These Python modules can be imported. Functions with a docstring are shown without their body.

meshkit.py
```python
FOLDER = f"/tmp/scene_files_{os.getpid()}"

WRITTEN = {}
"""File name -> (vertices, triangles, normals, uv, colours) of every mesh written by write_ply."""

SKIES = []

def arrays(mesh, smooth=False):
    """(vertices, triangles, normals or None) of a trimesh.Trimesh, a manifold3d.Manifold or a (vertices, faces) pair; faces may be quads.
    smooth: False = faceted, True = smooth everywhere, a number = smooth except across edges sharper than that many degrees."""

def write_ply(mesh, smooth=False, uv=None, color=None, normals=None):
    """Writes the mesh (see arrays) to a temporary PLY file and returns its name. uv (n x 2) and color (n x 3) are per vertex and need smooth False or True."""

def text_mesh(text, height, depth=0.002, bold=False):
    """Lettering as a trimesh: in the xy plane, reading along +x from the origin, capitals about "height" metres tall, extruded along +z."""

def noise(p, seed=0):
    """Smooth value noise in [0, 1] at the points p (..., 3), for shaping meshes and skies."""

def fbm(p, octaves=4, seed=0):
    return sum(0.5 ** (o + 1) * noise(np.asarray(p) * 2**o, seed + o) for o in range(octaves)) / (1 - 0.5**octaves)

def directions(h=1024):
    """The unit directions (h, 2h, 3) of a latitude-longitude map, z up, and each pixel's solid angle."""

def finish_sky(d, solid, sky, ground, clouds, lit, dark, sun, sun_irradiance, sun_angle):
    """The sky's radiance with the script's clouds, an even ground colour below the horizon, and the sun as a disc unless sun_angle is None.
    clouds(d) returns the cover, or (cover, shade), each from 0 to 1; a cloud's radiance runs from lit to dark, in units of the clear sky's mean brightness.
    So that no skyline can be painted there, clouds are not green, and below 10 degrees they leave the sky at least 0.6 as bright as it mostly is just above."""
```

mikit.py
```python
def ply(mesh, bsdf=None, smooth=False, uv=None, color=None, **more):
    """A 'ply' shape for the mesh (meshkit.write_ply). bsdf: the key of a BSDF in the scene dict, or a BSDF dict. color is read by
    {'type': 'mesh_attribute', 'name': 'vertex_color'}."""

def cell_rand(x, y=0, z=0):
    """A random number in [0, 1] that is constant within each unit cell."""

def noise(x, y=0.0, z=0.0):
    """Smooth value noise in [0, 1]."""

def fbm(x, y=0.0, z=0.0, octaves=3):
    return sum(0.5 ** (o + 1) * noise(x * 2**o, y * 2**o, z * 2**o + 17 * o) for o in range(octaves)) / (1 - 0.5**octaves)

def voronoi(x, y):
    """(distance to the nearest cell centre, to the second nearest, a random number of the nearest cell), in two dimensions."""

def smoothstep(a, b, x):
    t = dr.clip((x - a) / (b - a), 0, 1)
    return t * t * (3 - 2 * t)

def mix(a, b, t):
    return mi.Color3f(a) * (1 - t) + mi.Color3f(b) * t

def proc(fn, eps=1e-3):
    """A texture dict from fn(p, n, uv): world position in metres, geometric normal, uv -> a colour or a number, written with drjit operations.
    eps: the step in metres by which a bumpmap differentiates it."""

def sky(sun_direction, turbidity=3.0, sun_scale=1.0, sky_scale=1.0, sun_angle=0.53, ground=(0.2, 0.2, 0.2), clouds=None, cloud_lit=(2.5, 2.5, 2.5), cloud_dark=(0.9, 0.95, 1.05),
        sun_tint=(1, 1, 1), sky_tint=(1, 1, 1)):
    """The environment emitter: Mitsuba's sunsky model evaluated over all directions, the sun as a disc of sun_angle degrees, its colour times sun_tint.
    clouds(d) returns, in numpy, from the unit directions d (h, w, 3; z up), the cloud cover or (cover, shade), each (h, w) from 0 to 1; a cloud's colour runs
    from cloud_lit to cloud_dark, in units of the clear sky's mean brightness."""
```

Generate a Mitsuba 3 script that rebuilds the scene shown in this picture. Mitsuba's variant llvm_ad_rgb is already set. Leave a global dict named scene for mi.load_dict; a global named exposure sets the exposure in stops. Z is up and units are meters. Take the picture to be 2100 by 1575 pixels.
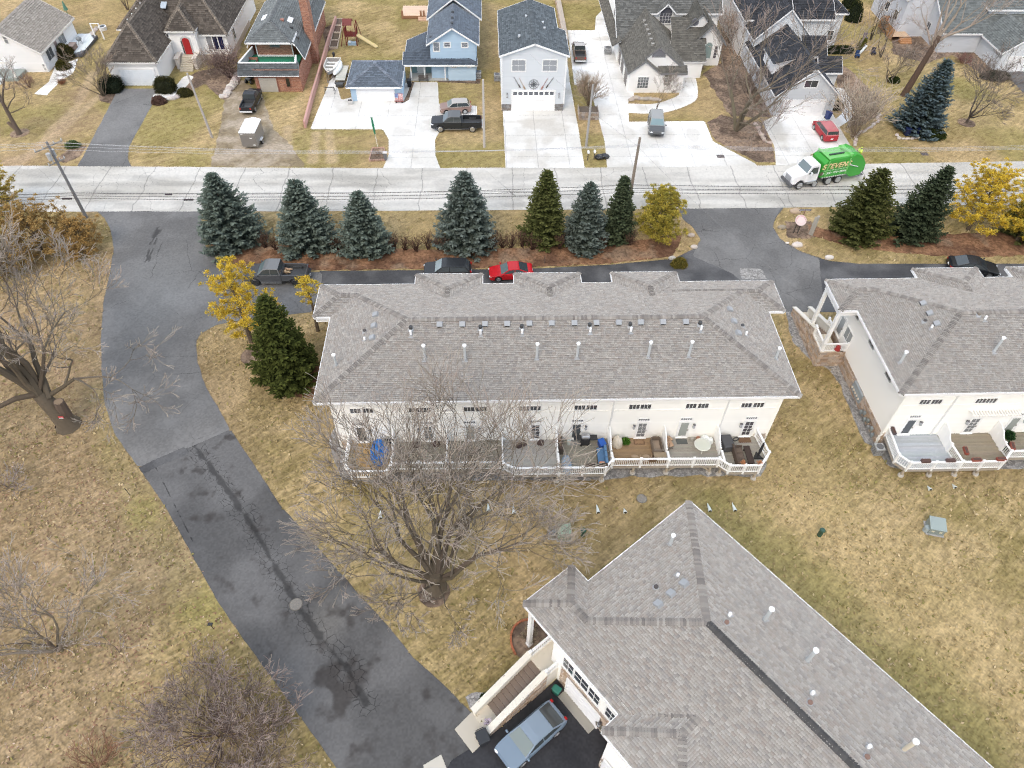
"""A drone view over three townhouse blocks, a curving asphalt drive and a street of houses, on a dull late winter day."""
import math, random
import numpy as np
import drjit as dr
import mitsuba as mi
import trimesh
import shapely
from shapely.geometry import Polygon, LineString, Point, box as sbox
from shapely.ops import unary_union
import manifold3d as m3
import mikit, meshkit
from mikit import fbm, noise, voronoi, smoothstep, mix
rng = np.random.default_rng(7)
rnd = random.Random(11)
T = mi.ScalarTransform4f
PI = math.pi
scene, labels, used = {}, {}, {}
# camera, sky, exposure
EYE = (13.342, -34.929, 48.248)
FWD, UP = (0.029002, 0.662363, -0.748622), (0.013648, 0.748604, 0.662877)
scene['camera'] = {'type': 'perspective', 'fov': 71.049, 'fov_axis': 'x', 'near_clip': 1.0, 'far_clip': 600.0,
           'to_world': T().look_at(origin=EYE, target=[a + b for a, b in zip(EYE, FWD)], up=UP)}
scene['sky'] = mikit.sky((-0.30, -0.62, 0.72), turbidity=4, sun_scale=0.36, sun_angle=30, clouds=lambda d: 1.0,
             cloud_lit=(2.25, 2.5, 2.9), ground=(0.25, 0.23, 0.18), sun_tint=(0.95, 1.0, 1.1))
exposure = 2.15
# materials
VC = {'type': 'mesh_attribute', 'name': 'vertex_color'}
def bsdf(name, **k):
  scene[name] = {'type': 'twosided', 'nested': {'type': 'principled', **k}}
bsdf('matte', base_color=VC, roughness=0.85, specular=0.25)
bsdf('satin', base_color=VC, roughness=0.42, specular=0.45)
bsdf('paint', base_color=VC, roughness=0.3, specular=0.4, clearcoat=0.35, clearcoat_gloss=0.96)
bsdf('glass', base_color=VC, roughness=0.06, specular=0.9)
bsdf('metal', base_color=VC, roughness=0.35, metallic=0.85)
scene['leaf'] = {'type': 'twosided', 'nested': {'type': 'diffuse', 'reflectance': VC}}
def surf(name, fn, rough=0.9, bump=None, scale=0.02, spec=0.2):
  d = {'type': 'principled', 'base_color': mikit.proc(fn), 'roughness': rough, 'specular': spec}
  if bump is not None:
    d = {'type': 'bumpmap', 'arbitrary': mikit.proc(bump, eps=0.03), 'scale': scale, 'nested': d}
  scene[name] = {'type': 'twosided', 'nested': d}
# naming
def key_for(base, parent=None):
  k = base if parent is None else parent + '__' + base
  n = used.get(k, 0)
  used[k] = n + 1
  return k if n == 0 else '%s_%03d' % (k, n)
def thing(base, label, cat, group=None, kind=None):
  k = key_for(base)
  labels[k] = {'label': label, 'category': cat}
  if group:
    labels[k]['group'] = group
  if kind:
    labels[k]['kind'] = kind
  return k
# mesh builder: collects pieces with a colour each
class M:
  def __init__(self, color=(0.5, 0.5, 0.5)):
    self.v, self.f, self.c, self.n, self.col = [], [], [], 0, color
  def raw(self, v, f, color=None):
    v = np.asarray(v, float).reshape(-1, 3)
    f = np.asarray(f, int)
    if len(f) == 0:
      return self
    if f.shape[1] == 4:
      f = np.vstack([f[:, [0, 1, 2]], f[:, [0, 2, 3]]])
    c = np.asarray(self.col if color is None else color, float)
    self.v.append(v)
    self.f.append(f + self.n)
    self.c.append(np.broadcast_to(c, (len(v), 3)) if c.ndim == 1 else c)
    self.n += len(v)
    return self
  def quad(self, a, b, c, d, color=None):
    return self.raw([a, b, c, d], [[0, 1, 2, 3]], color)
  def add(self, mesh, color=None, m=None):
    v, f, _ = meshkit.arrays(mesh)
    if m is not None:
      v = v @ np.asarray(m)[:3, :3].T + np.asarray(m)[:3, 3]
    return self.raw(v, f, color)
  BF = np.array([[0, 3, 2, 1], [4, 5, 6, 7], [0, 1, 5, 4], [1, 2, 6, 5], [2, 3, 7, 6], [3, 0, 4, 7]])
  def box(self, x0, x1, y0, y1, z0, z1, color=None):
    v = [[x0, y0, z0], [x1, y0, z0], [x1, y1, z0], [x0, y1, z0], [x0, y0, z1], [x1, y0, z1], [x1, y1, z1], [x0, y1, z1]]
    v = np.array(v, float)
    return self.raw(v[self.BF].reshape(-1, 3), np.arange(24).reshape(6, 4), color)
  def bar(self, a, b, w, h, color=None, up=(0, 0, 1)):
    """a beam from a to b, w wide and h high"""
    a, b = np.asarray(a, float), np.asarray(b, float)
    d = b - a
    L = np.linalg.norm(d)
    d /= L
    s = np.cross(d, up)
    if np.linalg.norm(s) < 1e-6:
      s = np.cross(d, (0, 1, 0))
    s /= np.linalg.norm(s)
    u = np.cross(s, d)
    c = [p + s * i * w / 2 + u * j * h / 2 for p in (a, b) for i, j in ((-1, -1), (1, -1), (1, 1), (-1, 1))]
    return self.raw(np.array(c)[self.BF].reshape(-1, 3), np.arange(24).reshape(6, 4), color)
  def tube(self, pts, radii, n=6, color=None, cap=True):
    pts = np.asarray(pts, float)
    r = np.broadcast_to(np.asarray(radii, float), (len(pts),))
    rings = []
    for i in range(len(pts)):
      d = pts[min(i + 1, len(pts) - 1)] - pts[max(i - 1, 0)]
      d = d / (np.linalg.norm(d) + 1e-12)
      s = np.cross(d, (0, 0, 1.0) if abs(d[2]) < 0.9 else (1.0, 0, 0))
      s /= np.linalg.norm(s)
      t = np.cross(d, s)
      a = np.arange(n) * 2 * PI / n
      rings.append(pts[i] + r[i] * (np.cos(a)[:, None] * s + np.sin(a)[:, None] * t))
    v = np.vstack(rings)
    k = np.arange(n)
    f = np.vstack([np.stack([i * n + k, i * n + (k + 1) % n, (i + 1) * n + (k + 1) % n, (i + 1) * n + k], 1) for i in range(len(pts) - 1)])
    self.raw(v, f[:, ::-1], color)
    if cap:
      for i, fl in ((0, 1), (len(pts) - 1, -1)):
        self.raw(rings[i], [[0, j, j + 1][::fl] for j in range(1, n - 1)], color)
    return self
  def cyl(self, x, y, z0, z1, r, r1=None, n=12, color=None):
    return self.tube([(x, y, z0), (x, y, z1)], [r, r if r1 is None else r1], n, color)
  def prism(self, poly, z0, z1, color=None):
    for g in getattr(poly, 'geoms', [poly]):
      if g.area < 1e-6:
        continue
      t = trimesh.creation.extrude_polygon(g, z1 - z0, engine='earcut')
      v = np.array(t.vertices)[np.array(t.faces)].reshape(-1, 3)
      v[:, 2] += z0
      self.raw(v, np.arange(len(v)).reshape(-1, 3), color)
    return self
  def mesh(self):
    return np.vstack(self.v), np.vstack(self.f), np.vstack(self.c)
class Frame:
  """a local frame on the ground; mirror flips local x"""
  def __init__(self, x=0, y=0, z=0, rot=0, mirror=False):
    c, s = math.cos(rot), math.sin(rot)
    self.m = np.array([[c, -s, 0, x], [s, c, 0, y], [0, 0, 1, z], [0, 0, 0, 1.0]])
    if mirror:
      self.m = self.m @ np.diag([-1, 1, 1, 1.0])
  def sub(self, x, y, z=0, rot=0):
    f = Frame()
    f.m = self.m @ Frame(x, y, z, rot).m
    return f
  def p(self, x, y, z=0):
    return (self.m @ np.array([x, y, z, 1.0]))[:3]
ID = Frame()
def put(base, m, mat='matte', parent=None, F=None, smooth=False, label=None, kind=None, **more):
  if m.n == 0:
    return None
  v, f, c = m.mesh()
  if F is not None:
    v = v @ F.m[:3, :3].T + F.m[:3, 3]
    if np.linalg.det(F.m[:3, :3]) < 0:
      f = f[:, ::-1]
  k = key_for(base, parent) if parent != '' else base
  if mat in scene and mat in ('matte', 'satin', 'paint', 'glass', 'metal', 'leaf'):
    scene[k] = mikit.ply((v, f), mat, smooth=smooth, color=c, **more)
  else:
    scene[k] = mikit.ply((v, f), mat, smooth=smooth, **more)
  if label or kind:
    labels[k] = {}
    if label:
      labels[k]['label'] = label
    if kind:
      labels[k]['kind'] = kind
  return k
def single(base, m, label, cat, mat='matte', F=None, group=None, smooth=False, kind=None):
  """a thing that is one mesh"""
  k = thing(base, label, cat, group, kind)
  used[k] = used.get(k, 0)
  v, f, c = m.mesh()
  if F is not None:
    v = v @ F.m[:3, :3].T + F.m[:3, 3]
    if np.linalg.det(F.m[:3, :3]) < 0:
      f = f[:, ::-1]
  col = {'color': c} if mat in ('matte', 'satin', 'paint', 'glass', 'metal', 'leaf') else {}
  scene[k] = mikit.ply((v, f), mat, smooth=smooth, **col)
  return k
def structure(base, m, mat, label, smooth=False):
  k = key_for(base)
  v, f, c = m.mesh()
  col = {'color': c} if mat in ('matte', 'satin', 'leaf') else {}
  scene[k] = mikit.ply((v, f), mat, smooth=smooth, **col)
  labels[k] = {'label': label, 'kind': 'structure'}
  return k
def jit(c, a=0.1, r=rng):
  c = np.asarray(c, float)
  return np.clip(c * (1 + r.uniform(-a, a)) + r.uniform(-a, a, 3) * c * 0.25, 0, 1)
def bezier_smooth(pts, n=4, closed=True):
  """Catmull-Rom through the points"""
  p = np.asarray(pts, float)
  N = len(p)
  out = []
  for i in range(N if closed else N - 1):
    if closed:
      a, b, c, d = p[(i - 1) % N], p[i], p[(i + 1) % N], p[(i + 2) % N]
    else:
      a, b, c, d = p[max(i - 1, 0)], p[i], p[i + 1], p[min(i + 2, N - 1)]
    for t in np.arange(n) / n:
      out.append(0.5 * (2 * b + (c - a) * t + (2 * a - 5 * b + 4 * c - d) * t * t + (3 * b - 3 * c + d - a) * t ** 3))
  if not closed:
    out.append(p[-1])
  return [tuple(q) for q in out]
def rounded(c, size, r, seg=8):
  """rounded box centred at c"""
  sx, sy, sz = [max(s / 2 - r, 1e-3) for s in size]
  s = m3.Manifold.sphere(r, seg)
  return m3.Manifold.batch_hull([s.translate([c[0] + i * sx, c[1] + j * sy, c[2] + k * sz]) for i in (-1, 1) for j in (-1, 1) for k in (-1, 1)])
# the ground: grass, paving, beds
DIM = 0.85     # the ground's own tone
def blob(p, x, y, rx, ry=None, soft=0.5):
  ry = rx if ry is None else ry
  d = dr.sqrt(dr.square((p.x - x) / rx) + dr.square((p.y - y) / ry))
  return 1 - smoothstep(1 - soft, 1 + soft, d)
def seg_dist(p, pts, rx=None):
  d = mi.Float(1e6)
  for (ax, ay), (bx, by) in zip(pts[:-1], pts[1:]):
    L2 = (bx - ax) ** 2 + (by - ay) ** 2
    t = dr.clip(((p.x - ax) * (bx - ax) + (p.y - ay) * (by - ay)) / L2, 0, 1)
    d = dr.minimum(d, dr.sqrt(dr.square(p.x - ax - t * (bx - ax)) + dr.square(p.y - ay - t * (by - ay))))
  return d
TRACKS = [[(-45.93, 44.68), (-43.2, 46.53), (-41.89, 59.14), (-43.21, 68.41)], [(-43.95, 44.12), (-41.94, 50.91), (-39.73, 63.27)], [(-16.56, 44.42), (-18.81, 51.96), (-19.14, 56.38)], [(-13, 44.39), (-15.54, 54.43)], [(-11.52, 44.38), (-12.73, 52.91)], [(53.55, 44.38), (53.35, 47.84), (53.79, 51.48)], [(55.41, 44.36), (55.12, 47.83)], [(-8.34, 44.9), (-8.7, 51.29)], [(-5.95, 44.88), (-7.18, 51.64)]]
def grass_fn(p, n, uv):
  big = fbm(p.x * 0.05 + 3.1, p.y * 0.05 + 8.2, 0.0, 3)
  mid = fbm(p.x * 0.32, p.y * 0.32, 2.0, 4)
  fine = fbm(p.x * 2.3, p.y * 2.3, 5.0, 3)
  grain = noise(p.x * 9.0, p.y * 9.0, 1.0)
  w = fbm(p.x * 0.5 + 9, p.y * 0.5, 3.0, 2)
  u = p.x * 0.80 + p.y * 0.60 + w * 1.6
  v = -p.x * 0.60 + p.y * 0.80
  streak = fbm(u * 0.9, v * 4.5, 9.0, 3)
  straw, olive, tan = mi.Color3f(0.50, 0.375, 0.205), mi.Color3f(0.265, 0.205, 0.090), mi.Color3f(0.385, 0.275, 0.15)
  green = mi.Color3f(0.24, 0.215, 0.07)
  c = mix(olive, straw, smoothstep(0.25, 0.75, 0.55 * mid + 0.45 * streak))
  c = mix(c, tan, smoothstep(0.45, 0.7, big) * 0.5)
  far = smoothstep(30, 46, p.y)
  c = mix(c, green, (0.15 + 0.4 * far) * smoothstep(0.42, 0.68, fbm(p.x * 0.11 + 40, p.y * 0.11, 4.0, 3)))
  for q in TRACKS:
    c = mix(c, mi.Color3f(0.50, 0.38, 0.24), 0.7 * (1 - smoothstep(0.25, 1.0, seg_dist(p, q) + 0.9 * (mid - 0.5))))
  (ax, ay), (bx, by) = (37.4, -5.55), (48.68, -21.71)
  c = mix(c, mi.Color3f(0.49, 0.37, 0.19), 0.6 * (1 - smoothstep(1.5, 8.0, seg_dist(p, [(ax, ay), (bx, by)]) + 5 * (mid - 0.5))))
  c = mix(c, mi.Color3f(0.275, 0.25, 0.085), 0.5 * (1 - smoothstep(0.5, 4.5, seg_dist(p, [(30.92, -6.93), (36.99, -13.94), (43.13, -22.73)]) + 4 * (mid - 0.5))))
  c = mix(c, mi.Color3f(0.36, 0.315, 0.12), 0.5 * (1 - smoothstep(0.3, 2.0, seg_dist(p, [(-20.78, 7.7), (-16.55, -0.73), (-11.61, -7.04), (-6.79, -13.25)]) + 1.5 * (mid - 0.5))))
  litter = smoothstep(0.3, 0.62, fbm(p.x * 0.22 + 5, p.y * 0.22, 8.0, 3) + 0.42 * (blob(p, -22, 0, 14, 24) - 0.4)) * (1 - smoothstep(-8, -2, p.x + 0.55 * (p.y + 2.0)))
  leafc = mix(mi.Color3f(0.24, 0.15, 0.10), mi.Color3f(0.43, 0.30, 0.23), noise(p.x * 7, p.y * 7, 3.0))
  c = mix(c, leafc, litter * 0.36)
  blade = noise(u * 2.2, v * 11.0, 3.0)
  return c * DIM * (0.40 + 0.58 * fine + 0.42 * grain + 0.25 * blade)
def grass_h(p, n, uv):
  return fbm(p.x * 2.6, p.y * 2.6, 0.0, 3) + 0.5 * noise(p.x * 8, p.y * 8, 0.0)
surf('grass_mat', grass_fn, 1.0, grass_h, 0.16, 0.05)
CRACK = [(-11.71, 1.87), (-8.36, -2.08), (-4.81, -6.57), (-2.09, -10.42), (-0.59, -12.68), (1.57, -15.18), (3.65, -17.36), (4.99, -19.41)]
SIDE_CRACK = [(-13.81, -0.79), (-12.17, -3.14), (-10.31, -5.81), (-9.13, -7.5)]
def crack_net(p, s, wdt):
  q = mi.Point2f(p.x + 0.35 * fbm(p.x * 1.5, p.y * 1.5, 0.0, 2), p.y + 0.35 * fbm(p.x * 1.5, p.y * 1.5, 7.0, 2))
  a, b, _ = voronoi(q.x * s, q.y * s)
  return 1 - smoothstep(0.0, wdt * s, b - a)
def asphalt_old(p, n, uv):
  m = fbm(p.x * 0.25, p.y * 0.25, 1.0, 4)
  g = noise(p.x * 7, p.y * 7, 0.0)
  c = mix(mi.Color3f(0.155, 0.152, 0.150), mi.Color3f(0.235, 0.231, 0.228), smoothstep(0.25, 0.75, m))
  c = mix(c, mi.Color3f(0.30, 0.295, 0.285), 0.5 * blob(p, -19.5, 21.5, 3.0, 6.5, 0.8))
  net = crack_net(p, 0.24, 0.07) * smoothstep(0.4, 0.6, fbm(p.x * 0.2 + 7, p.y * 0.2, 3.0, 2))
  skid = (1 - smoothstep(0.1, 0.6, seg_dist(p, [(-22.99, 31.2), (-22.9, 28.6), (-22.49, 25.7)]))) * smoothstep(0.35, 0.7, noise(p.x * 6, p.y * 1.5, 4.0))
  return c * DIM * (0.88 + 0.24 * g) * (1 - 0.45 * net) * (1 - 0.55 * skid)
def asphalt_new(p, n, uv):
  m = fbm(p.x * 0.3, p.y * 0.3, 1.0, 4)
  g = noise(p.x * 8, p.y * 8, 0.0)
  c = mix(mi.Color3f(0.112, 0.110, 0.110), mi.Color3f(0.168, 0.165, 0.165), smoothstep(0.3, 0.7, m))
  d = seg_dist(p, CRACK)
  wid = 1.15 + 0.9 * (fbm(p.x * 0.6, p.y * 0.6, 2.0, 2) - 0.5)
  zone = 1 - smoothstep(wid * 0.6, wid, d)
  net = crack_net(p, 1.9, 0.055) * zone
  core = 1 - smoothstep(0.05, 0.30, d + 0.5 * (fbm(p.x * 1.7, p.y * 1.7, 1.0, 3) - 0.5))
  side = 1 - smoothstep(0.02, 0.09, seg_dist(p, SIDE_CRACK) + 0.3 * dr.abs(fbm(p.x * 2, p.y * 2, 6.0, 2) - 0.5))
  c = mix(c, mi.Color3f(0.19, 0.18, 0.165), 0.55 * blob(p, *(1.8, -13.98), 1.1, 1.6, 0.8))
  c = mix(c, mi.Color3f(0.05, 0.043, 0.04), 0.75 * smoothstep(0.3, 0.6, fbm(p.x * 0.9, p.y * 0.9, 4.0, 3) + 0.5 * (blob(p, *(3.69, -17.68), 1.6, 1.7, 0.6) - 0.55)))
  return c * DIM * (0.88 + 0.24 * g) * (1 - 0.6 * dr.maximum(dr.maximum(net, core * 0.9), side))
def asphalt_seal(p, n, uv):
  m = fbm(p.x * 0.5, p.y * 0.5, 1.0, 3)
  return mix(mi.Color3f(0.022, 0.022, 0.026), mi.Color3f(0.05, 0.05, 0.055), m) * (0.85 + 0.3 * noise(p.x * 9, p.y * 9, 0.0))
def asphalt_lane(p, n, uv):
  m = fbm(p.x * 0.4, p.y * 0.4, 1.0, 3)
  return mix(mi.Color3f(0.078, 0.078, 0.082), mi.Color3f(0.15, 0.149, 0.152), smoothstep(0.3, 0.7, m)) * DIM * (0.88 + 0.24 * noise(p.x * 8, p.y * 8, 0.0))
def road_fn(p, n, uv):
  m = fbm(p.x * 0.12, p.y * 0.5, 1.0, 4)
  c = mix(mi.Color3f(0.46, 0.44, 0.40), mi.Color3f(0.60, 0.58, 0.54), smoothstep(0.3, 0.7, m))
  for yy in (35.4, 37.0, 39.2, 40.8):
    c = c * (1 - 0.10 * (1 - smoothstep(0.15, 0.65, dr.abs(p.y + 0.02 * (p.x - 13) - yy + 0.6 * (fbm(p.x * 0.1, 3.0, yy, 2) - 0.5)))))
  c = c * (0.93 + 0.14 * noise(p.x * 6, p.y * 6, 0.0))
  net = crack_net(p, 0.17, 0.055) * smoothstep(0.38, 0.55, fbm(p.x * 0.1 + 3, p.y * 0.1, 2.0, 2)) + crack_net(p + 31.0, 0.42, 0.04) * smoothstep(0.55, 0.65, fbm(p.x * 0.15 + 13, p.y * 0.2, 2.0, 2))
  wob = 0.5 * (fbm(p.x * 0.7, p.y * 0.7, 5.0, 2) - 0.5)
  t = dr.abs((p.x + wob) / 5.4 - dr.round((p.x + wob) / 5.4)) * 5.4
  joint = 1 - smoothstep(0.03, 0.1, t)
  lane = 1 - smoothstep(0.04, 0.12, dr.abs(p.y + 0.25 * wob - 38.0))
  patch = smoothstep(0.6, 0.72, fbm(p.x * 0.25, p.y * 0.7, 12.0, 2))
  c = mix(c, c * 0.86, patch)
  return c * (1 - 0.5 * dr.clip(net, 0, 1)) * (1 - 0.35 * joint) * (1 - 0.4 * lane)
def drive_fn(p, n, uv):
  m = fbm(p.x * 0.2, p.y * 0.2, 1.0, 4)
  c = mix(mi.Color3f(0.60, 0.585, 0.55), mi.Color3f(0.82, 0.82, 0.81), smoothstep(0.3, 0.65, m))
  w = 0.06 * (noise(p.x, p.y, 3.0) - 0.5)
  tx = dr.abs((p.x + w) / 3.9 - dr.round((p.x + w) / 3.9)) * 3.9
  ty = dr.abs((p.y + w + 1.2) / 5.2 - dr.round((p.y + w + 1.2) / 5.2)) * 5.2
  j = 1 - smoothstep(0.02, 0.07, dr.minimum(tx, ty))
  dirt = smoothstep(0.5, 0.75, fbm(p.x * 0.35 + 5, p.y * 0.35, 6.0, 3))
  return mix(c, mi.Color3f(0.47, 0.44, 0.39), 0.55 * dirt) * (0.95 + 0.1 * noise(p.x * 6, p.y * 6, 0.0)) * (1 - 0.26 * j)
def mulch_fn(p, n, uv):
  m = fbm(p.x * 0.8, p.y * 0.8, 0.0, 3)
  g = fbm(p.x * 5, p.y * 5, 2.0, 3)
  c = mix(mi.Color3f(0.15, 0.082, 0.052), mi.Color3f(0.32, 0.18, 0.105), smoothstep(0.2, 0.8, m))
  return mix(c, mi.Color3f(0.36, 0.27, 0.19), 0.5 * smoothstep(0.55, 0.75, fbm(p.x * 0.5 + 3, p.y * 0.5, 5.0, 3))) * DIM * (0.45 + 1.1 * g)
def bed_fn(p, n, uv):
  m = fbm(p.x * 0.7, p.y * 0.7, 0.0, 3)
  g = fbm(p.x * 4.5, p.y * 4.5, 2.0, 3)
  c = mix(mi.Color3f(0.15, 0.11, 0.085), mi.Color3f(0.31, 0.225, 0.165), smoothstep(0.25, 0.75, m))
  return c * DIM * (0.35 + 1.3 * g)
def gravel_fn(p, n, uv):
  a, b, r = voronoi(p.x * 6, p.y * 6)
  m = fbm(p.x * 0.8, p.y * 0.8, 0.0, 3)
  return DIM * mi.Color3f(0.42, 0.405, 0.39) * (0.55 + 0.6 * r) * (0.8 + 0.4 * m) * (0.7 + 0.3 * smoothstep(0, 0.25, b - a))
def dirt_fn(p, n, uv):
  m = fbm(p.x * 0.5, p.y * 0.5, 0.0, 4)
  c = mix(mi.Color3f(0.27, 0.215, 0.14), mi.Color3f(0.46, 0.385, 0.30), smoothstep(0.3, 0.7, m))
  return c * DIM * (0.7 + 0.6 * fbm(p.x * 4, p.y * 4, 3.0, 3))
def rough_h(p, n, uv):
  return fbm(p.x * 3, p.y * 3, 0.0, 3)
surf('asphalt_old_mat', asphalt_old, 0.75, None)
surf('asphalt_new_mat', asphalt_new, 0.7, None)
surf('asphalt_seal_mat', asphalt_seal, 0.5, None)
surf('asphalt_lane_mat', asphalt_lane, 0.6, None)
surf('road_mat', road_fn, 0.85)
surf('drive_mat', drive_fn, 0.85)
surf('mulch_mat', mulch_fn, 1.0, rough_h, 0.12, 0.05)
surf('bed_mat', bed_fn, 1.0, rough_h, 0.15, 0.05)
surf('gravel_mat', gravel_fn, 1.0, rough_h, 0.05, 0.1)
surf('dirt_mat', dirt_fn, 1.0, rough_h, 0.08, 0.05)
def ragged(pts, amp=0.12, step=0.5, seed=1):
  """the outline with a slightly uneven edge"""
  ls = LineString(list(pts) + [pts[0]])
  n = max(int(ls.length / step), 8)
  q = np.array([ls.interpolate(i / n, normalized=True).coords[0] for i in range(n)])
  k = np.column_stack([q, np.full(n, seed * 7.3)])
  q = q + amp * 2 * (np.column_stack([meshkit.fbm(k * 1.3, 3, seed), meshkit.fbm(k * 1.3 + 50, 3, seed)]) - 0.5)
  return Polygon(q).buffer(0)
PAVED = []
def sheet(name, poly, z, mat, label, depth=0.06):
  m = M()
  poly = poly if not isinstance(poly, list) else ragged(poly)
  PAVED.append(poly)
  m.prism(poly, z - depth, z)
  return structure(name, m, mat, label)
g = M()
n = 60
gx, gy = np.meshgrid(np.linspace(-190, 230, n), np.linspace(-110, 310, n))
v = np.column_stack([gx.ravel(), gy.ravel(), np.zeros(n * n)])
i = np.arange(n * n).reshape(n, n)[:-1, :-1].ravel()
g.raw(v, np.stack([i, i + 1, i + n + 1, i + n], 1))
structure('lawn', g, 'grass_mat', 'dry winter lawn, straw and olive, with brown leaf litter on the left')
ROAD = [(-85.5, 43.96), (-43.95, 44.12), (-4.54, 43.23), (25.24, 43.07), (49.58, 43.41), (80.82, 44.03), (125.95, 44.68), (117.45, 34.65), (76.09, 34.8), (47.06, 34.44), (24.39, 34.31), (-3.41, 34.34), (-30.75, 34.56), (-78.6, 34.55)]
sheet('road', ragged(ROAD, 0.15, 1.2), 0.03, 'road_mat', 'pale cracked concrete street crossing the picture')
up_l = [(-30.93, 34.75), (-29.58, 33.34), (-27.98, 30.82), (-26.66, 27.64), (-25.76, 23.77), (-24.87, 19.28), (-23.45, 14.47), (-21.89, 10.06), (-20.2, 6), (-18.29, 2.77), (-15.25, -0.66)]
up_r = [(-8.65, 2.89), (-10.19, 5.26), (-12.16, 8.11), (-13.58, 11.13), (-14.37, 13.66), (-14.18, 14.71), (-13.15, 15.76), (-10.55, 16.6), (-4.12, 17.54), (-3.86, 22.3), (-4.06, 23.62), (-9.05, 23.53), (-11.59, 23.72), (-13.81, 24.7), (-15.68, 26.17), (-17.22, 28.27), (-18.36, 31.14), (-19.14, 34.61)]
sheet('driveway', ragged(up_l + up_r, 0.1), 0.018, 'asphalt_old_mat', 'older light grey asphalt of the curving drive, upper half')
low = [(-15.25, -0.66), (-11.66, -4.92), (-8.53, -9.12), (-5.95, -12.56), (-3.7, -15.11), (-1.21, -17.84), (1.84, -21.2), (3.62, -23.21), (5.32, -25.21), (14.23, -25.45), (12.36, -23.44), (11.84, -21.34), (11.1, -19.56), (9.64, -18.14), (7.95, -16.66), (6.16, -14.6), (3.1, -11.3), (-0.24, -7.7), (-3.41, -4.23), (-6.08, -0.47), (-8.65, 2.89)]
sheet('driveway', ragged(low, 0.1), 0.020, 'asphalt_new_mat', 'darker patched asphalt of the curving drive, lower half')
sheet('asphalt_patch', [(-15.25, -0.66), (-14.77, -1.34), (-11.55, 0.67), (-12.05, 1.33)], 0.024, 'asphalt_lane_mat', 'black repair strip across the left lane of the drive')
sheet('asphalt_patch', [(-11.44, 1.31), (-11.14, 0.91), (-8.42, 2.63), (-8.69, 3.1)], 0.024, 'asphalt_new_mat', 'dark repair strip across the right lane of the drive')
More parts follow.
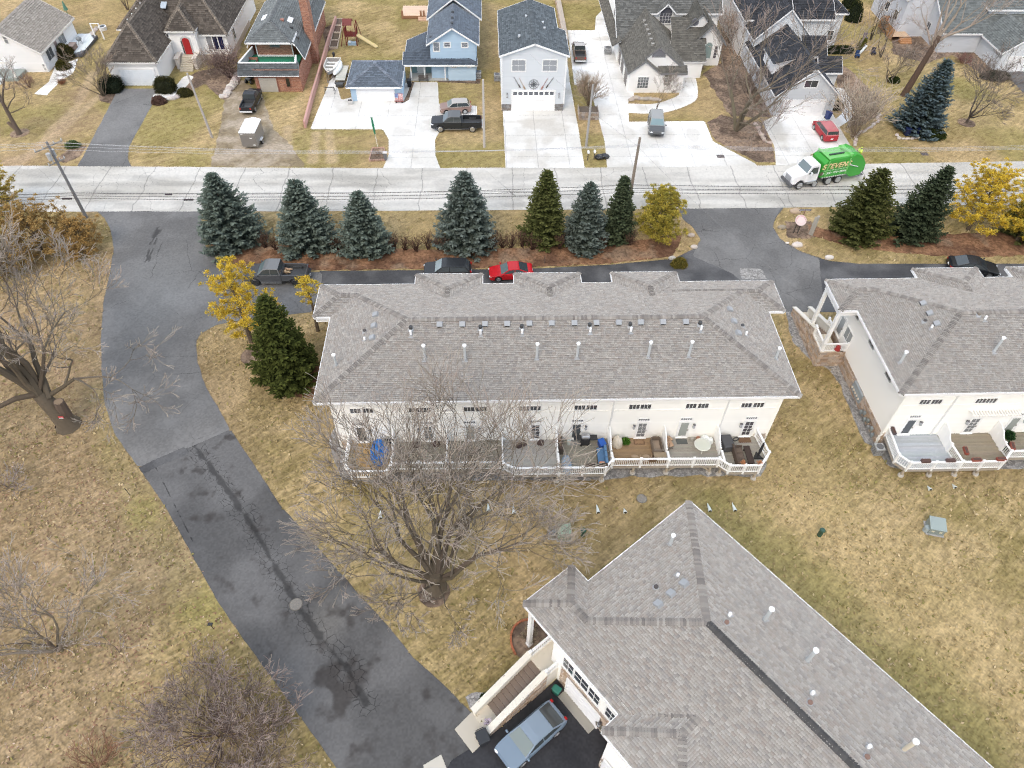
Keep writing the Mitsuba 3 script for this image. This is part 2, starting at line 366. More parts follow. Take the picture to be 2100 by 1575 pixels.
lane = [(-4.33, 23.78), (6.52, 23.78), (18.24, 23.86), (26.01, 24.39), (32.91, 25.27), (35.81, 27.16), (36.61, 28.7), (36.13, 30.93), (35.29, 32.31), (35.27, 34), (35.41, 34.76), (47.63, 34.82), (47.35, 34.25), (46.11, 32.65), (45.22, 30.82), (45.42, 28.58), (46.95, 26.42), (49.61, 24.72), (52.6, 24.18), (65.23, 24.01), (86.46, 23.72), (81.53, 16.19), (47.98, 16.72), (42.61, 16.8), (-3.41, 17.53)]
sheet('parking_lane', ragged(lane, 0.08), 0.016, 'asphalt_lane_mat', 'asphalt parking lane behind the townhouse blocks')
acc = [(35.68, 34.38), (47.18, 34.44), (45.97, 32.56), (45.19, 30.73), (45.4, 28.5), (46.93, 26.33), (48.69, 25.14), (46.52, 16.74), (42.12, 16.81), (38.65, 22.85), (35.1, 25.74), (36.61, 28.7), (36.13, 30.93), (35.4, 32.31)]
sheet('access_road', ragged(acc, 0.08), 0.022, 'asphalt_old_mat', 'light grey asphalt opening from the street to the parking lane')
sheet('concrete_patch', [(39.7, 23.56), (42.03, 23.52), (42.1, 21.86), (39.41, 21.75)], 0.028, 'gravel_mat', 'square concrete patch with a drain beside the middle block')
sheet('driveway', ragged([(-38, 63.69), (-32.57, 63.67), (-32.01, 59.09), (-31.68, 48.49), (-30.95, 45.65), (-29.82, 43.56), (-36.42, 43.84), (-36.51, 45.7)], 0.1), 0.02, 'asphalt_old_mat', 'grey asphalt driveway of the white house with the red door')
sheet('driveway', ragged([(-8.93, 68.33), (-9.76, 52.52), (-0.34, 52.46), (0.62, 50.02), (0.95, 46.17), (0.38, 42.43), (7.69, 42.36), (6.78, 45.9), (6.56, 49.85), (7.16, 52.16), (11.93, 52.38), (11.91, 58.61), (6.71, 59.04), (6.32, 65.58), (2.29, 65.59), (-6.72, 60.34)], 0.05), 0.02, 'drive_mat', 'white concrete driveway of the pale blue garage')
sheet('driveway', ragged([(15.42, 57.38), (15.46, 42.29), (25.16, 42.2), (25.27, 52.67), (25.22, 65.97), (25.47, 74.35), (23.98, 68.26), (23.31, 57.34)], 0.05), 0.021, 'drive_mat', 'wide white concrete apron before the tall grey garage')
sheet('driveway', ragged([(26.32, 83.12), (30.71, 83.12), (31.44, 88.47), (34.41, 94.37), (38.59, 94.39), (33.81, 60.86), (32.83, 59.75), (32.19, 54.15), (42.4, 54.34), (42.39, 49.11), (46.7, 43.65), (46.28, 42.01), (27.91, 42.18), (28.36, 49.22), (28.06, 60.18), (27.28, 64.04), (25.79, 64.48)], 0.05), 0.023, 'drive_mat', 'pale concrete driveway of the white stucco house')
sheet('driveway', ragged([(50.11, 54.04), (52.53, 55.85), (60.43, 56.21), (60.11, 52.44), (60, 47.79), (59.26, 42.66), (48.91, 42.75), (50.07, 47.86)], 0.05), 0.022, 'drive_mat', 'concrete driveway of the grey gabled house')
walk = LineString(bezier_smooth([(63.63, 62.89), (63.39, 59.33), (62.73, 56.6), (61.24, 54.62), (58.67, 52.45)], 6, False)).buffer(0.75)
sheet('path', walk, 0.026, 'drive_mat', 'curved concrete path along the grey gabled house')
walk = LineString(bezier_smooth([(32.84, 57.83), (36.73, 57.81), (40.5, 59.99), (41.76, 62.25), (42.2, 68.21), (39.12, 67.91)], 6, False)).buffer(1.3)
sheet('path', walk, 0.026, 'drive_mat', 'white concrete path round the white stucco house')
sheet('path', LineString(bezier_smooth([(-29.32, 66.87), (-29.58, 64.52), (-30.01, 61.96), (-31.92, 61.69)], 6, False)).buffer(0.75), 0.027, 'drive_mat', 'curved path from the driveway to the red door')
sheet('path', [(-49.29, 70.27), (-46.99, 73.1), (-45.96, 68.42), (-46.83, 66.18), (-47.12, 61.76), (-48.99, 62.32), (-48.35, 65.75)], 0.02, 'drive_mat', 'worn concrete path at the corner of the left white house')
sheet('driveway', [(90.15, 68.57), (97.87, 68.56), (92.8, 59.19), (89.93, 62.06), (90.16, 65.78)], 0.02, 'asphalt_new_mat', 'dark asphalt driveway in the upper right corner')
sheet('dirt_track', ragged([(-23.68, 65.38), (-21.24, 66.11), (-17.5, 61.08), (-14.62, 52.92), (-11.31, 48.33), (-9.02, 43.59), (-20.51, 43.7), (-21.42, 52.97)], 0.5, 0.6), 0.012, 'dirt_mat', 'worn dirt and gravel parking strip by the brick house')
sheet('mulch_bed', ragged([(-17.51, 31.13), (-14.87, 29.35), (-10.73, 28.27), (-2.56, 27.66), (7.92, 27.18), (17.9, 27.39), (28.61, 28.19), (34.78, 29.6), (32.97, 25.6), (26.04, 24.63), (18.26, 24.09), (6.51, 24.02), (-2.08, 23.9), (-11.1, 23.79), (-13.88, 25.02), (-15.73, 26.42)], 0.35, 0.5, 3), 0.03, 'mulch_mat', 'red brown mulch bed under the row of spruces')
sheet('mulch_bed', ragged([(49.28, 31.41), (50.88, 30.29), (56.69, 29.5), (64.88, 29.22), (79.23, 29.95), (76.79, 25.6), (65.72, 25.08), (58.01, 25.85), (51.65, 27.64), (48.89, 29.25)], 0.35, 0.5, 4), 0.03, 'mulch_mat', 'red brown mulch under the right group of conifers')
sheet('mulch_bed', ragged([(-5.95, 10.68), (-3.3, 12.2), (-2.04, 9.7), (-1.36, 6.49), (-3.7, 6.53)], 0.3, 0.5, 5), 0.03, 'mulch_mat', 'mulch round the spruce at the left end of the middle block')
sheet('gravel_bed', ragged([(-0.42, 1.9), (1.25, -2.28), (4.39, -2.58), (9.04, -2.44), (16.87, -2.61), (20.79, -2.69), (24.77, -2.44), (31.53, -2.44), (35.04, -2.75), (35.84, -1.57), (36.07, 1.18), (36.82, 2.74), (0.12, 3.35)], 0.25, 0.5, 6), 0.02, 'gravel_mat', 'grey gravel under the decks of the middle block')
sheet('gravel_bed', ragged([(42.73, 17.23), (42.15, 12.71), (43.2, 10.01), (44.57, 9), (44.87, 7.19), (44.73, 2.59), (44.74, 0.6), (45.51, 0.07), (45.84, -1.78), (47.25, -2.34), (59.51, -2.3), (61.41, 1.2), (46.25, 1.5), (46.67, 10.07), (44.2, 17.21)], 0.2, 0.5, 7), 0.02, 'gravel_mat', 'grey gravel strip along the right block')
sheet('gravel_bed', ragged([(11.32, -19.26), (11.82, -18.91), (12.84, -19.15), (13.15, -19.61), (12.36, -20.49), (11.74, -20.23)], 0.15, 0.4, 8), 0.022, 'gravel_mat', 'pale stones at the foot of the entry stairs')
sheet('garden_bed', ragged([(-31.36, 59.77), (-30.84, 62.53), (-29.35, 65.69), (-28.76, 68.69), (-26.28, 69.91), (-22.06, 69.9), (-22.07, 66.11), (-22.22, 61.37), (-22.65, 60.41), (-24.48, 62.5), (-26.47, 65.1), (-27.68, 63.23), (-29.45, 61.13)], 0.3, 0.5, 9), 0.016, 'bed_mat', 'dark leafy planting bed before the house with the red door')
sheet('garden_bed', ragged([(-40.11, 61.87), (-38.3, 63.98), (-37.34, 62.27), (-37.26, 59.25), (-39.3, 60.07)], 0.2, 0.5, 10), 0.016, 'bed_mat', 'dark planting bed left of the asphalt driveway')
sheet('garden_bed', ragged([(-38.62, 48.54), (-37.01, 48.76), (-36.81, 46.03), (-38.34, 44.61), (-39.64, 45.72)], 0.25, 0.5, 11), 0.016, 'bed_mat', 'planting bed at the street end of the asphalt driveway')
sheet('garden_bed', ragged([(42.81, 54.08), (45.09, 56.03), (46.27, 55.36), (49.91, 54.04), (50.14, 48.82), (49.03, 44.08), (46.85, 44.21), (42.63, 49.35)], 0.4, 0.5, 12), 0.016, 'bed_mat', 'bare leafy ground between the two concrete driveways')
sheet('garden_bed', ragged([(60.96, 52.44), (63.71, 53.31), (66.29, 55.25), (67.17, 57.25), (67.98, 63.6), (67.26, 69.73), (65.37, 72.98), (63.73, 63.62), (63.77, 58.63), (62.6, 55.27)], 0.4, 0.5, 13), 0.016, 'bed_mat', 'leafy shrub border right of the grey gabled house')
sheet('garden_bed', ragged([(53.04, 91.34), (55.25, 83.54), (51.59, 55.33), (46.27, 55.36), (44.94, 68.21), (48.39, 71.37)], 0.5, 0.5, 14), 0.014, 'bed_mat', 'leaf strewn ground between the stucco house and the grey house')
sheet('garden_bed', ragged([(46.86, 31.71), (49.73, 31.95), (50.73, 29.85), (48.68, 28.54), (46.29, 28.75)], 0.3, 0.5, 15), 0.016, 'bed_mat', 'leafy bed round the round sign')
sheet('garden_bed', ragged([(2.64, 65.59), (2.99, 65.59), (2.5, 60.3), (1.77, 59.34)], 0.1, 0.5, 16), 0.026, 'bed_mat', 'narrow bed beside the pale blue garage')
sheet('garden_bed', ragged([(6.32, 65.58), (12.38, 64.97), (12.38, 66.46), (6.4, 67.08)], 0.1, 0.5, 17), 0.016, 'bed_mat', 'mulched bed before the pale blue house')
sheet('garden_bed', ragged([(84.6, 75.49), (88.85, 76.36), (90.57, 67.32), (88.99, 65.33), (86.52, 68.11)], 0.4, 0.5, 18), 0.016, 'bed_mat', 'leafy border along the far right grey house')
sheet('garden_bed', ragged([(80, 85.48), (83.65, 86.45), (85.76, 74.64), (79.77, 71.32), (75.81, 74.65)], 0.5, 0.5, 19), 0.014, 'bed_mat', 'leafy ground under the leaning tree')
sheet('garden_bed', ragged([(-12.74, 83.42), (-9.8, 87.57), (-9.5, 76.38), (-10.71, 75.54)], 0.1, 0.5, 20), 0.016, 'bed_mat', 'fenced strip of bare vegetable plot')
for q, lab in (((-46.57, 51.79), 'mulch ring round the pruned tree on the left lawn'), ((77.82, 53.61), 'mulch ring round the small bare tree on the right lawn'), ((-8.68, 11.66), 'bare ring round the yellow pine trunk'),
         ((9.06, -12), 'bare ring round the big bare tree')):
  sheet('tree_ring', ragged([(q[0] + 1.15 * math.cos(a), q[1] + 1.15 * math.sin(a)) for a in np.arange(20) * PI / 10], 0.15, 0.4), 0.03, 'bed_mat', lab)
# roofs
def zat(pl, x, y):
  return pl[0] * x + pl[1] * y + pl[2]
def hip(x0, x1, y0, y1, z, p, sides='WESN'):
  """eave rectangle with sloping planes on the named sides (the others are gable ends)"""
  pl = []
  q = p if isinstance(p, dict) else {s: p for s in 'WESN'}
  for s in sides:
    k = q[s]
    pl.append({'W': (k, 0, z - k * x0), 'E': (-k, 0, z + k * x1), 'S': (0, k, z - k * y0), 'N': (0, -k, z + k * y1)}[s])
  return {'poly': sbox(x0, y0, x1, y1), 'planes': pl}
def halfplane(a, b, c):
  """where a x + b y + c >= 0"""
  n = math.hypot(a, b)
  if n < 1e-9:
    return sbox(-500, -500, 500, 500) if c >= 0 else Polygon()
  ux, uy = a / n, b / n
  px, py = -ux * c / n, -uy * c / n
  R = 600
  return Polygon([(px - uy * R, py + ux * R), (px + uy * R, py - ux * R), (px + uy * R + ux * R, py - ux * R + uy * R), (px - uy * R + ux * R, py + ux * R + uy * R)])
def polys(g, amin=0.02):
  return [q for q in getattr(g, 'geoms', [g]) if q.geom_type == 'Polygon' and q.area > amin]
def solve_roof(subs):
  raw = []
  for i, s in enumerate(subs):
    for k, f in enumerate(s['planes']):
      r = s['poly']
      for j, g in enumerate(s['planes']):
        if j != k:
          r = r.intersection(halfplane(g[0] - f[0], g[1] - f[1], g[2] - f[2]))
      if r.area > 0.01:
        raw.append((i, r, f))
  out = {}
  for i, r, f in raw:
    for j, q, g in raw:
      if i == j:
        continue
      d = (g[0] - f[0], g[1] - f[1], g[2] - f[2])
      if max(abs(x) for x in d) < 1e-6:
        if j < i:
          r = r.difference(q)
      else:
        r = r.difference(q.intersection(halfplane(*d)))
    key = tuple(round(x, 4) for x in f)
    out.setdefault(key, []).append(r.buffer(1e-4, join_style='mitre'))
  faces = []
  for f, rs in out.items():
    for q in polys(unary_union(rs).buffer(-1e-4, join_style='mitre')):
      faces.append((q.simplify(0.01), f))
  return faces
def roof_z(subs, x, y):
  z = -1e9
  for s in subs:
    if s['poly'].covers(Point(x, y)):
      z = max(z, min(zat(f, x, y) for f in s['planes']))
  return z
def clip_poly(pts, a, b, c):
  """keeps a x + b y >= c of a convex polygon (list of 2-tuples)"""
  out = []
  for i in range(len(pts)):
    p, q = pts[i], pts[(i + 1) % len(pts)]
    dp, dq = a * p[0] + b * p[1] - c, a * q[0] + b * q[1] - c
    if dp >= 0:
      out.append(p)
    if dp * dq < 0:
      t = dp / (dp - dq)
      out.append((p[0] + t * (q[0] - p[0]), p[1] + t * (q[1] - p[1])))
  return out
def shingles(m, poly, f, pal, expo=0.2, wid=(0.22, 0.45), lift=0.045):
  a, b, c = f
  g = math.hypot(a, b)
  k = math.sqrt(1 + g * g)
  nrm = np.array([-a, -b, 1]) / k
  dx, dy = -a / g, -b / g            # downslope in plan
  tx, ty = -dy, dx
  P = Polygon([(x * tx + y * ty, x * dx + y * dy) for x, y in poly.exterior.coords], [[(x * tx + y * ty, x * dx + y * dy) for x, y in h.coords] for h in poly.interiors])
  t0, s0, t1, s1 = P.bounds
  step = expo / k
  rows = int(math.ceil((s1 - s0) / step))
  V, Fc, C = [], [], []
  n = 0
  pal = np.asarray(pal)
  for r in range(rows):
    hi = s1 - r * step
    lo = hi - step
    for piece in polys(P.intersection(sbox(t0 - 1, lo, t1 + 1, hi)), 0.003):
      pts = list(piece.convex_hull.exterior.coords)[:-1] if piece.area > 0.9 * piece.convex_hull.area else list(piece.exterior.coords)[:-1]
      if not piece.exterior.is_ccw:
        pts = pts
      u = min(q[0] for q in pts) - rng.uniform(0, wid[1])
      uend = max(q[0] for q in pts)
      while u < uend:
        w = rng.uniform(*wid)
        tab = clip_poly(clip_poly(pts, 1, 0, u), -1, 0, -(u + w - 0.012))
        u += w
        if len(tab) < 3:
          continue
        l1 = lift * rng.uniform(0.45, 1.2)
        col = pal[rng.integers(len(pal))] * rng.uniform(0.9, 1.1)
        q = np.array(tab)
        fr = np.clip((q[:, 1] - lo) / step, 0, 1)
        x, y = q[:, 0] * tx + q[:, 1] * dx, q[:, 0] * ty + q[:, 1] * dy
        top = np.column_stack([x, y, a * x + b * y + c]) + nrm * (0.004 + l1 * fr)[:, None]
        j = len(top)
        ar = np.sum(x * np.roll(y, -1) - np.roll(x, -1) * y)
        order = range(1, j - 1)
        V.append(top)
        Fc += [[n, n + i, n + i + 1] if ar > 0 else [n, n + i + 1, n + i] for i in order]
        C.append(col[None] * (0.76 + 0.30 * fr)[:, None])  # colour darkens upslope: painted shadow line below the course above
        n += j
        for i in range(j):
          i2 = (i + 1) % j
          if abs(q[i, 1] - hi) < 1e-6 and abs(q[i2, 1] - hi) < 1e-6:
            V.append(np.array([top[i], top[i2], top[i2] - nrm * (l1 + 0.01), top[i] - nrm * (l1 + 0.01)]))
            Fc += [[n, n + 1, n + 2], [n, n + 2, n + 3]]
            C.append(np.repeat(col[None] * 0.55, 4, 0))  # butt edge coloured darker to paint in the shade between courses
            n += 4
  if V:
    m.raw(np.vstack(V), Fc, np.vstack(C))
def make_roof(parent, subs, F, pal, trim=(0.80, 0.80, 0.80), expo=0.2, caps=True, cap_pal=None, thick=0.16, wid=(0.22, 0.45), dark_ridge=None):
  faces = solve_roof(subs)
  base, sh, cap, fas = M(pal[0]), M(), M(), M(trim)
  for poly, f in faces:
    tri = trimesh.creation.triangulate_polygon(poly, engine='earcut')
    v2, fc = np.asarray(tri[0]), np.asarray(tri[1])
    z = zat(f, v2[:, 0], v2[:, 1])
    e = np.cross(np.column_stack([v2[fc[:, 1]] - v2[fc[:, 0]], 0 * fc[:, 0]]), np.column_stack([v2[fc[:, 2]] - v2[fc[:, 0]], 0 * fc[:, 0]]))[:, 2]
    fc = np.where((e < 0)[:, None], fc[:, ::-1], fc)
    base.raw(np.column_stack([v2, z - 0.012]), fc, np.mean(pal, 0) * 0.7)
    base.raw(np.column_stack([v2, z - thick]), fc[:, ::-1], trim)
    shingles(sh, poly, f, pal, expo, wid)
  for i, (A, f) in enumerate(faces):
    near = []
    for j, (B, g) in enumerate(faces):
      if i == j:
        continue
      s = A.exterior.intersection(B.buffer(0.03))
      segs = [q for q in getattr(s, 'geoms', [s]) if q.geom_type == 'LineString' and q.length > 0.12]
      if segs:
        from shapely.ops import linemerge
        mm = linemerge(segs) if len(segs) > 1 else segs[0]
        for q in getattr(mm, 'geoms', [mm]):
          x, y = q.interpolate(0.5, normalized=True).coords[0]
          if abs(zat(f, x, y) - zat(g, x, y)) < 0.08:
            near.append(B)
            if j > i and caps and q.length > 0.4:
              ca = A.representative_point()
              if zat(g, ca.x, ca.y) > zat(f, ca.x, ca.y) + 0.01:
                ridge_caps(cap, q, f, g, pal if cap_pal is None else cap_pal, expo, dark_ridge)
    free = A.exterior.difference(unary_union([B.buffer(0.035) for B in near])) if near else A.exterior
    for q in getattr(free, 'geoms', [free]):
      if q.geom_type != 'LineString' or q.length < 0.1:
        continue
      cs = list(q.coords)
      for (x0, y0), (x1, y1) in zip(cs[:-1], cs[1:]):
        L = math.hypot(x1 - x0, y1 - y0)
        if L < 0.05:
          continue
        nx, ny = (y1 - y0) / L, -(x1 - x0) / L
        if A.exterior.is_ccw is False:
          nx, ny = -nx, -ny
        o = 0.055
        za, zb = zat(f, x0, y0), zat(f, x1, y1)
        p = [(x0, y0, za + 0.03), (x1, y1, zb + 0.03), (x1, y1, zb - thick - 0.04), (x0, y0, za - thick - 0.04)]
        r = [(x + nx * o, y + ny * o, zz) for x, y, zz in p]
        vv = np.array(p + r)
        fas.raw(vv[[[0, 1, 5, 4], [1, 2, 6, 5], [2, 3, 7, 6], [3, 0, 4, 7], [4, 5, 6, 7], [3, 2, 1, 0]]].reshape(-1, 3), np.arange(24).reshape(6, 4)[:, ::-1])
  rk = put('roof', base, 'matte', parent, F)
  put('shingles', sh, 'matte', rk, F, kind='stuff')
  if cap.n:
    put('ridge_caps', cap, 'matte', rk, F, kind='stuff')
  put('fascia', fas, 'satin', rk, F)
  return rk
def ridge_caps(m, line, f, g, pal, expo, dark):
  cs = list(line.coords)
  a, b = np.array(cs[0]), np.array(cs[-1])
  za, zb = min(zat(f, *a), zat(g, *a)), min(zat(f, *b), zat(g, *b))
  if za > zb:
    a, b, za, zb = b, a, zb, za
  A, B = np.array([*a, za]), np.array([*b, zb])
  L = np.linalg.norm(B - A)
  d = (B - A) / L
  side = np.array([-d[1], d[0], 0])
  side /= np.linalg.norm(side) + 1e-9
  mid = (A + B) / 2
  w = 0.24
  ends = []
  for s in (1, -1):
    q = mid + side * s * w
    ends.append(side * s * w + np.array([0, 0, min(zat(f, q[0], q[1]), zat(g, q[0], q[1])) - mid[2]]))
  n = max(int(L / (expo * 1.05)), 1)
  pal = np.asarray(pal)
  flat = abs(zb - za) < 0.3 and L > 6
  for i in range(n):
    p, q = A + d * L * i / n, A + d * L * (i + 1.0) / n
    col = (pal[rng.integers(len(pal))] if not (dark is not None and flat) else np.asarray(dark)) * rng.uniform(0.8, 1.08)
    lo, hi = 0.075, 0.035
    for e, o in ((ends[0], 1), (ends[1], -1)):
      v = [p + [0, 0, lo + 0.02], q + [0, 0, hi + 0.02], q + e + [0, 0, hi], p + e + [0, 0, lo], p + [0, 0, 0.0], p + e + [0, 0, -0.01]]
      v = np.array(v)
      k = [[0, 1, 2, 3], [0, 3, 5, 4]]
      if o < 0:
        k = [x[::-1] for x in k]
      cc = np.repeat(col[None], 6, 0)
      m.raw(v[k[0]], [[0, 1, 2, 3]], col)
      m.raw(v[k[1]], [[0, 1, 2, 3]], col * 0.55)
# walls and openings
def wall_run(m, p0, p1, z0, subs, color, siding=None, zmax=None, lift=0.03, drop=0.05):
  """the wall from p0 to p1 (outside on the right hand), from z0 up to the roof, with lapped boards if siding"""
  p0, p1 = np.array(p0, float), np.array(p1, float)
  L = np.linalg.norm(p1 - p0)
  d = (p1 - p0) / L
  n = np.array([d[1], -d[0]])
  N = max(2, int(L / 0.3)) + 1
  u = np.linspace(0, L, N)
  if subs is None:
    top = np.full(N, zmax)
  else:
    top = []
    for k in u:
      q = p0 + d * k - n * 0.02
      z = max([min(zat(f, *q) for f in s['planes']) for s in subs if s['poly'].buffer(0.1).covers(Point(*q))] + [z0])
      top.append(z - drop)
    top = np.array(top)
    if zmax is not None:
      top = np.minimum(top, zmax)
  for i in range(N - 1):
    a, b = p0 + d * u[i], p0 + d * u[i + 1]
    m.quad((*a, z0), (*b, z0), (*b, top[i + 1]), (*a, top[i]), color)
  if siding:
    z = z0
    while z < top.max() - 0.05:
      h = min(z + siding, top.max())
      zm = (z + h) / 2
      inside = top >= zm
      i = 0
      while i < N:
        if inside[i]:
          j = i
          while j + 1 < N and inside[j + 1]:
            j += 1
          if j > i:
            a, b = p0 + d * u[i], p0 + d * u[j]
            o = n * lift
            c = np.asarray(color) * rng.uniform(0.97, 1.02)
            m.quad((*(a + o), z), (*(b + o), z), (*(b + n * 0.006), h), (*(a + n * 0.006), h), c)
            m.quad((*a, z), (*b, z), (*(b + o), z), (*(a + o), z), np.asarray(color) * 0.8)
          i = j + 1
        else:
          i += 1
      z += siding
  return m
def walls(parent, pts, z0, subs, color, F, siding=None, zmax=None, name='wall', mat='matte', label=None):
  m = M(color)
  for a, b in zip(pts, pts[1:] + pts[:1]):
    wall_run(m, a, b, z0, subs, color, siding, zmax)
  return put(name, m, mat, parent, F, label=label)
WHITE = (0.80, 0.80, 0.79)
DARKGLASS = (0.05, 0.055, 0.065)
def window(parent, F, x, y, z, w, h, ang=-90, cols=2, rows=2, frame=WHITE, glass=DARKGLASS, trim=0.07, arch=False, name='window', label=None, mat='satin'):
  """centre x, y on the wall, z of the sill, facing ang degrees"""
  S = F.sub(x, y, z, math.radians(ang + 90))
  m = M(frame)
  t, o = trim, 0.07
  top = h
  m.box(-w / 2 - t, w / 2 + t, -o, 0.0, -t * 1.3, 0)
  m.box(-w / 2 - t, -w / 2, -o, 0, 0, top)
  m.box(w / 2, w / 2 + t, -o, 0, 0, top)
  if not arch:
    m.box(-w / 2 - t, w / 2 + t, -o, 0, top, top + t)
  for i in range(1, cols):
    u = -w / 2 + w * i / cols
    m.box(u - 0.02, u + 0.02, -o + 0.015, -0.01, 0, top)
  for i in range(1, rows):
    u = top * i / rows
    m.box(-w / 2, w / 2, -o + 0.018, -0.012, u - 0.018, u + 0.018)
  g = M(glass)
  g.box(-w / 2, w / 2, -0.03, -0.004, 0, top)
  if arch:
    r = w / 2
    a = np.linspace(0, PI, 13)
    ring = [(-(r + t) * math.cos(k), top + (r + t) * math.sin(k)) for k in a] + [((r) * math.cos(k), top + r * math.sin(k)) for k in a]
    P = Polygon(ring)
    fan = Polygon([(r * math.cos(k), top + 0.03 + (r - 0.01) * math.sin(k)) for k in a])
    for mm, poly, y0, y1 in ((m, P, -o, 0), (g, fan, -0.03, -0.004)):
      e = trimesh.creation.extrude_polygon(poly, y1 - y0, engine='earcut')
      vv = np.array(e.vertices)[np.array(e.faces)].reshape(-1, 3)
      mm.raw(np.column_stack([vv[:, 0], y1 - vv[:, 2], vv[:, 1]]), np.arange(len(vv)).reshape(-1, 3))
  k = put(name, m, mat, parent, S, label=label)
  if k.count('__') < 2:
    put('pane', g, 'glass', k, S)
  else:
    put(name + '_pane', g, 'glass', parent, S)
  return k
def door(parent, F, x, y, z, w, h, ang=-90, color=WHITE, glass=None, frame=WHITE, label=None, rows=3, cols=2):
  S = F.sub(x, y, z, math.radians(ang + 90))
  m = M(color)
  m.box(-w / 2, w / 2, -0.05, 0, 0, h)
  f = M(frame)
  f.box(-w / 2 - 0.1, -w / 2, -0.08, 0, 0, h + 0.1)
  f.box(w / 2, w / 2 + 0.1, -0.08, 0, 0, h + 0.1)
  f.box(-w / 2, w / 2, -0.08, 0, h, h + 0.1)
  f.box(-w / 2 - 0.1, w / 2 + 0.1, -0.14, 0, -0.06, 0)
  k = put('door', m, 'satin', parent, S, label=label)
  put('frame', f, 'satin', k, S)
  if glass is not None:
    gw, g0, g1 = w * 0.72, h * 0.1, h * 0.93
    gm = M(glass)
    gm.box(-gw / 2, gw / 2, -0.058, -0.045, g0, g1)
    put('pane', gm, 'glass', k, S)
    q = M(frame)
    for i in range(1, cols):
      u = -gw / 2 + gw * i / cols
      q.box(u - 0.015, u + 0.015, -0.07, -0.05, g0, g1)
    for i in range(1, rows):
      u = g0 + (g1 - g0) * i / rows
      q.box(-gw / 2, gw / 2, -0.07, -0.05, u - 0.015, u + 0.015)
    if q.n:
      put('glazing_bars', q, 'satin', k, S)
  hd = M((0.25, 0.22, 0.18))
  hd.box(w * 0.38, w * 0.44, -0.11, -0.05, h * 0.45, h * 0.52)
  put('handle', hd, 'metal', k, S)
  return k
def garage_door(parent, F, x, y, z, w, h, ang=-90, color=(0.82, 0.82, 0.82), nx=4, nz=4, lights=0, frame=WHITE, label=None, fw=0.14):
  S = F.sub(x, y, z, math.radians(ang + 90))
  f = M(frame)
  f.box(-w / 2 - fw, -w / 2, -0.09, 0, 0, h + fw)
  f.box(w / 2, w / 2 + fw, -0.09, 0, 0, h + fw)
  f.box(-w / 2, w / 2, -0.09, 0, h, h + fw)
  m = M(np.asarray(color) * 0.72)
  m.box(-w / 2, w / 2, -0.02, 0, 0, h)
  k = put('garage_door', m, 'satin', parent, S, label=label)
  put('frame', f, 'satin', k, S)
  for j in range(nz):
    p = M(color)
    z0, z1 = h * j / nz + 0.012, h * (j + 1) / nz - 0.012
    p.box(-w / 2 + 0.01, w / 2 - 0.01, -0.055, -0.015, z0, z1)
    for i in range(nx):
      u0, u1 = -w / 2 + w * i / nx + 0.08, -w / 2 + w * (i + 1) / nx - 0.08
      if not (lights and j == nz - 1):
        p.box(u0, u1, -0.068, -0.05, z0 + 0.09, z1 - 0.09)
    put('panel', p, 'satin', k, S)
  if lights:
    p = M(DARKGLASS)
    z0, z1 = h * (nz - 1) / nz + 0.14, h - 0.14
    for i in range(lights):
      u = -w / 2 + w * (i + 0.5) / lights
      q = M((0.10, 0.11, 0.13))
      q.box(u - w / lights * 0.36, u + w / lights * 0.36, -0.064, -0.05, z0, z1)
      put('pane', q, 'glass', k, S)
  return k
def lantern(parent, F, x, y, z, ang=-90, h=0.35):
  S = F.sub(x, y, z, math.radians(ang + 90))
  m = M((0.10, 0.10, 0.11))
  m.box(-0.05, 0.05, -0.06, 0, -h * 0.2, h * 0.3)
  m.box(-0.09, 0.09, -0.28, -0.1, -h / 2, -h / 2 + 0.03)
  m.tube([(0, -0.19, h / 2), (0, -0.19, h / 2 + 0.12)], [0.12, 0.02], 6)
  m.bar((0, -0.03, h * 0.2), (0, -0.19, h * 0.6), 0.03, 0.03)
  m.box(-0.07, 0.07, -0.26, -0.12, -h / 2 + 0.03, h / 2, (0.42, 0.43, 0.45))
  return put('wall_lantern', m, 'satin', parent, S)
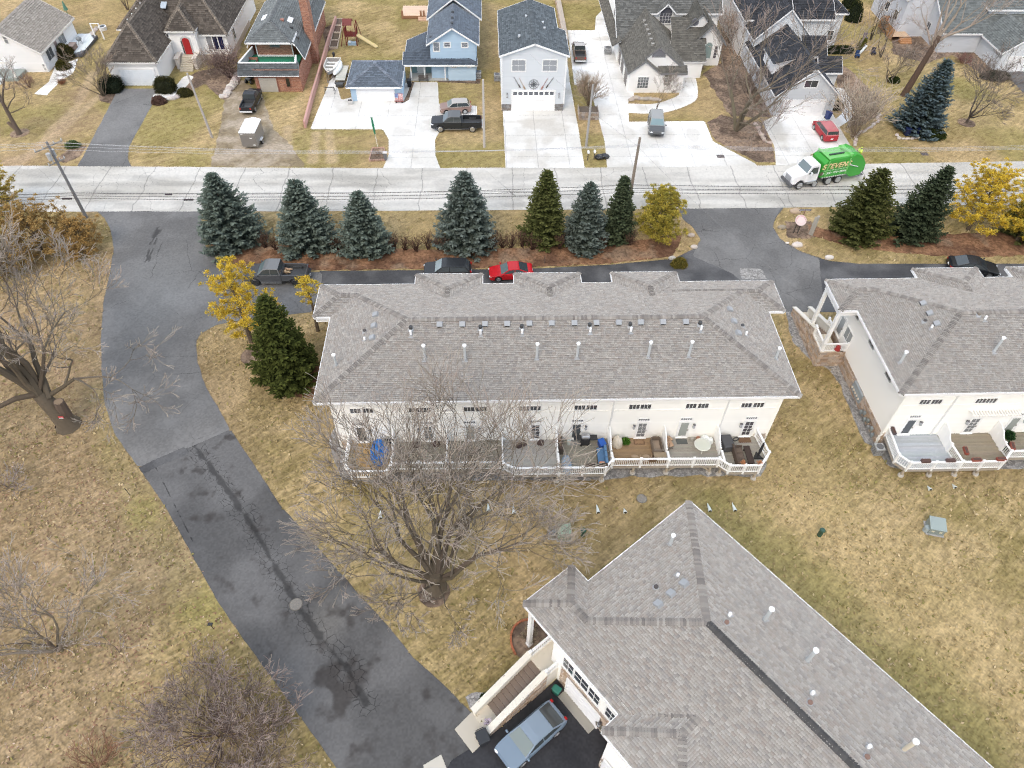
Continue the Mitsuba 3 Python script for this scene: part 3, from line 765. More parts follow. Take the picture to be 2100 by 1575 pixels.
def stone_face(m, p0, p1, z0, z1a, z1b, tint=0, hh=(0.16, 0.30), ww=(0.3, 0.75), proud=0.05):
  """rough coursed stone on the wall p0 to p1 (outside on the right hand); the top runs from z1a to z1b"""
  p0, p1 = np.array(p0, float), np.array(p1, float)
  L = np.linalg.norm(p1 - p0)
  d = (p1 - p0) / L
  n = np.array([d[1], -d[0]])
  pal = np.array([(0.47, 0.34, 0.24), (0.53, 0.41, 0.31), (0.40, 0.29, 0.215), (0.52, 0.43, 0.36), (0.44, 0.37, 0.32), (0.57, 0.47, 0.38)]) * 0.85
  m.quad((*p0, z0), (*p1, z0), (*p1, z1b - 0.01), (*p0, z1a - 0.01), (0.30, 0.25, 0.21))
  z = z0
  top = max(z1a, z1b)
  while z < top - 0.02:
    h = min(rng.uniform(*hh), top - z)
    u = -rng.uniform(0, 0.3)
    while u < L:
      w = rng.uniform(*ww)
      a, b = max(u + 0.015, 0), min(u + w - 0.015, L)
      u += w
      if b - a < 0.06:
        continue
      ta = z1a + (z1b - z1a) * a / L
      tb = z1a + (z1b - z1a) * b / L
      ha, hb = min(z + h - 0.02, ta), min(z + h - 0.02, tb)
      if max(ha, hb) < z + 0.05:
        continue
      ha, hb = max(ha, z + 0.005), max(hb, z + 0.005)
      o = proud * rng.uniform(0.5, 1.4)
      q = 0.02
      A, B = p0 + d * a, p0 + d * b
      Ai, Bi = p0 + d * (a + q) + n * o, p0 + d * (b - q) + n * o
      v = [(*A, z), (*B, z), (*B, hb), (*A, ha), (*Ai, z + q * 0.6), (*Bi, z + q * 0.6), (*Bi, hb - q * 0.6), (*Ai, ha - q * 0.6)]
      v = np.array(v)
      c = pal[rng.integers(len(pal))] * rng.uniform(0.82, 1.12)
      m.raw(v[[[4, 5, 6, 7], [0, 1, 5, 4], [1, 2, 6, 5], [2, 3, 7, 6], [3, 0, 4, 7]]].reshape(-1, 3), np.arange(20).reshape(5, 4), c)
    z += h
  return m
def railing(parent, F, pts, z0, h=0.95, step=0.15, color=WHITE, name='railing', balw=0.045, posts=True):
  r, b = M(color), M(color)
  for p, q in zip(pts[:-1], pts[1:]):
    p, q = np.array(p, float), np.array(q, float)
    L = np.linalg.norm(q - p)
    r.bar((*p, z0 + h - 0.02), (*q, z0 + h - 0.02), 0.17, 0.06)
    r.bar((*p, z0 + 0.1), (*q, z0 + 0.1), 0.07, 0.07)
    n = max(int(L / step), 1)
    for i in range(1, n):
      x, y = p + (q - p) * i / n
      b.box(x - balw / 2, x + balw / 2, y - balw / 2, y + balw / 2, z0 + 0.13, z0 + h - 0.04)
  k = put(name, r, 'satin', parent, F)
  put('balusters', b, 'satin', k, F, kind='stuff')
  if posts:
    for x, y in pts:
      m = M(color)
      m.box(x - 0.07, x + 0.07, y - 0.07, y + 0.07, z0 - 0.2, z0 + h + 0.08)
      m.box(x - 0.1, x + 0.1, y - 0.1, y + 0.1, z0 + h + 0.08, z0 + h + 0.12)
      put('post', m, 'satin', k, F)
  return k
def vent_box(F, x, y, z, ang, label, group=None):
  """low square roof vent lying on a slope"""
  S = F.sub(x, y, z, ang)
  m = M((0.33, 0.34, 0.35))
  m.box(-0.25, 0.25, -0.28, 0.25, -0.06, 0.02, (0.36, 0.35, 0.34))
  v = np.array([(-0.22, -0.26, 0.03), (0.22, -0.26, 0.03), (0.22, 0.22, 0.03), (-0.22, 0.22, 0.03), (-0.22, -0.26, 0.2), (0.22, -0.26, 0.2), (0.22, 0.16, 0.26), (-0.22, 0.16, 0.26)])
  m.raw(v[M.BF].reshape(-1, 3), np.arange(24).reshape(6, 4))
  k = put('hood', m, 'satin', thing('roof_vent', label, 'vent', group), S)
  q = M((0.05, 0.05, 0.05))
  q.box(-0.19, 0.19, -0.27, -0.25, 0.05, 0.17)
  put('opening', q, 'matte', k.rsplit('__', 1)[0], S)
def vent_pipe(F, x, y, z, h, r, color, label, base='roof_pipe', cap=True, slope=None, group=None):
  S = F.sub(x, y, z)
  t = thing(base, label, 'pipe', group)
  m = M(color)
  m.cyl(0, 0, -0.15, h, r, n=10)
  put('pipe', m, 'satin', t, S)
  b = M((0.36, 0.37, 0.38))
  b.cyl(0, 0, -0.12, 0.12, r * 1.8, r * 1.2, 10)
  b.box(-0.2, 0.2, -0.22, 0.1, -0.14, -0.02)
  put('flashing', b, 'satin', t, S)
  if cap:
    c = M((0.85, 0.86, 0.87))
    c.cyl(0, 0, h + 0.03, h + 0.09, r * 1.55, r * 1.5, 12)
    c.tube([(0, 0, h - 0.1), (0, 0, h + 0.03)], [r * 1.05, r * 1.05], 10)
    put('cap', c, 'satin', t, S)
  return t
# the three townhouse blocks
ROOFPAL = [(0.39, 0.358, 0.322), (0.35, 0.318, 0.287), (0.42, 0.39, 0.352), (0.362, 0.318, 0.282), (0.325, 0.302, 0.281), (0.40, 0.375, 0.342), (0.376, 0.342, 0.306)]
CAPPAL = [(0.33, 0.30, 0.272), (0.28, 0.255, 0.232), (0.38, 0.35, 0.315), (0.25, 0.226, 0.208)]
ROOFPAL = [tuple(0.93 * x for x in c) for c in ROOFPAL]
CAPPAL = [tuple(0.86 * x for x in c) for c in CAPPAL]
PITCH = 0.3256
WD = 13.44
CREAM = (0.85, 0.84, 0.80)
STUCCO = (0.85, 0.84, 0.81)
def townhouse(label, F, L, ze, dormers, right_wing=True, left_stone=False, units=8, stair=(-1.35, 16.7, 12.4), dark=None, front_detail=False, rear=True, expo=0.155):
  t = thing('townhouse_block', label, 'townhouse', 'townhouse blocks')
  subs = [hip(0, L, 0, WD, ze, PITCH), hip(-1.44, 8, 9.40, WD + 0.03, ze, PITCH, 'WSN')]
  if right_wing:
    subs.append(hip(L - 8, L + 1.43, 9.50, WD + 0.03, ze, PITCH, 'ESN'))
  for a, b in dormers:
    subs.append(hip(a, b, 8.5, 14.82, ze, PITCH, 'WEN'))
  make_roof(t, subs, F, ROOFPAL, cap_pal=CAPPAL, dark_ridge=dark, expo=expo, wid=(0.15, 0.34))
  zs = 1.55
  w = M(CREAM)
  x0, x1, y0, y1 = 1.0, L - 1.0, 0.6, 12.94
  dz = ze - 6.9 - 0.49
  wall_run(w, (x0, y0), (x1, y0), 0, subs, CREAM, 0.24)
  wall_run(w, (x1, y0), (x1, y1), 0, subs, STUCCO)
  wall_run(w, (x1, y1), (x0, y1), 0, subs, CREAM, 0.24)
  wall_run(w, (x0, y1), (x0, y0), 0, subs, STUCCO)
  put('wall', w, 'matte', t, F)
  b = M((0.86, 0.85, 0.80))
  b.box(x0 - 0.05, x1 + 0.05, y0 - 0.06, y0, 5.27 + dz, 5.37 + dz)
  b.box(x0 - 0.05, x0 + 0.12, y0 - 0.07, y0 + 0.12, 0, ze)
  b.box(x1 - 0.12, x1 + 0.05, y0 - 0.07, y0 + 0.12, 0, ze)
  put('trim_band', b, 'satin', t, F)
  st = M()
  stone_face(st, (x0, y1), (x0, y0), 0, zs, zs)
  stone_face(st, (x1, y0), (x1, y1), 0, zs, zs)
  stone_face(st, (x0, y0 - 0.01), (x0 + 1.1, y0 - 0.01), 0, zs, zs)
  stone_face(st, (L - 2.1, y0 - 0.01), (x1, y0 - 0.01), 0, zs, zs)
  for a, c in dormers:
    d = M(CREAM)
    e0, e1, yy = a + 0.4, c - 0.4, 14.40
    wall_run(d, (e1, yy), (e0, yy), 0, subs, CREAM, 0.24)
    wall_run(d, (e0, yy), (e0, y1), 0, subs, CREAM, 0.24)
    wall_run(d, (e1, y1), (e1, yy), 0, subs, CREAM, 0.24)
    put('bay_wall', d, 'matte', t, F)
    stone_face(st, (e1, yy), (e0, yy), 0, zs + 0.4, zs + 0.4)
    stone_face(st, (e0, yy), (e0, y1), 0, zs + 0.4, zs + 0.4)
    window(t, F, (a + c) / 2, yy, 3.3, 1.8, 1.4, 90, 2, 2)
    garage_door(t, F, (a + c) / 2, yy + 0.09, 0.02, 4.4, 2.2, 90)
  gaps = [1.8] + [z for ab in dormers for z in ab] + [x1 - 0.6]
  for a, c in zip(gaps[0::2], gaps[1::2]):
    if c - a > 2.6:
      stone_face(st, (c - 0.1, y1 + 0.01), (a + 0.1, y1 + 0.01), 0, 2.75, 2.75)
  put('stone_veneer', st, 'matte', t, F, kind='stuff', label='tan and brown coursed stone veneer on the lower walls')
  if front_detail:
    garage_door(t, F, 4.1, y1 + 0.1, 0.06, 2.75, 2.2, 90, nx=3)
    for x, ww in ((2.45, 0.85), (3.6, 1.15), (4.72, 0.85)):
      window(t, F, x, y1, 3.15, ww, 1.35, 90, 2, 2)
    window(t, F, 6.15, y1, 3.15, 0.8, 1.35, 90, 2, 2)
    lantern(t, F, 5.75, y1 + 0.1, 1.6, 90, 0.45)
    ap = M((0.30, 0.285, 0.25))
    ap.box(2.6, 5.5, y1 + 0.05, y1 + 0.75, 0, 0.08)
    put('apron', ap, 'matte', t, F)
  else:
    for x in (2.9, 4.9):
      window(t, F, x, y1, 3.1, 1.2, 1.35, 90, 2, 2)
  for y in (3.3, 7.0, 10.6):
    for x, a in ((x0, 180), (x1, 0)):
      window(t, F, x, y, 5.35, 0.9, 0.4, a, 2, 1, frame=(0.35, 0.35, 0.36))
  if rear:
    doors = [2.88, 8.2, 11.6, 16.85, 20.18, 25.5, 28.93, 34.2]
    wins = [(2.84, 3.78), (7.35, 8.2), (11.6, 12.55), (15.9, 16.76), (20.22, 21.15), (24.5, 25.4), (28.97, 29.92), (33.35, 34.3)]
    for k in range(units):
      for x in wins[k]:
        window(t, F, x, y0, 5.47 + dz, 0.8, 0.55, -90, 3, 1, trim=0.05)
      gl = [(0.07, 0.08, 0.09), (0.16, 0.17, 0.18), (0.30, 0.32, 0.30), (0.06, 0.06, 0.07)][k % 4]
      door(t, F, doors[k], y0, 1.75 - 0.49, 0.86, 2.0, -90, glass=gl, cols=2 if k % 2 else 1, rows=4 if k % 2 else 1)
      window(t, F, doors[k], y0, 3.98 - 0.49, 0.86, 0.26, -90, 5, 1, trim=0.06, glass=(0.14, 0.15, 0.17))
      side = 1 if k % 2 == 0 else -1
      lantern(t, F, doors[k] + side * 0.72, y0 - 0.03, 2.9)
    for x in (5.2, 14.0, 22.82, 31.84):
      if x < L:
        m = M((0.70, 0.70, 0.69))
        m.box(x - 0.05, x + 0.05, y0 - 0.12, y0 - 0.035, 0.2, ze - 0.6)
        m.bar((x, y0 - 0.08, ze - 0.6), (x, 0.02, ze - 0.2), 0.09, 0.08)
        put('downspout', m, 'satin', t, F)
  sx, sy1, sy0 = stair
  entry(t, F, sx, sy1, sy0, ze, left_stone)
  return t, subs
def entry(t, F, sx, yb, yt, ze, tall):
  w = 1.75
  zt = 1.85
  n = 10
  beige = (0.60, 0.55, 0.46)
  m = M(beige)
  rail0, rail1 = sx, sx + w
  y_in = 9.6 if tall else 12.0
  m.box(rail0 + 0.2, rail1 - 0.2, y_in, yt, zt - 0.18, zt)
  put('landing', m, 'matte', t, F)
  m = M(beige)
  m.box(rail0 + 0.2, rail1 - 0.2, yb - 0.05, yb + 1.05, 0.0, 0.12)
  put('landing', m, 'matte', t, F)
  for i in range(n):
    s = M((0.20, 0.155, 0.125))
    y0, y1 = yb - (yb - yt) * i / n, yb - (yb - yt) * (i + 1) / n
    z = 0.12 + (zt - 0.12) * (i + 1) / (n + 1)
    s.box(rail0 + 0.25, rail1 - 0.25, y1 - 0.03, y0, z - 0.05, z)
    s.box(rail0 + 0.25, rail1 - 0.25, y1 - 0.02, y1 + 0.0, z, z + 0.13, (0.13, 0.10, 0.085))
    put('step', s, 'satin', t, F)
  c = M((0.66, 0.625, 0.55))
  st = M()
  for x, out in ((rail0, -1), (rail1 - 0.22, 1)):
    v = np.array([(x, yb + 1.0, 0), (x + 0.22, yb + 1.0, 0), (x + 0.22, yt, 0), (x, yt, 0), (x, yb + 1.0, 0.75), (x + 0.22, yb + 1.0, 0.75), (x + 0.22, yt, zt + 0.75), (x, yt, zt + 0.75)])
    c.raw(v[M.BF].reshape(-1, 3), np.arange(24).reshape(6, 4))
    c.bar((x + 0.11, yb + 1.08, 0.80), (x + 0.11, yt, zt + 0.80), 0.42, 0.1)
    if out < 0:
      stone_face(st, (x - 0.01, yb + 1.0), (x - 0.01, yt), 0, 0.72, zt + 0.72)
      if tall:
        stone_face(st, (x - 0.01, yt), (x - 0.01, y_in), 0, zt + 0.1, zt + 0.1)
        stone_face(st, (x, y_in), (1.0, y_in), 0, zt, zt)
    else:
      stone_face(st, (x + 0.23, yt), (x + 0.23, yb + 1.0), 0, zt + 0.72, 0.72)
  c.box(rail0, rail0 + 0.2, y_in, yt, 0, zt + 0.06)
  c.box(rail1 - 0.2, rail1, 12.96, yt, 0, zt + 0.06)
  put('cheek_wall', c, 'matte', t, F)
  put('stair_stone', st, 'matte', t, F, kind='stuff')
  railing(t, F, [(rail1 - 0.1, yt), (rail1 - 0.1, 13.0)], zt, 0.95)
  railing(t, F, [(rail0 + 0.1, yt), (rail0 + 0.1, 12.0)], zt, 0.95)
  if tall:
    railing(t, F, [(rail0 + 0.1, 11.8), (rail0 + 0.1, y_in + 0.1), (0.95, y_in + 0.1)], zt, 0.95)
  for x, y in ((-1.2, 12.9), (-1.2, 9.8)):
    if tall or y > 12:
      p = M(WHITE)
      z0 = zt if tall else 0
      p.box(x - 0.14, x + 0.14, y - 0.14, y + 0.14, z0, ze - 0.2)
      p.box(x - 0.19, x + 0.19, y - 0.19, y + 0.19, z0, z0 + 0.25)
      put('column', p, 'satin', t, F)
  b = M(WHITE)
  b.box(-1.35, 1.0, 12.8, 13.1, ze - 0.75, ze - 0.2)
  b.box(-1.35, -1.05, 9.6, 12.8, ze - 0.75, ze - 0.2)
  b.box(-1.05, 1.0, 9.6, 9.85, ze - 0.75, ze - 0.2)
  put('porch_beam', b, 'satin', t, F)
  door(t, F, 1.0, 11.9, zt, 1.0, 2.1, 180, glass=(0.30, 0.32, 0.33), rows=1, cols=1)
  window(t, F, 1.0, 10.3, zt + 0.75, 1.3, 1.2, 180, 2, 1, glass=(0.25, 0.27, 0.28))
F1 = Frame(0, 0)
blk1, subs1 = townhouse('long townhouse block with grey shingle roof in the middle of the photo', F1, 37.03, 6.9, [(6.8, 12.7), (15.47, 21.4), (24.17, 30.1)], stair=(-1.35, 16.7, 12.9))
F2 = Frame(44.628, -0.12, 0, 0.00715)
blk2, subs2 = townhouse('townhouse block cut by the right edge of the photo, stone end wall in view', F2, 37.03, 7.09, [(6.95, 12.95), (15.6, 21.6), (24.3, 30.3)], left_stone=True, stair=(-1.35, 15.7, 11.9), units=4)
F3 = Frame(26.643, -8.9915, 0, 2.22608, True)
blk3, subs3 = townhouse('angled townhouse block at the lower right with entry stairs and black forecourt', F3, 37.03, 6.754, [(6.8, 12.7), (15.47, 21.4), (24.17, 30.1)], stair=(-0.08, 17.55, 13.95), dark=(0.085, 0.082, 0.08), front_detail=True, rear=False)
def rz(subs, x, y):
  return max(min(zat(f, x, y) for f in s['planes']) for s in subs if s['poly'].covers(Point(x, y)))
SL = math.atan(PITCH)
def on_slope(F, x, y, subs, ang):
  """a frame on the roof, tilted with a slope that falls towards ang (radians, local)"""
  Q = F.sub(x, y, rz(subs, x, y), ang + PI / 2)
  c, s = math.cos(SL), math.sin(SL)
  R = np.eye(4)
  R[1:3, 1:3] = [[c, -s], [s, c]]
  Q.m = Q.m @ R
  return Q
ORD = 'first second third fourth fifth sixth seventh eighth ninth tenth eleventh twelfth'.split()
for i, x in enumerate((9.34, 11.12, 12.91, 14.66, 16.42, 18.19, 19.99, 21.74, 23.52, 25.27, 27.05, 28.88)):
  vent_box(on_slope(F1, x, 6.2, subs1, -PI / 2), 0, 0, 0, 0, ORD[i] + ' grey box vent from the left in the ridge row of the middle block', 'box vents in the ridge row of the middle block')
for i, (x, y) in enumerate(((7.1, 5.84), (12.55, 5.82), (15.81, 5.83), (21.18, 5.9), (24.4, 5.91), (29.98, 5.95))):
  vent_pipe(F1, x, y, rz(subs1, x, y), 0.34, 0.15, (0.05, 0.05, 0.05), ORD[i] + ' short black stack from the left below the ridge of the middle block', 'roof_stack', False, group='black stacks below the ridge of the middle block')
  vent_pipe(F1, x + 0.02, y - 0.5, rz(subs1, x, y - 0.5), 0.5, 0.09, (0.85, 0.85, 0.85), ORD[i] + ' short white pipe from the left below the ridge of the middle block', 'roof_pipe', False, group='short white pipes on the middle block')
for i, (x, y) in enumerate(((8.26, 3.33), (11.35, 3.3), (16.9, 3.35), (20.02, 3.35), (25.58, 3.37), (28.76, 3.38))):
  vent_pipe(F1, x, y, rz(subs1, x, y), 1.5, 0.1, (0.46, 0.48, 0.48), ORD[i] + ' tall capped flue from the left on the middle block roof', 'roof_flue', group='tall capped flues on the rear slope of the middle block')
for F, subs, nm, L, at in ((F1, subs1, 'left hip of the middle block', 37.03, ((4.1, 8.1), (4.1, 6.8), (4.1, 5.45), (3.3, 6.5), (3.43, 5.45), (1.33, 3.44))),
               (F2, subs2, 'left hip of the right block', 37.03, ((4.65, 8.44), (4.68, 7.23), (4.72, 6.0), (4.01, 6.57), (4.18, 5.73), (1.0, 3.02))),
               (F3, subs3, 'end hip of the angled block', 37.03, ((4.19, 5.58), (4.13, 6.66), (4.11, 7.73), (3.17, 6.9), (3.52, 5.4), (1.61, 3.79)))):
  for i, (x, y) in enumerate(at[:3]):
    vent_box(on_slope(F, x, y, subs, PI), 0, 0, 0, 0, 'grey box vent on the ' + nm + ', ' + ('first', 'middle', 'last')[i] + ' of three', 'box vents on the ' + nm)
  x, y = at[3]
  vent_pipe(F, x, y, rz(subs, x, y), 0.2, 0.14, (0.07, 0.06, 0.055), 'small dark stack on the ' + nm, 'roof_stack', False)
  x, y = at[4]
  vent_pipe(F, x, y, rz(subs, x, y), 0.35, 0.09, (0.85, 0.85, 0.85), 'short white pipe on the ' + nm, 'roof_pipe', False)
  x, y = at[5]
  vent_pipe(F, x, y, rz(subs, x, y), 1.15, 0.1, (0.46, 0.48, 0.48), 'tall thin capped flue near the eave of the ' + nm, 'roof_flue')
for i, (x, y) in enumerate(((33.05, 8.35), (33.05, 6.91), (33.09, 5.55))):
  vent_box(on_slope(F1, x, y, subs1, 0), 0, 0, 0, 0, 'grey box vent on the right hip of the middle block, ' + ('top', 'middle', 'bottom')[i] + ' of three', 'box vents on the right hip of the middle block')
vent_pipe(F1, 33.8, 6.63, rz(subs1, 33.8, 6.63), 0.2, 0.14, (0.06, 0.06, 0.06), 'small dark stack on the right hip of the middle block', 'roof_stack', False)
vent_pipe(F1, 33.83, 5.6, rz(subs1, 33.83, 5.6), 0.4, 0.09, (0.85, 0.85, 0.85), 'short white pipe on the right hip of the middle block', 'roof_pipe', False)
vent_pipe(F1, 35.91, 3.64, rz(subs1, 35.91, 3.64), 1.15, 0.1, (0.46, 0.48, 0.48), 'tall thin flue near the right eave of the middle block', 'roof_flue')
vent_pipe(F2, 8.02, 6.4, rz(subs2, 8.02, 6.4), 0.3, 0.15, (0.20, 0.17, 0.14), 'short dark stack left of the ridge of the right block', 'roof_stack', False)
vent_pipe(F2, 8.4, 6.0, rz(subs2, 8.4, 6.0), 0.4, 0.09, (0.85, 0.85, 0.85), 'short white pipe below the ridge of the right block', 'roof_pipe', False)
vent_pipe(F2, 8.3, 3.3, rz(subs2, 8.3, 3.3), 1.5, 0.1, (0.46, 0.48, 0.48), 'tall capped flue on the rear slope of the right block', 'roof_flue')
for i, (x, y) in enumerate(((8.6, 3.5), (11.6, 3.55), (17.55, 3.55))):
  vent_pipe(F3, x, y, rz(subs3, x, y), 1.5, 0.11, (0.46, 0.48, 0.48) if i != 2 else (0.62, 0.55, 0.42), 'tall capped flue on the angled block lawn slope, ' + ('near the hip', 'middle', 'near the corner')[i], 'roof_flue')
for i, (x, y) in enumerate(((7.2, 5.2), (12.84, 5.2), (16.26, 5.18))):
  nm = ('nearest the hip end', 'halfway along the ridge', 'farthest along the ridge')[i]
  vent_pipe(F3, x, y, rz(subs3, x, y), 0.4, 0.1, (0.85, 0.85, 0.85), 'short white pipe beside the dark ridge of the angled block, ' + nm, 'roof_pipe', False)
  vent_pipe(F3, x + 0.2, y + 0.55, rz(subs3, x, y + 0.55), 0.2, 0.14, (0.20, 0.12, 0.09), 'small brown stack beside the dark ridge of the angled block, ' + nm, 'roof_stack', False)
# rear decks
def deck(t, F, unit_bounds, front, color, DZ=1.22):
  """one unit's deck: boards, frame, posts"""
  poly = Polygon(front)
  x0, y0, x1, y1 = poly.bounds
  m = M(color)
  y = y0
  while y < y1:
    for q in polys(poly.intersection(sbox(x0, y, x1, min(y + 0.128, y1))), 0.01):
      m.prism(q, DZ - 0.04, DZ, jit(np.array(color) * 0.85, 0.09))
    y += 0.14
  k = put('deck_boards', m, 'matte', t, F, kind='stuff')
  j = M((0.34, 0.30, 0.25))
  pts = front + [front[0]]
  for (a, b) in zip(pts[:-1], pts[1:]):
    if a[1] < 0.9 or b[1] < 0.9:
      j.bar((*a, DZ - 0.17), (*b, DZ - 0.17), 0.06, 0.24)
  for x in np.arange(x0 + 0.3, x1, 0.6):
    j.bar((x, y0 + 0.5, DZ - 0.15), (x, 0.95, DZ - 0.15), 0.05, 0.18)
  put('joists', j, 'matte', k, F)
  return k
def privacy(t, F, x, yend=-1.25, DZ=1.22):
  """white divider: high at the wall, stepping down to the rail"""
  m = M((0.82, 0.82, 0.81))
  prof = Polygon([(0.58, 0.15), (0.58, 1.75), (0.2, 1.75), (-0.4, 1.6), (-0.8, 1.2), (yend, 1.0), (yend, 0.15)])
  e = trimesh.creation.extrude_polygon(prof, 0.09, engine='earcut')
  v = np.array(e.vertices)[np.array(e.faces)].reshape(-1, 3)
  m.raw(np.column_stack([x - 0.045 + v[:, 2], v[:, 0], DZ - 0.1 + v[:, 1]]), np.arange(len(v)).reshape(-1, 3))
  for y in (0.5, -0.1, -0.75, yend):
    h = {0.5: 1.7, -0.1: 1.62, -0.75: 1.2}.get(y, 1.05)
    m.box(x - 0.07, x + 0.07, y - 0.05, y + 0.05, DZ - 0.2, DZ - 0.1 + h)
  put('divider', m, 'satin', t, F)
def posts(t, F, spots, DZ=1.22, braces=()):
  for x, y in spots:
    m = M((0.42, 0.36, 0.28))
    m.box(x - 0.08, x + 0.08, y - 0.08, y + 0.08, 0.1, DZ - 0.28)
    put('deck_post', m, 'matte', t, F)
    f = M((0.50, 0.47, 0.42))
    f.cyl(x, y, 0, 0.16, 0.24, 0.22, 10)
    put('footing', f, 'matte', t, F)
  for a, b in braces:
    m = M((0.42, 0.36, 0.28))
    m.bar(a, b, 0.09, 0.12)
    put('brace', m, 'matte', t, F)
X = [1.9, 5.45, 9.75, 14.15, 18.55, 22.84, 27.3, 31.65, 35.0]
GREYWOOD, BROWNWOOD, TANWOOD, DRIFT = (0.30, 0.275, 0.225), (0.33, 0.225, 0.135), (0.40, 0.27, 0.13), (0.36, 0.335, 0.29)
D1 = thing('deck_row', 'row of white railed rear decks along the middle block, eight bays', 'deck', 'rear decks')
W = 0.57
fronts = [[(1.9, W), (1.78, -2.0), (2.4, -2.9), (5.15, -2.95), (5.45, -2.2), (5.45, W)],
      [(5.45, W), (5.45, -2.2), (9.75, -2.25), (9.75, W)], [(9.75, W), (9.75, -2.25), (14.15, -2.3), (14.15, W)],
      [(14.15, W), (14.15, -2.3), (15.05, -2.9), (18.55, -2.92), (18.55, W)], [(18.55, W), (18.55, -2.92), (22.2, -2.95), (22.84, -2.2), (22.84, W)],
      [(22.84, W), (22.84, -2.2), (27.3, -2.25), (27.3, W)], [(27.3, W), (27.3, -2.25), (31.3, -2.3), (31.65, -2.45), (31.65, W)],
      [(31.65, W), (31.65, -2.45), (32.0, -2.98), (34.45, -3.0), (35.4, -1.8), (35.05, W)]]
for fr, c in zip(fronts, [TANWOOD, GREYWOOD, GREYWOOD, (0.42, 0.40, 0.37), GREYWOOD, BROWNWOOD, DRIFT, DRIFT]):
  deck(D1, F1, None, [(a, b) for a, b in fr][::1], c)
for x in X[1:-1]:
  privacy(D1, F1, x)
rails = [[(1.9, 0.55), (1.78, -2.0), (2.4, -2.9), (5.15, -2.95), (5.45, -2.2)], [(5.45, -2.2), (7.6, -2.23), (9.75, -2.25), (12.0, -2.28), (14.15, -2.3)],
     [(14.15, -2.3), (15.05, -2.9), (16.9, -2.91), (18.55, -2.92), (20.4, -2.94), (22.2, -2.95), (22.84, -2.2)],
     [(22.84, -2.2), (25.1, -2.23), (27.3, -2.25), (29.3, -2.28), (31.3, -2.3)], [(31.3, -2.3), (32.0, -2.98), (33.2, -3.0), (34.45, -3.0), (35.4, -1.8), (35.05, 0.55)]]
for r in rails:
  railing(D1, F1, r, 1.22)
for x in X[1:-1]:
  railing(D1, F1, [(x, -1.5), (x, -2.5)], 1.22, posts=False)
posts(D1, F1, [(2.4, -2.7), (5.1, -2.7), (9.75, -2.1), (14.2, -2.2), (18.5, -2.7), (22.1, -2.7), (24.7, -2.05), (27.4, -2.1), (30.9, -2.15), (31.7, -2.3), (34.4, -2.8)],
    braces=[((27.4, -2.1, 0.3), (28.3, -2.1, 0.95)), ((30.9, -2.15, 0.3), (30.1, -2.15, 0.95)), ((9.75, -2.1, 0.3), (10.6, -2.1, 0.95))])
D2 = thing('deck_row', 'white railed rear decks of the right block, the first with a grey floor', 'deck', 'rear decks')
fr2 = [[(1.35, W), (1.1, -2.1), (1.75, -2.9), (5.95, -2.95), (5.7, W)], [(5.7, W), (5.95, -2.95), (9.3, -2.95), (10.35, -2.0), (10.15, W)],
     [(10.15, W), (10.35, -2.0), (14.6, -2.0), (14.6, W)], [(14.6, W), (14.6, -2.0), (18.9, -2.0), (18.9, W)]]
for fr, c in zip(fr2, [(0.47, 0.50, 0.53), (0.31, 0.265, 0.20), (0.29, 0.26, 0.20), GREYWOOD]):
  deck(D2, F2, None, fr, c)
for x in (5.7, 10.15, 14.6):
  privacy(D2, F2, x + 0.08)
for r in ([(1.35, 0.55), (1.1, -2.1), (1.75, -2.9), (3.8, -2.92), (5.9, -2.95), (7.6, -2.95), (9.3, -2.95), (10.35, -2.0)], [(10.35, -2.0), (12.5, -2.0), (14.6, -2.0), (18.9, -2.0)], [(5.8, -1.2), (5.95, -2.9)], [(10.23, -1.2), (10.35, -2.0)]):
  railing(D2, F2, r, 1.22)
posts(D2, F2, [(1.9, -2.65), (4.2, -2.7), (6.3, -2.7), (8.1, -2.7), (10.3, -1.9), (13.5, -1.9)])
m = M((0.82, 0.80, 0.76))
for i in range(17):
  x = 7.05 + i * 0.235
  m.box(x, x + 0.1, -0.15, 0.55, 4.3, 4.37)
m.box(7.0, 10.95, 0.45, 0.58, 4.2, 4.3)
m.box(7.0, 10.95, -0.05, 0.05, 4.2, 4.3)
put('trellis_awning', m, 'satin', blk2, F2, label='white slatted awning over a rear door')
# the houses across the street
def brick_fn(p, n, uv):
  u = dr.select(dr.abs(n.x) > 0.7, p.y, p.x)
  row = dr.floor(p.z / 0.11)
  k = u / 0.30 + 0.5 * (row - 2 * dr.floor(row / 2))
  r = mikit.cell_rand(dr.floor(k), row, 3.0)
  c = mix(mi.Color3f(0.24, 0.085, 0.05), mi.Color3f(0.44, 0.20, 0.125), r)
  fz, fk = p.z / 0.11 - row, k - dr.floor(k)
  mortar = dr.minimum(dr.minimum(fz, 1 - fz) * 0.11, dr.minimum(fk, 1 - fk) * 0.30)
  return mix(mi.Color3f(0.40, 0.33, 0.28), c, smoothstep(0.002, 0.016, mortar)) * (0.85 + 0.3 * fbm(p.x, p.y, p.z, 2))
surf('brick_mat', brick_fn, 0.9)
def fwin(t, a, b, y, cols=2, rows=2, frame=WHITE, glass=DARKGLASS, ang=-90, name='window', **k):
  """window in a wall that faces the street; a, b: (x, z) of two opposite corners"""
  (xa, za), (xb, zb) = a, b
  return window(t, ID, (xa + xb) / 2, y, min(za, zb), abs(xb - xa), abs(zb - za), ang, cols, rows, frame, glass, name=name, **k)
def swin(t, a, b, x, ang=0, cols=2, rows=1, frame=WHITE, glass=DARKGLASS, **k):
  (ya, za), (yb, zb) = a, b
  return window(t, ID, x, (ya + yb) / 2, min(za, zb), abs(yb - ya), abs(zb - za), ang, cols, rows, frame, glass, **k)
def gable_house(subs, poly=None):
  return subs
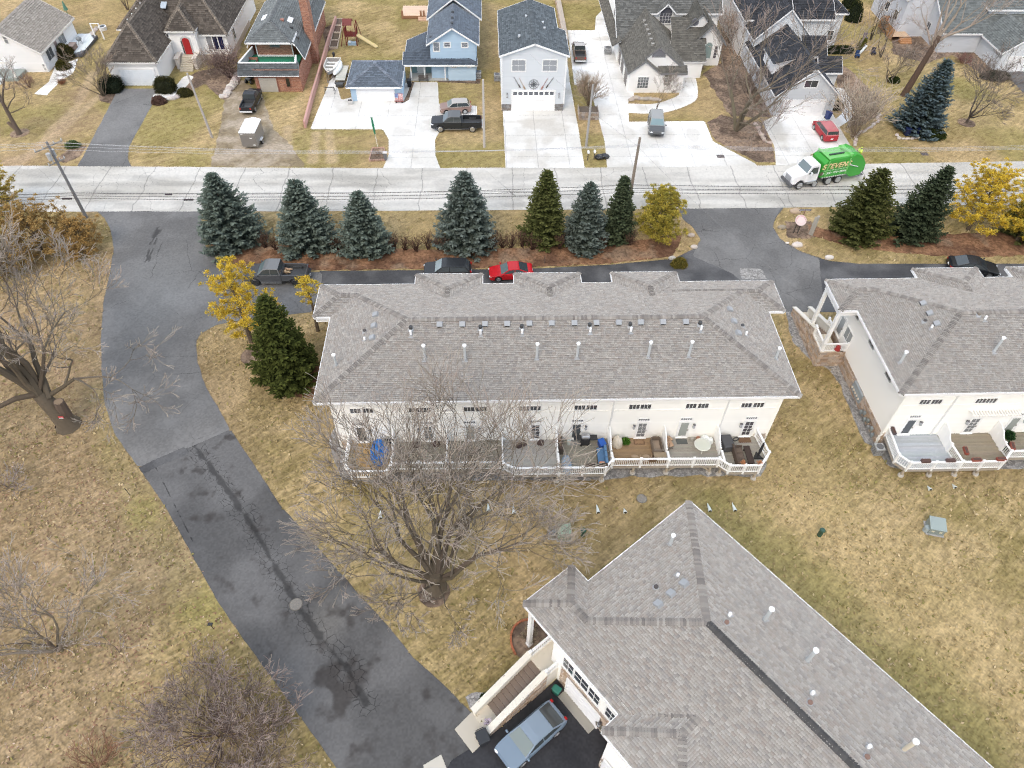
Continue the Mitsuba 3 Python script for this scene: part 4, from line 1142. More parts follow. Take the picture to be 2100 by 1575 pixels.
def box_walls(t, x0, x1, y0, y1, z0, subs, color, siding=None, zmax=None, name='wall', mat='matte', label=None):
  return walls(t, [(x0, y0), (x1, y0), (x1, y1), (x0, y1)], z0, subs, color, ID, siding, zmax, name, mat, label)
def pal(c, a=0.16, n=5):
  c = np.array(c) * 0.82
  return [c * k for k in np.linspace(1 - a, 1 + a, n)]
def base_course(t, x0, x1, y0, y1, h, color=(0.50, 0.44, 0.36)):
  m = M(color)
  m.box(x0 - 0.06, x1 + 0.06, y0 - 0.06, y1 + 0.06, 0, h)
  put('foundation', m, 'matte', t)
def small_vents(t, spots, color=(0.10, 0.10, 0.11), s=0.2, h=0.22, base='roof_vent'):
  for x, y, z in spots:
    m = M(color)
    m.box(x - s, x + s, y - s, y + s, z - 0.15, z + h * 0.7)
    m.box(x - s * 1.2, x + s * 1.2, y - s * 1.2, y + s * 1.1, z + h * 0.7, z + h)
    put(base, m, 'satin', t)
# tall pale grey garage house with oars on its front
h6 = thing('garage_house', 'tall pale grey house with oars and a compass over its white garage door', 'house')
p6 = sbox(14.95, 56.95, 23.95, 64.7).union(sbox(14.95, 64.7, 22.9, 71.3))
s6 = [{'poly': p6, 'planes': [(0.34, 0, 7.5 - 0.34 * 14.95), (-0.34, 0, 7.5 + 0.34 * 23.95)]}]
make_roof(h6, s6, ID, pal((0.125, 0.145, 0.16), 0.25), expo=0.28, wid=(0.3, 0.6))
PALE = (0.60, 0.635, 0.67)
walls(h6, [(15.3, 57.3), (23.6, 57.3), (23.6, 64.5), (22.6, 64.5), (22.6, 71), (15.3, 71)], 0, s6, PALE, ID, 0.2)
for a, b in (((16.62, 6.84), (18.31, 5.45)), ((20.6, 6.84), (22.38, 5.45))):
  fwin(h6, a, b, 57.3, 2, 2, glass=(0.26, 0.28, 0.31), trim=0.12)
garage_door(h6, ID, 19.5, 57.28, 0.02, 5.6, 2.75, lights=8, nx=8)
for x in (16.0, 22.9):
  lantern(h6, ID, x, 57.25, 2.2, h=0.5)
m = M()
for a, b in ((15.3, 16.55), (22.45, 23.6)):
  stone_face(m, (a, 57.24), (b, 57.24), 0, 0.95, 0.95, hh=(0.1, 0.2), ww=(0.2, 0.5))
m.c = [c * np.array([0.8, 0.95, 1.15]) * 0.75 for c in m.c]
put('stone_base', m, 'matte', h6, label='grey ledge stone at both sides of the garage door')
q = M((0.80, 0.80, 0.80))
q.box(15.2, 15.36, 57.15, 57.36, 0.95, 7.4)
q.box(23.54, 23.7, 57.15, 57.36, 0.95, 7.4)
put('corner_trim', q, 'satin', h6)
for (a, b), c in ((((16.86, 4.66), (17.72, 3.22)), (0.07, 0.06, 0.06)), (((17.57, 4.46), (18.37, 3.02)), (0.30, 0.19, 0.10)), (((21.28, 4.46), (20.51, 3.01)), (0.30, 0.10, 0.07)), (((22.04, 4.59), (21.15, 3.21)), (0.07, 0.06, 0.06))):
  o = M(c)
  A, B = np.array([a[0], 57.2, a[1]]), np.array([b[0], 57.2, b[1]])
  d = (B - A) / np.linalg.norm(B - A)
  o.tube([A, B - d * 0.45], [0.03, 0.03], 6)
  o.tube([B - d * 0.5, B - d * 0.4, B], [0.03, 0.09, 0.075], 6)
  single('oar', o, {0.07: 'dark oar hung slanting on the tall grey garage house, outermost ' + ('left' if a[0] < 19 else 'right'), 0.30: ('brown' if c[1] > 0.15 else 'reddish') + ' oar hung slanting on the tall grey garage house, inner ' + ('left' if a[0] < 19 else 'right')}[c[0]], 'oar', 'satin', group='oars on the tall garage house')
cx, cz = (19.48, 3.68)
o = M((0.06, 0.065, 0.075))
for r in (0.62, 0.36, 0.14):
  a = np.arange(25) * PI / 12
  o.tube([(cx + r * math.cos(k), 57.22, cz + r * math.sin(k)) for k in a], 0.025, 5, cap=False)
for k in range(8):
  a = k * PI / 4
  L = 0.78 if k % 2 == 0 else 0.6
  o.tube([(cx, 57.22, cz), (cx + L * math.cos(a), 57.22, cz + L * math.sin(a))], [0.05, 0.01], 5)
single('compass_rose', o, 'round black metal compass rose on the tall grey garage house', 'wall decoration', 'satin')
small_vents(h6, [(17.6, 60.5, 8.45), (18.7, 66, 8.75), (20.9, 64.5, 8.55), (21, 62.8, 8.5)], (0.55, 0.57, 0.6), 0.12)
# pale blue detached garage
BLUE = (0.40, 0.53, 0.66)
SLATE = pal((0.155, 0.185, 0.225), 0.16)
h4 = thing('garage', 'pale blue detached garage with grey hip roof and a flag by its door', 'garage')
x0, y0 = (-5.63, 59.29)
x1, y1 = (1.91, 67.29)
s4 = [hip(x0, x1 - 0.1, y0, y1, 2.3, 0.42)]
make_roof(h4, s4, ID, SLATE, expo=0.28, wid=(0.3, 0.6), cap_pal=pal((0.22, 0.25, 0.30)))
box_walls(h4, -5.2, 1.65, 60.0, y1 - 0.4, 0, s4, BLUE, 0.22)
garage_door(h4, ID, -1.85, 59.98, 0.02, 4.9, 1.95, nx=6)
fl = thing('flag', 'painted wooden flag with stars and stripes leaning on the blue garage', 'flag')
(ax, az), (bx, bz) = (0.74, 1.21), (1.83, 0.2)
for i in range(13):
  m = M((0.50, 0.06, 0.06) if i % 2 == 0 else (0.75, 0.74, 0.72))
  h = (az - bz) / 13
  m.box(ax, bx, 59.66, 59.7, az - (i + 1) * h, az - i * h - 0.004)
  put('stripe', m, 'satin', fl)
m = M((0.04, 0.09, 0.33))
m.box(ax, ax + (bx - ax) * 0.42, 59.63, 59.66, az - (az - bz) * 7 / 13, az)
put('canton', m, 'satin', fl)
m = M((0.75, 0.75, 0.75))
for i in range(5):
  for j in range(4):
    u, w = ax + (bx - ax) * 0.42 * (i + 0.5) / 5, az - (az - bz) * 7 / 13 * (j + 0.5) / 4
    m.tube([(u, 59.63, w), (u, 59.615, w)], [0.03, 0.03], 5)
put('stars', m, 'satin', fl, kind='stuff')
tr = thing('utility_cart', 'small low cart standing under the painted flag', 'cart')
m = M((0.25, 0.08, 0.07))
m.box(ax - 0.05, bx + 0.05, 59.35, 59.6, 0.22, 0.3)
put('bed', m, 'satin', tr)
for x in (ax + 0.15, bx - 0.15):
  m = M((0.04, 0.04, 0.04))
  m.tube([(x, 59.42, 0.13), (x, 59.54, 0.13)], [0.13, 0.13], 10)
  put('wheel', m, 'satin', tr)
# pale blue house behind the garage
h5 = thing('house', 'narrow pale blue two storey house with a front porch', 'house')
ux0, uy0 = (5.01, 66.07)
ux1, _ = (12.28, 65.91)
cx = (ux0 + ux1) / 2
pu = 0.62
s5 = [hip(ux0, ux1, uy0, 82, 5.0, pu, 'WE'), hip(ux0 - 0.35, ux1 + 0.35, uy0 + 8.6, 90, 5.0, pu + 0.1, 'WE')]
pe, py = (1.58, 65.44)[0], (6.62, 65.5)[1]
s5p = [hip(pe, ux1 - 0.3, py, uy0 + 1.6, 2.45, 0.42, 'SE'), hip(pe + 0.05, ux0 + 2, py, 73.6, 2.45, 0.42, 'SW')]
make_roof(h5, s5, ID, SLATE, expo=0.28, wid=(0.3, 0.6), cap_pal=pal((0.20, 0.23, 0.28)))
make_roof(h5, s5p, ID, pal((0.115, 0.14, 0.175), 0.14), expo=0.28, wid=(0.3, 0.6))
box_walls(h5, ux0 + 0.45, ux1 - 0.45, uy0 + 0.5, 85, 0, s5, BLUE, 0.22)
for a, b in (((5.99, 5.06), (6.74, 3.99)), ((7.48, 5.09), (8.26, 4.56)), ((9.91, 5.06), (10.7, 4.53))):
  fwin(h5, a, b, uy0 + 0.5, 1, 2, trim=0.12, glass=(0.13, 0.15, 0.18))
yw = py + 0.5
m = M((0.45, 0.58, 0.70))
wall_run(m, ((7.84, 66.02)[0], yw), ((11.75, 66.01)[0], yw), 0, None, (0.45, 0.58, 0.70), 0.2, 2.4)
wall_run(m, ((11.75, 66.01)[0], yw), ((11.75, 66.01)[0], uy0 + 1), 0, None, (0.42, 0.55, 0.67), 0.2, 2.4)
wall_run(m, ((7.84, 66.02)[0], uy0 + 1), ((7.84, 66.02)[0], yw), 0, None, (0.30, 0.44, 0.48), 0.2, 2.4)
put('porch_room_wall', m, 'matte', h5)
fwin(h5, (8.28, 2.31), (8.98, 1.93), yw, 2, 1, trim=0.08, glass=(0.03, 0.03, 0.03))
fwin(h5, (10.71, 2.31), (11.04, 1.93), yw, 1, 1, trim=0.08, glass=(0.28, 0.31, 0.33))
m = M((0.20, 0.31, 0.33))
wall_run(m, (pe + 0.9, yw + 2.2), ((7.84, 66.02)[0], yw + 2.2), 0, None, (0.22, 0.34, 0.36), 0.2, 2.6)
wall_run(m, (pe + 0.9, 73), (pe + 0.9, yw + 2.2), 0, None, (0.36, 0.48, 0.56), 0.2, 2.6)
put('porch_wall', m, 'matte', h5)
door(h5, ID, pe + 2.3, yw + 2.15, 0.1, 1.0, 2.0, color=(0.62, 0.66, 0.66))
for x in (pe + 1.0, pe + 2.9, (7.7, 66.02)[0] - 0.3):
  m = M(WHITE)
  m.box(x - 0.07, x + 0.07, yw - 0.1, yw + 0.04, 0, 2.45)
  put('porch_post', m, 'satin', h5)
m = M((0.42, 0.42, 0.40))
m.box(pe + 0.6, (7.7, 66.02)[0], yw - 0.1, yw + 2.2, 0, 0.12)
put('porch_floor', m, 'matte', h5)
small_vents(h5, [(cx, uy0 + d, 5.0 + pu * (ux1 - cx)) for d in (1.4, 3.2, 5.2)] + [(ux0 + 0.6, uy0 + 1.6, 5.3)], (0.05, 0.055, 0.06), 0.16)
small_vents(h5, [(cx - 2.6, uy0 + 7.6, 5.3)], (0.08, 0.08, 0.09), 0.2, 0.3)
b = thing('bench', 'dark bench on the porch of the pale blue house', 'bench')
m = M((0.10, 0.09, 0.085))
m.box(pe + 2.0, pe + 3.4, yw - 0.5, yw - 0.1, 0.4, 0.46)
put('seat', m, 'matte', b)
m = M((0.10, 0.09, 0.085))
m.box(pe + 2.0, pe + 3.4, yw - 0.1, yw - 0.05, 0.46, 0.85)
put('backrest', m, 'matte', b)
for x in (pe + 2.05, pe + 3.3):
  m = M((0.07, 0.07, 0.07))
  m.box(x, x + 0.06, yw - 0.48, yw - 0.08, 0.0, 0.4)
  put('leg', m, 'matte', b)
# white stucco house
STUC = (0.80, 0.795, 0.78)
BROWNROOF = pal((0.165, 0.155, 0.135), 0.22)
h7 = thing('house', 'large white stucco house with many brown grey gables', 'house')
k = 0.756
g0, g1, gy = 32.75, 41.0, 61.95
s7 = [{'poly': sbox(g0, 62.9, g1, 77), 'planes': [(k, 0, 2.9 - k * g0), (-k, 0, 2.9 + k * g1)]},
    {'poly': sbox(g0, gy, 37.3, 64), 'planes': [(k, 0, 2.9 - k * g0), (-k, 0, 2.9 + k * 37.3)]},
    {'poly': sbox(37.0, gy, g1, 63.0), 'planes': [(0, 0.6, 2.9 - 0.6 * gy)]}]
make_roof(h7, s7, ID, BROWNROOF, trim=(0.16, 0.16, 0.165), expo=0.28, wid=(0.3, 0.6))
w = M(STUC)
for a, b in (((33.1, 62.25), (36.95, 62.25)), ((36.95, 62.25), (40.7, 62.25)), ((40.7, 62.25), (40.7, 76)), ((33.1, 76), (33.1, 62.25))):
  wall_run(w, a, b, 0, s7, STUC)
wall_run(w, (g0 + 0.3, 63.0), (g1 - 0.3, 63.0), 2.9, [s7[0]], STUC)
put('garage_wing_wall', w, 'matte', h7)
fwin(h7, (34.33, 2.25), (35.8, 0.72), 62.25, 4, 4, glass=(0.09, 0.10, 0.11))
fwin(h7, (37.98, 2.59), (38.96, 1.13), 62.25, 2, 4, glass=(0.17, 0.16, 0.14))
x_, z_ = (36.86, 4.77)
window(h7, ID, x_, 63.0, z_ - 0.02, 1.7, 0.04, -90, 1, 1, glass=(0.11, 0.11, 0.13), arch=True, frame=(0.12, 0.12, 0.14))
for y in (63.6, 67.2, 70.2):
  garage_door(h7, ID, 33.09, y + 1.2, 0.02, 2.4, 2.2, 180, color=(0.17, 0.155, 0.15), nx=3, frame=STUC)
small_vents(h7, [(36.2, 64.8 + i * 1.55, 5.55) for i in range(6)], (0.30, 0.29, 0.27), 0.17, 0.22)
e = 5.5
s7m = [{'poly': sbox(32.4, 75.5, 48.4, 92), 'planes': [(0, 0.62, e - 0.62 * 75.5), (0, -0.62, e + 0.62 * 92)]},
     {'poly': sbox(32.4, 71.6, 37.2, 75.6), 'planes': [(0, 0.62, e - 0.62 * 75.5)]},
     {'poly': sbox(38.6, 75.3, 41.4, 80), 'planes': [(0.95, 0, e + 0.1 - 0.95 * 38.6), (-0.95, 0, e + 0.1 + 0.95 * 41.4)]}]
make_roof(h7, s7m, ID, pal((0.175, 0.175, 0.165), 0.22), expo=0.28, wid=(0.3, 0.6))
w = M(STUC)
for a, b in (((32.8, 72.0), (37.0, 72.0)), ((37.0, 72), (37.0, 75.9)), ((37.0, 75.9), (48.0, 75.9)), ((48.0, 75.9), (48.0, 91.5)), ((32.8, 91.5), (32.8, 72.0))):
  wall_run(w, a, b, 0, s7m, STUC)
wall_run(w, (38.8, 75.85), (41.2, 75.85), 5, [s7m[2]], STUC)
put('main_wall', w, 'matte', h7)
x_, z_ = (40.18, 4.04)
window(h7, ID, 40.0, 75.85, z_, 1.75, 1.35, -90, 4, 3, arch=True, glass=(0.11, 0.11, 0.13), trim=0.1)
s7s = [{'poly': sbox(31.55, 70.5, 32.85, 88), 'planes': [(0.6, 0, 2.9 - 0.6 * 31.55)]}]
make_roof(h7, s7s, ID, BROWNROOF, expo=0.28, wid=(0.3, 0.6))
swin(h7, (78.0, 3.9), (79.0, 5.0), 32.78, 180, 1, 1)
s7e = [{'poly': sbox(40.2, 69.9, 45.2, 73.6), 'planes': [(0, 0.62, 3.5 - 0.62 * 69.9)]}, {'poly': sbox(39.6, 66.3, 44.6, 69.2), 'planes': [(0, 0.62, 2.6 - 0.62 * 66.3)]}]
make_roof(h7, s7e, ID, BROWNROOF, expo=0.28, wid=(0.3, 0.6))
w = M(STUC)
wall_run(w, (40.5, 70.2), (45, 70.2), 0, s7e[:1], STUC)
wall_run(w, (40.5, 66.7), (44.3, 66.7), 0, s7e[1:], STUC)
wall_run(w, (44.3, 66.7), (44.3, 71), 0, s7e[1:], STUC)
put('entry_wall', w, 'matte', h7)
s7r = [{'poly': sbox(43.1, 70.1, 48.2, 76), 'planes': [(1.1, 0, 3.2 - 1.1 * 43.1), (-1.1, 0, 3.2 + 1.1 * 48.2)]},
     {'poly': sbox(41.6, 71.9, 47.3, 78), 'planes': [(1.0, 0, 4.0 - 1.0 * 41.6), (-1.0, 0, 4.0 + 1.0 * 47.3)]}]
make_roof(h7, s7r, ID, pal((0.125, 0.12, 0.105), 0.2), trim=(0.18, 0.18, 0.18), expo=0.28, wid=(0.3, 0.6))
w = M(STUC)
for a, b, s in (((43.4, 70.7), (47.8, 70.7), s7r[:1]), ((47.8, 70.7), (47.8, 75.9), s7r[:1]), ((43.4, 75.9), (43.4, 70.7), s7r[:1]), ((41.9, 72.2), (47.0, 72.2), s7r[1:]), ((41.9, 76), (41.9, 72.2), s7r[1:])):
  wall_run(w, a, b, 0, s, STUC)
put('gable_wall', w, 'matte', h7)
x_, z_ = (45.84, 1.1)
window(h7, ID, x_, 70.7, z_, 1.05, 1.75, -90, 1, 1, arch=True, glass=(0.25, 0.33, 0.32), trim=0.14)
for u in (1431.5, 1461.5):
  xx, zz = (44.6, 1.1)
  window(h7, ID, x_ + (1.15 if u > 1440 else -1.15), 70.7, zz, 0.42, 1.75, -90, 1, 4, glass=(0.09, 0.09, 0.10))
x_, z_ = (43.55, 5.66)
m = M((0.13, 0.13, 0.15))
m.tube([(x_, 72.18, z_), (x_, 72.08, z_)], [0.5, 0.5], 16)
put('round_window', m, 'glass', h7)
x_, z_ = (41.95, 3.24)
window(h7, ID, x_, 72.2, 1.2, 1.25, 2.1, -90, 2, 2, arch=True, glass=(0.045, 0.045, 0.05), name='arched_entry', trim=0.2)
# grey gabled house with the red van
h8 = thing('house', 'pale grey gabled house with near black roof behind the red minivan', 'house')
GREYSIDE = (0.56, 0.58, 0.60)
DARKROOF = pal((0.052, 0.055, 0.064), 0.3)
k8 = 3.7 / 4.4
s8 = [hip(51.5, 60.3, 55.4, 72, 2.8, k8, 'WE')]
make_roof(h8, s8, ID, DARKROOF, expo=0.28, wid=(0.3, 0.6))
box_walls(h8, 51.85, 59.95, 55.75, 72, 0, s8, GREYSIDE, 0.2, name='front_wall')
garage_door(h8, ID, 55.75, 55.72, 0.02, 5.6, 2.1, nx=8)
fwin(h8, (55.02, 4.84), (56.71, 3.96), 55.75, 2, 1, trim=0.12)
for x in (52.5, 59.2):
  lantern(h8, ID, x, 55.7, 1.9, h=0.5)
s8b = [{'poly': sbox(51.6, 69.0, 60.6, 80), 'planes': [(0.95, 0, 8.6 - 0.95 * 56.0), (-0.95, 0, 8.6 + 0.95 * 56.0)]}]
make_roof(h8, s8b, ID, DARKROOF, expo=0.28, wid=(0.3, 0.6))
box_walls(h8, 52.0, 60.2, 69.4, 80, 0, s8b, (0.60, 0.63, 0.66), 0.2, name='upper_wall')
s8c = [hip(51.2, 60, 73.5, 88, 5.4, 0.6, 'SNW'), hip(58.5, 67.4, 75.6, 90, 5.5, 0.6, 'SNE'), hip(58.5, 64.6, 73.4, 90, 5.5, 0.6, 'SN')]
make_roof(h8, s8c, ID, DARKROOF, expo=0.28, wid=(0.3, 0.6))
box_walls(h8, 51.6, 60, 74, 87.5, 0, s8c[:1], (0.62, 0.61, 0.60), 0.2, name='left_wall')
box_walls(h8, 60, 66.9, 76.1, 89.5, 0, s8c[1:2], GREYSIDE, 0.2, name='right_wall')
box_walls(h8, 60.3, 64.3, 73.9, 80, 0, s8c[2:], GREYSIDE, 0.2, name='bay_wall')
fwin(h8, (63.88, 5.29), (65.7, 4.32), 76.1, 2, 1, trim=0.1)
fwin(h8, (63.6, 2.82), (66.19, 1.44), 76.1, 3, 2, trim=0.1, glass=(0.06, 0.07, 0.08))
s8d = [{'poly': sbox(59.3, 62.0, 62.7, 65.6), 'planes': [(0, 0.85, 2.9 - 0.85 * 62.0), (0, -0.85, 2.9 + 0.85 * 65.6)]}, {'poly': sbox(58.2, 66.4, 61.9, 71.2), 'planes': [(0, 0.8, 3.2 - 0.8 * 66.4), (0, -0.8, 3.2 + 0.8 * 71.2)]}]
make_roof(h8, s8d, ID, DARKROOF, expo=0.28, wid=(0.3, 0.6))
box_walls(h8, 59, 62.3, 62.4, 65.3, 0, s8d[:1], GREYSIDE, 0.2, name='side_wall')
box_walls(h8, 58, 61.5, 66.8, 71, 0, s8d[1:], GREYSIDE, 0.2, name='side_wall')
w = M((0.72, 0.73, 0.75))
s8e = [{'poly': sbox(51.9, 60.2, 54.8, 65.2), 'planes': [(0.25, 0, 5.0 - 0.25 * 51.9)]}]
make_roof(h8, s8e, ID, DARKROOF, expo=0.28, wid=(0.3, 0.6))
box_walls(h8, 52.2, 55.2, 60.5, 65.0, 2.6, s8e, (0.74, 0.75, 0.77), 0.2, name='dormer_wall')
# grey house at the right edge
h9 = thing('house', 'grey roofed pale house in the upper right corner with white garage door', 'house')
GR = pal((0.20, 0.215, 0.21), 0.18)
s9 = [hip(88.5, 95.4, 68.3, 76, 2.8, 0.75, 'WE'), hip(82.5, 97, 74.6, 88, 3.0, 0.55, 'SN')]
make_roof(h9, s9, ID, GR, expo=0.28, wid=(0.3, 0.6))
box_walls(h9, 88.9, 95, 68.65, 75, 0, s9[:1], (0.60, 0.625, 0.65), 0.2, name='garage_wall')
box_walls(h9, 82.9, 96.6, 75.1, 87.5, 0, s9[1:], (0.56, 0.585, 0.62), 0.2)
garage_door(h9, ID, 92.4, 68.62, 0.02, 4.6, 2.15, nx=6)
s9b = [hip(89.6, 96.5, 77.3, 88, 5.4, 0.5, 'SWNE'), hip(78.2, 84.5, 80.5, 92, 5.6, 0.6, 'WE')]
make_roof(h9, s9b, ID, GR, expo=0.28, wid=(0.3, 0.6))
box_walls(h9, 90, 96.2, 77.7, 87.5, 2, s9b[:1], (0.58, 0.61, 0.64), 0.2, name='upper_wall')
box_walls(h9, 78.6, 84.2, 80.9, 91.5, 0, s9b[1:], (0.56, 0.58, 0.62), 0.2, name='left_wall')
for y in (83.0, 86.5):
  window(h9, ID, 78.6, y, 1.8, 1.2, 1.3, 180, 2, 1)
for y in (77.0, 80.0):
  window(h9, ID, 82.9, y, 1.2, 1.1, 1.3, 180, 2, 1)
dk = thing('wood_deck', 'orange tan wooden deck with board railing beside the far right house', 'deck')
m = M()
for i in range(14):
  m.box(77.2 + i * 0.2, 77.39 + i * 0.2, 79.0, 84.5, 0.7, 0.76, jit((0.56, 0.40, 0.27), 0.08))
put('boards', m, 'matte', dk, kind='stuff')
m = M()
for a, b in (((77.2, 79.0), (77.2, 84.5)), ((77.2, 84.5), (80, 84.5))):
  L = math.hypot(b[0] - a[0], b[1] - a[1])
  for i in range(int(L / 0.16)):
    x, y = a[0] + (b[0] - a[0]) * i * 0.16 / L, a[1] + (b[1] - a[1]) * i * 0.16 / L
    m.box(x, x + 0.12 if b[0] > a[0] else x + 0.03, y, y + (0.03 if b[0] > a[0] else 0.12), 0.1, 1.75, jit((0.42, 0.22, 0.10), 0.12))
put('railing_boards', m, 'matte', dk, kind='stuff')
for i in range(3):
  m = M((0.45, 0.24, 0.12))
  m.box(78.4, 80.2, 78.0 + i * 0.33, 78.4 + i * 0.33, 0, 0.2 + 0.2 * i)
  put('step', m, 'matte', dk)
# white house with brown hip roofs and red door
h2 = thing('house', 'white house with steep brown hip roofs and an arched red front door', 'house')
BR = pal((0.125, 0.105, 0.088), 0.28)
WH = (0.82, 0.82, 0.81)
s2 = [hip(-39.15, -31.75, 64.3, 80, 3.35, 1.07, 'WES'), hip(-32.4, -28.1, 71.35, 79, 4.6, 1.16, 'WES'), hip(-33.5, -24.0, 72.4, 86, 3.7, 1.15, 'WESN'), hip(-40.7, -24.2, 75.0, 92, 3.4, 0.95, 'WESN')]
make_roof(h2, s2, ID, BR, trim=(0.74, 0.73, 0.70), expo=0.28, wid=(0.3, 0.6), cap_pal=pal((0.25, 0.21, 0.17)))
box_walls(h2, -38.75, -32.15, 64.65, 78, 0, s2[:1], WH, None, name='garage_wall')
box_walls(h2, -32.1, -28.35, 71.7, 78, 0.0, s2[1:2], WH, None, name='entry_wall')
box_walls(h2, -28.4, -24.35, 72.75, 85, 0, s2[2:3], WH, None, name='right_wall')
box_walls(h2, -40.3, -24.6, 75.4, 91, 0, s2[3:], WH, None)
garage_door(h2, ID, -35.1, 64.62, 0.02, 4.7, 2.25, nx=1, nz=8, color=(0.76, 0.80, 0.84))
q = M((0.76, 0.76, 0.75))
q.box(-38.8, -32.1, 64.5, 64.66, 2.75, 3.05)
put('frieze', q, 'satin', h2)
m = M((0.50, 0.44, 0.37))
m.box(-28.4, -24.28, 72.66, 85, 0, 0.8)
m.box(-32.13, -28.3, 71.6, 72, 0, 1.2)
put('foundation', m, 'matte', h2)
x_, z_ = (-29.55, 3.86)
d_ = M((0.36, 0.02, 0.022))
xa, za = (-30.21, 3.73)
xb, zb = (-29.86, 1.37)
xd = (xa + xb) / 2 + 0.15
prof = Polygon([(-0.5, 0), (0.5, 0), (0.5, 1.95)] + [(0.5 * math.cos(a), 1.95 + 0.35 * math.sin(a)) for a in np.linspace(0, PI, 10)] + [(-0.5, 1.95)])
for poly, c, o, nm in ((prof.buffer(0.42), (0.78, 0.78, 0.77), 0.05, 'arch_surround'), (prof.buffer(0.24), (0.50, 0.50, 0.50), 0.08, 'arch_reveal'), (prof, (0.36, 0.02, 0.022), 0.12, 'door')):
  mm = M(c)
  e_ = trimesh.creation.extrude_polygon(poly.intersection(sbox(-2, 0, 2, 4)), 0.06, engine='earcut')
  vv = np.array(e_.vertices)[np.array(e_.faces)].reshape(-1, 3)
  mm.raw(np.column_stack([xd + vv[:, 0], 71.72 - o - vv[:, 2] + 0.03, 1.3 + vv[:, 1]]), np.arange(len(vv)).reshape(-1, 3))
  put(nm, mm, 'satin', h2, label='arched red front door' if nm == 'door' else None)
m = M((0.05, 0.05, 0.055))
m.box(xd - 0.72, xd - 0.56, 71.56, 71.6, 1.35, 3.2)
put('sidelight', m, 'glass', h2)
for (u0, u1) in ((1380, 1475), (1455, 1550), (1530, 1620)):
  a, b = (41.76, 2.91), (42.09, 1.16)
window(h2, ID, -26.9, 72.7, 1.55, 0.72, 1.9, -90, 1, 1, glass=(0.20, 0.20, 0.21))
window(h2, ID, -26.05, 72.7, 1.55, 0.66, 1.9, -90, 1, 1, glass=(0.012, 0.016, 0.05))
window(h2, ID, -25.25, 72.7, 1.55, 0.66, 1.9, -90, 1, 1, glass=(0.012, 0.016, 0.06))
window(h2, ID, -24.32, 76.3, 1.5, 0.9, 1.5, 0, 2, 1)
for i in range(7):
  m = M((0.50, 0.45, 0.36))
  y0 = 68.8 + i * 0.33
  m.box(-30.95, -29.1, y0, 71.65, i * 0.18, (i + 1) * 0.18)
  put('step', m, 'matte', h2)
for x in (-31.5, -28.95):
  m = M((0.60, 0.55, 0.50))
  m.box(x, x + 0.45, 69.6, 71.7, 0, 1.5)
  m.box(x - 0.1, x + 0.55, 69.5, 71.7, 1.5, 1.6, (0.62, 0.56, 0.50))
  put('stair_wall', m, 'matte', h2)
m = M((0.22, 0.27, 0.31))
m.box(-34.1, -33.2, 78.1, 79.5, 6.3, 7.6)
sk = on_slope(ID, -33.7, 77.7, s2[3:], -PI / 2)
m = M((0.40, 0.45, 0.50))
m.box(-0.42, 0.42, -1.1, 1.1, 0, 0.14)
put('skylight', m, 'glass', h2, sk)
for i in range(4):
  y = 68.5 + i * 1.4
  zz = rz(s2[3:] + s2[:1], -36.0, 70.5 + i * 2)
  q = M((0.80, 0.80, 0.80))
  x, y = -36.6, 70.8 + i * 1.9
  zz = rz(s2[:1], x, min(y, 79)) if y < 79 else 7
  q.cyl(x, y, zz - 0.1, zz + 0.45, 0.09, n=8)
  put('vent_pipe', q, 'satin', h2)
# brick house with roof terrace
h3 = thing('house', 'brick house with grey mansard roof, front terrace and tall chimney', 'house')
GREYR = pal((0.20, 0.215, 0.215), 0.14)
zb, xb_ = 5.35, -13.4
s3 = [{'poly': sbox(-20.7, 69.6, -12.0, 86).union(sbox(-13.15, 65.9, -12.0, 69.7)), 'planes': [(-2.1, 0, 3.2 + 2.1 * -12.0), (-0.55, 0, zb + 0.55 * xb_), (0.55, 0, zb + 0.55 * 19.3), (2.1, 0, 3.2 + 2.1 * 20.7)]},
    hip(-19.7, -13.3, 65.9, 80, 5.35, 0.56, 'WES')]
make_roof(h3, s3, ID, GREYR, expo=0.28, wid=(0.3, 0.6), cap_pal=pal((0.17, 0.18, 0.185)))
m = M()
for a, b, ss in (((-18.8, 67.7), (-13.9, 67.7), s3[1:]), ((-13.9, 67.7), (-13.9, 75), s3), ((-18.8, 75), (-18.8, 67.7), s3)):
  wall_run(m, a, b, 2.7, None, (0.3, 0.12, 0.08), None, 5.3)
put('bay_brick_wall', m, 'brick_mat', h3)
m = M()
for a, b in (((-18.6, 62.75), (-12.35, 62.75)), ((-12.35, 62.75), (-12.35, 85.5)), ((-18.6, 66.5), (-18.6, 62.75)), ((-20.4, 66.5), (-18.6, 66.5)), ((-20.4, 85.5), (-20.4, 66.5))):
  wall_run(m, a, b, 0, None, (0.3, 0.12, 0.08), None, 3.15)
put('brick_wall', m, 'brick_mat', h3)
m = M((0.035, 0.16, 0.10))
m.box(-20.2, -12.75, 63.6, 68.2, 2.68, 2.76)
m.box(-18.5, -14.0, 64.4, 66.6, 2.76, 2.785, (0.03, 0.22, 0.13))
put('terrace_floor', m, 'matte', h3, label='green floor of the roof terrace')
sk3 = [{'poly': sbox(-20.6, 62.2, -12.3, 63.55), 'planes': [(0, 0.85, 2.55 - 0.85 * 62.2)]}]
make_roof(h3, sk3, ID, pal((0.125, 0.135, 0.14), 0.2), expo=0.25, wid=(0.3, 0.6), caps=False)
for a, b in (((-20.45, 63.5), (-12.65, 63.5)), ((-20.4, 63.5), (-19.6, 68.5)), ((-12.75, 63.5), (-13.1, 65.8))):
  w = M((0.50, 0.51, 0.53))
  w.bar((*a, 3.2), (*b, 3.2), 0.14, 1.0)
  w.bar((*a, 3.73), (*b, 3.73), 0.24, 0.07, (0.78, 0.78, 0.78))
  put('parapet', w, 'matte', h3)
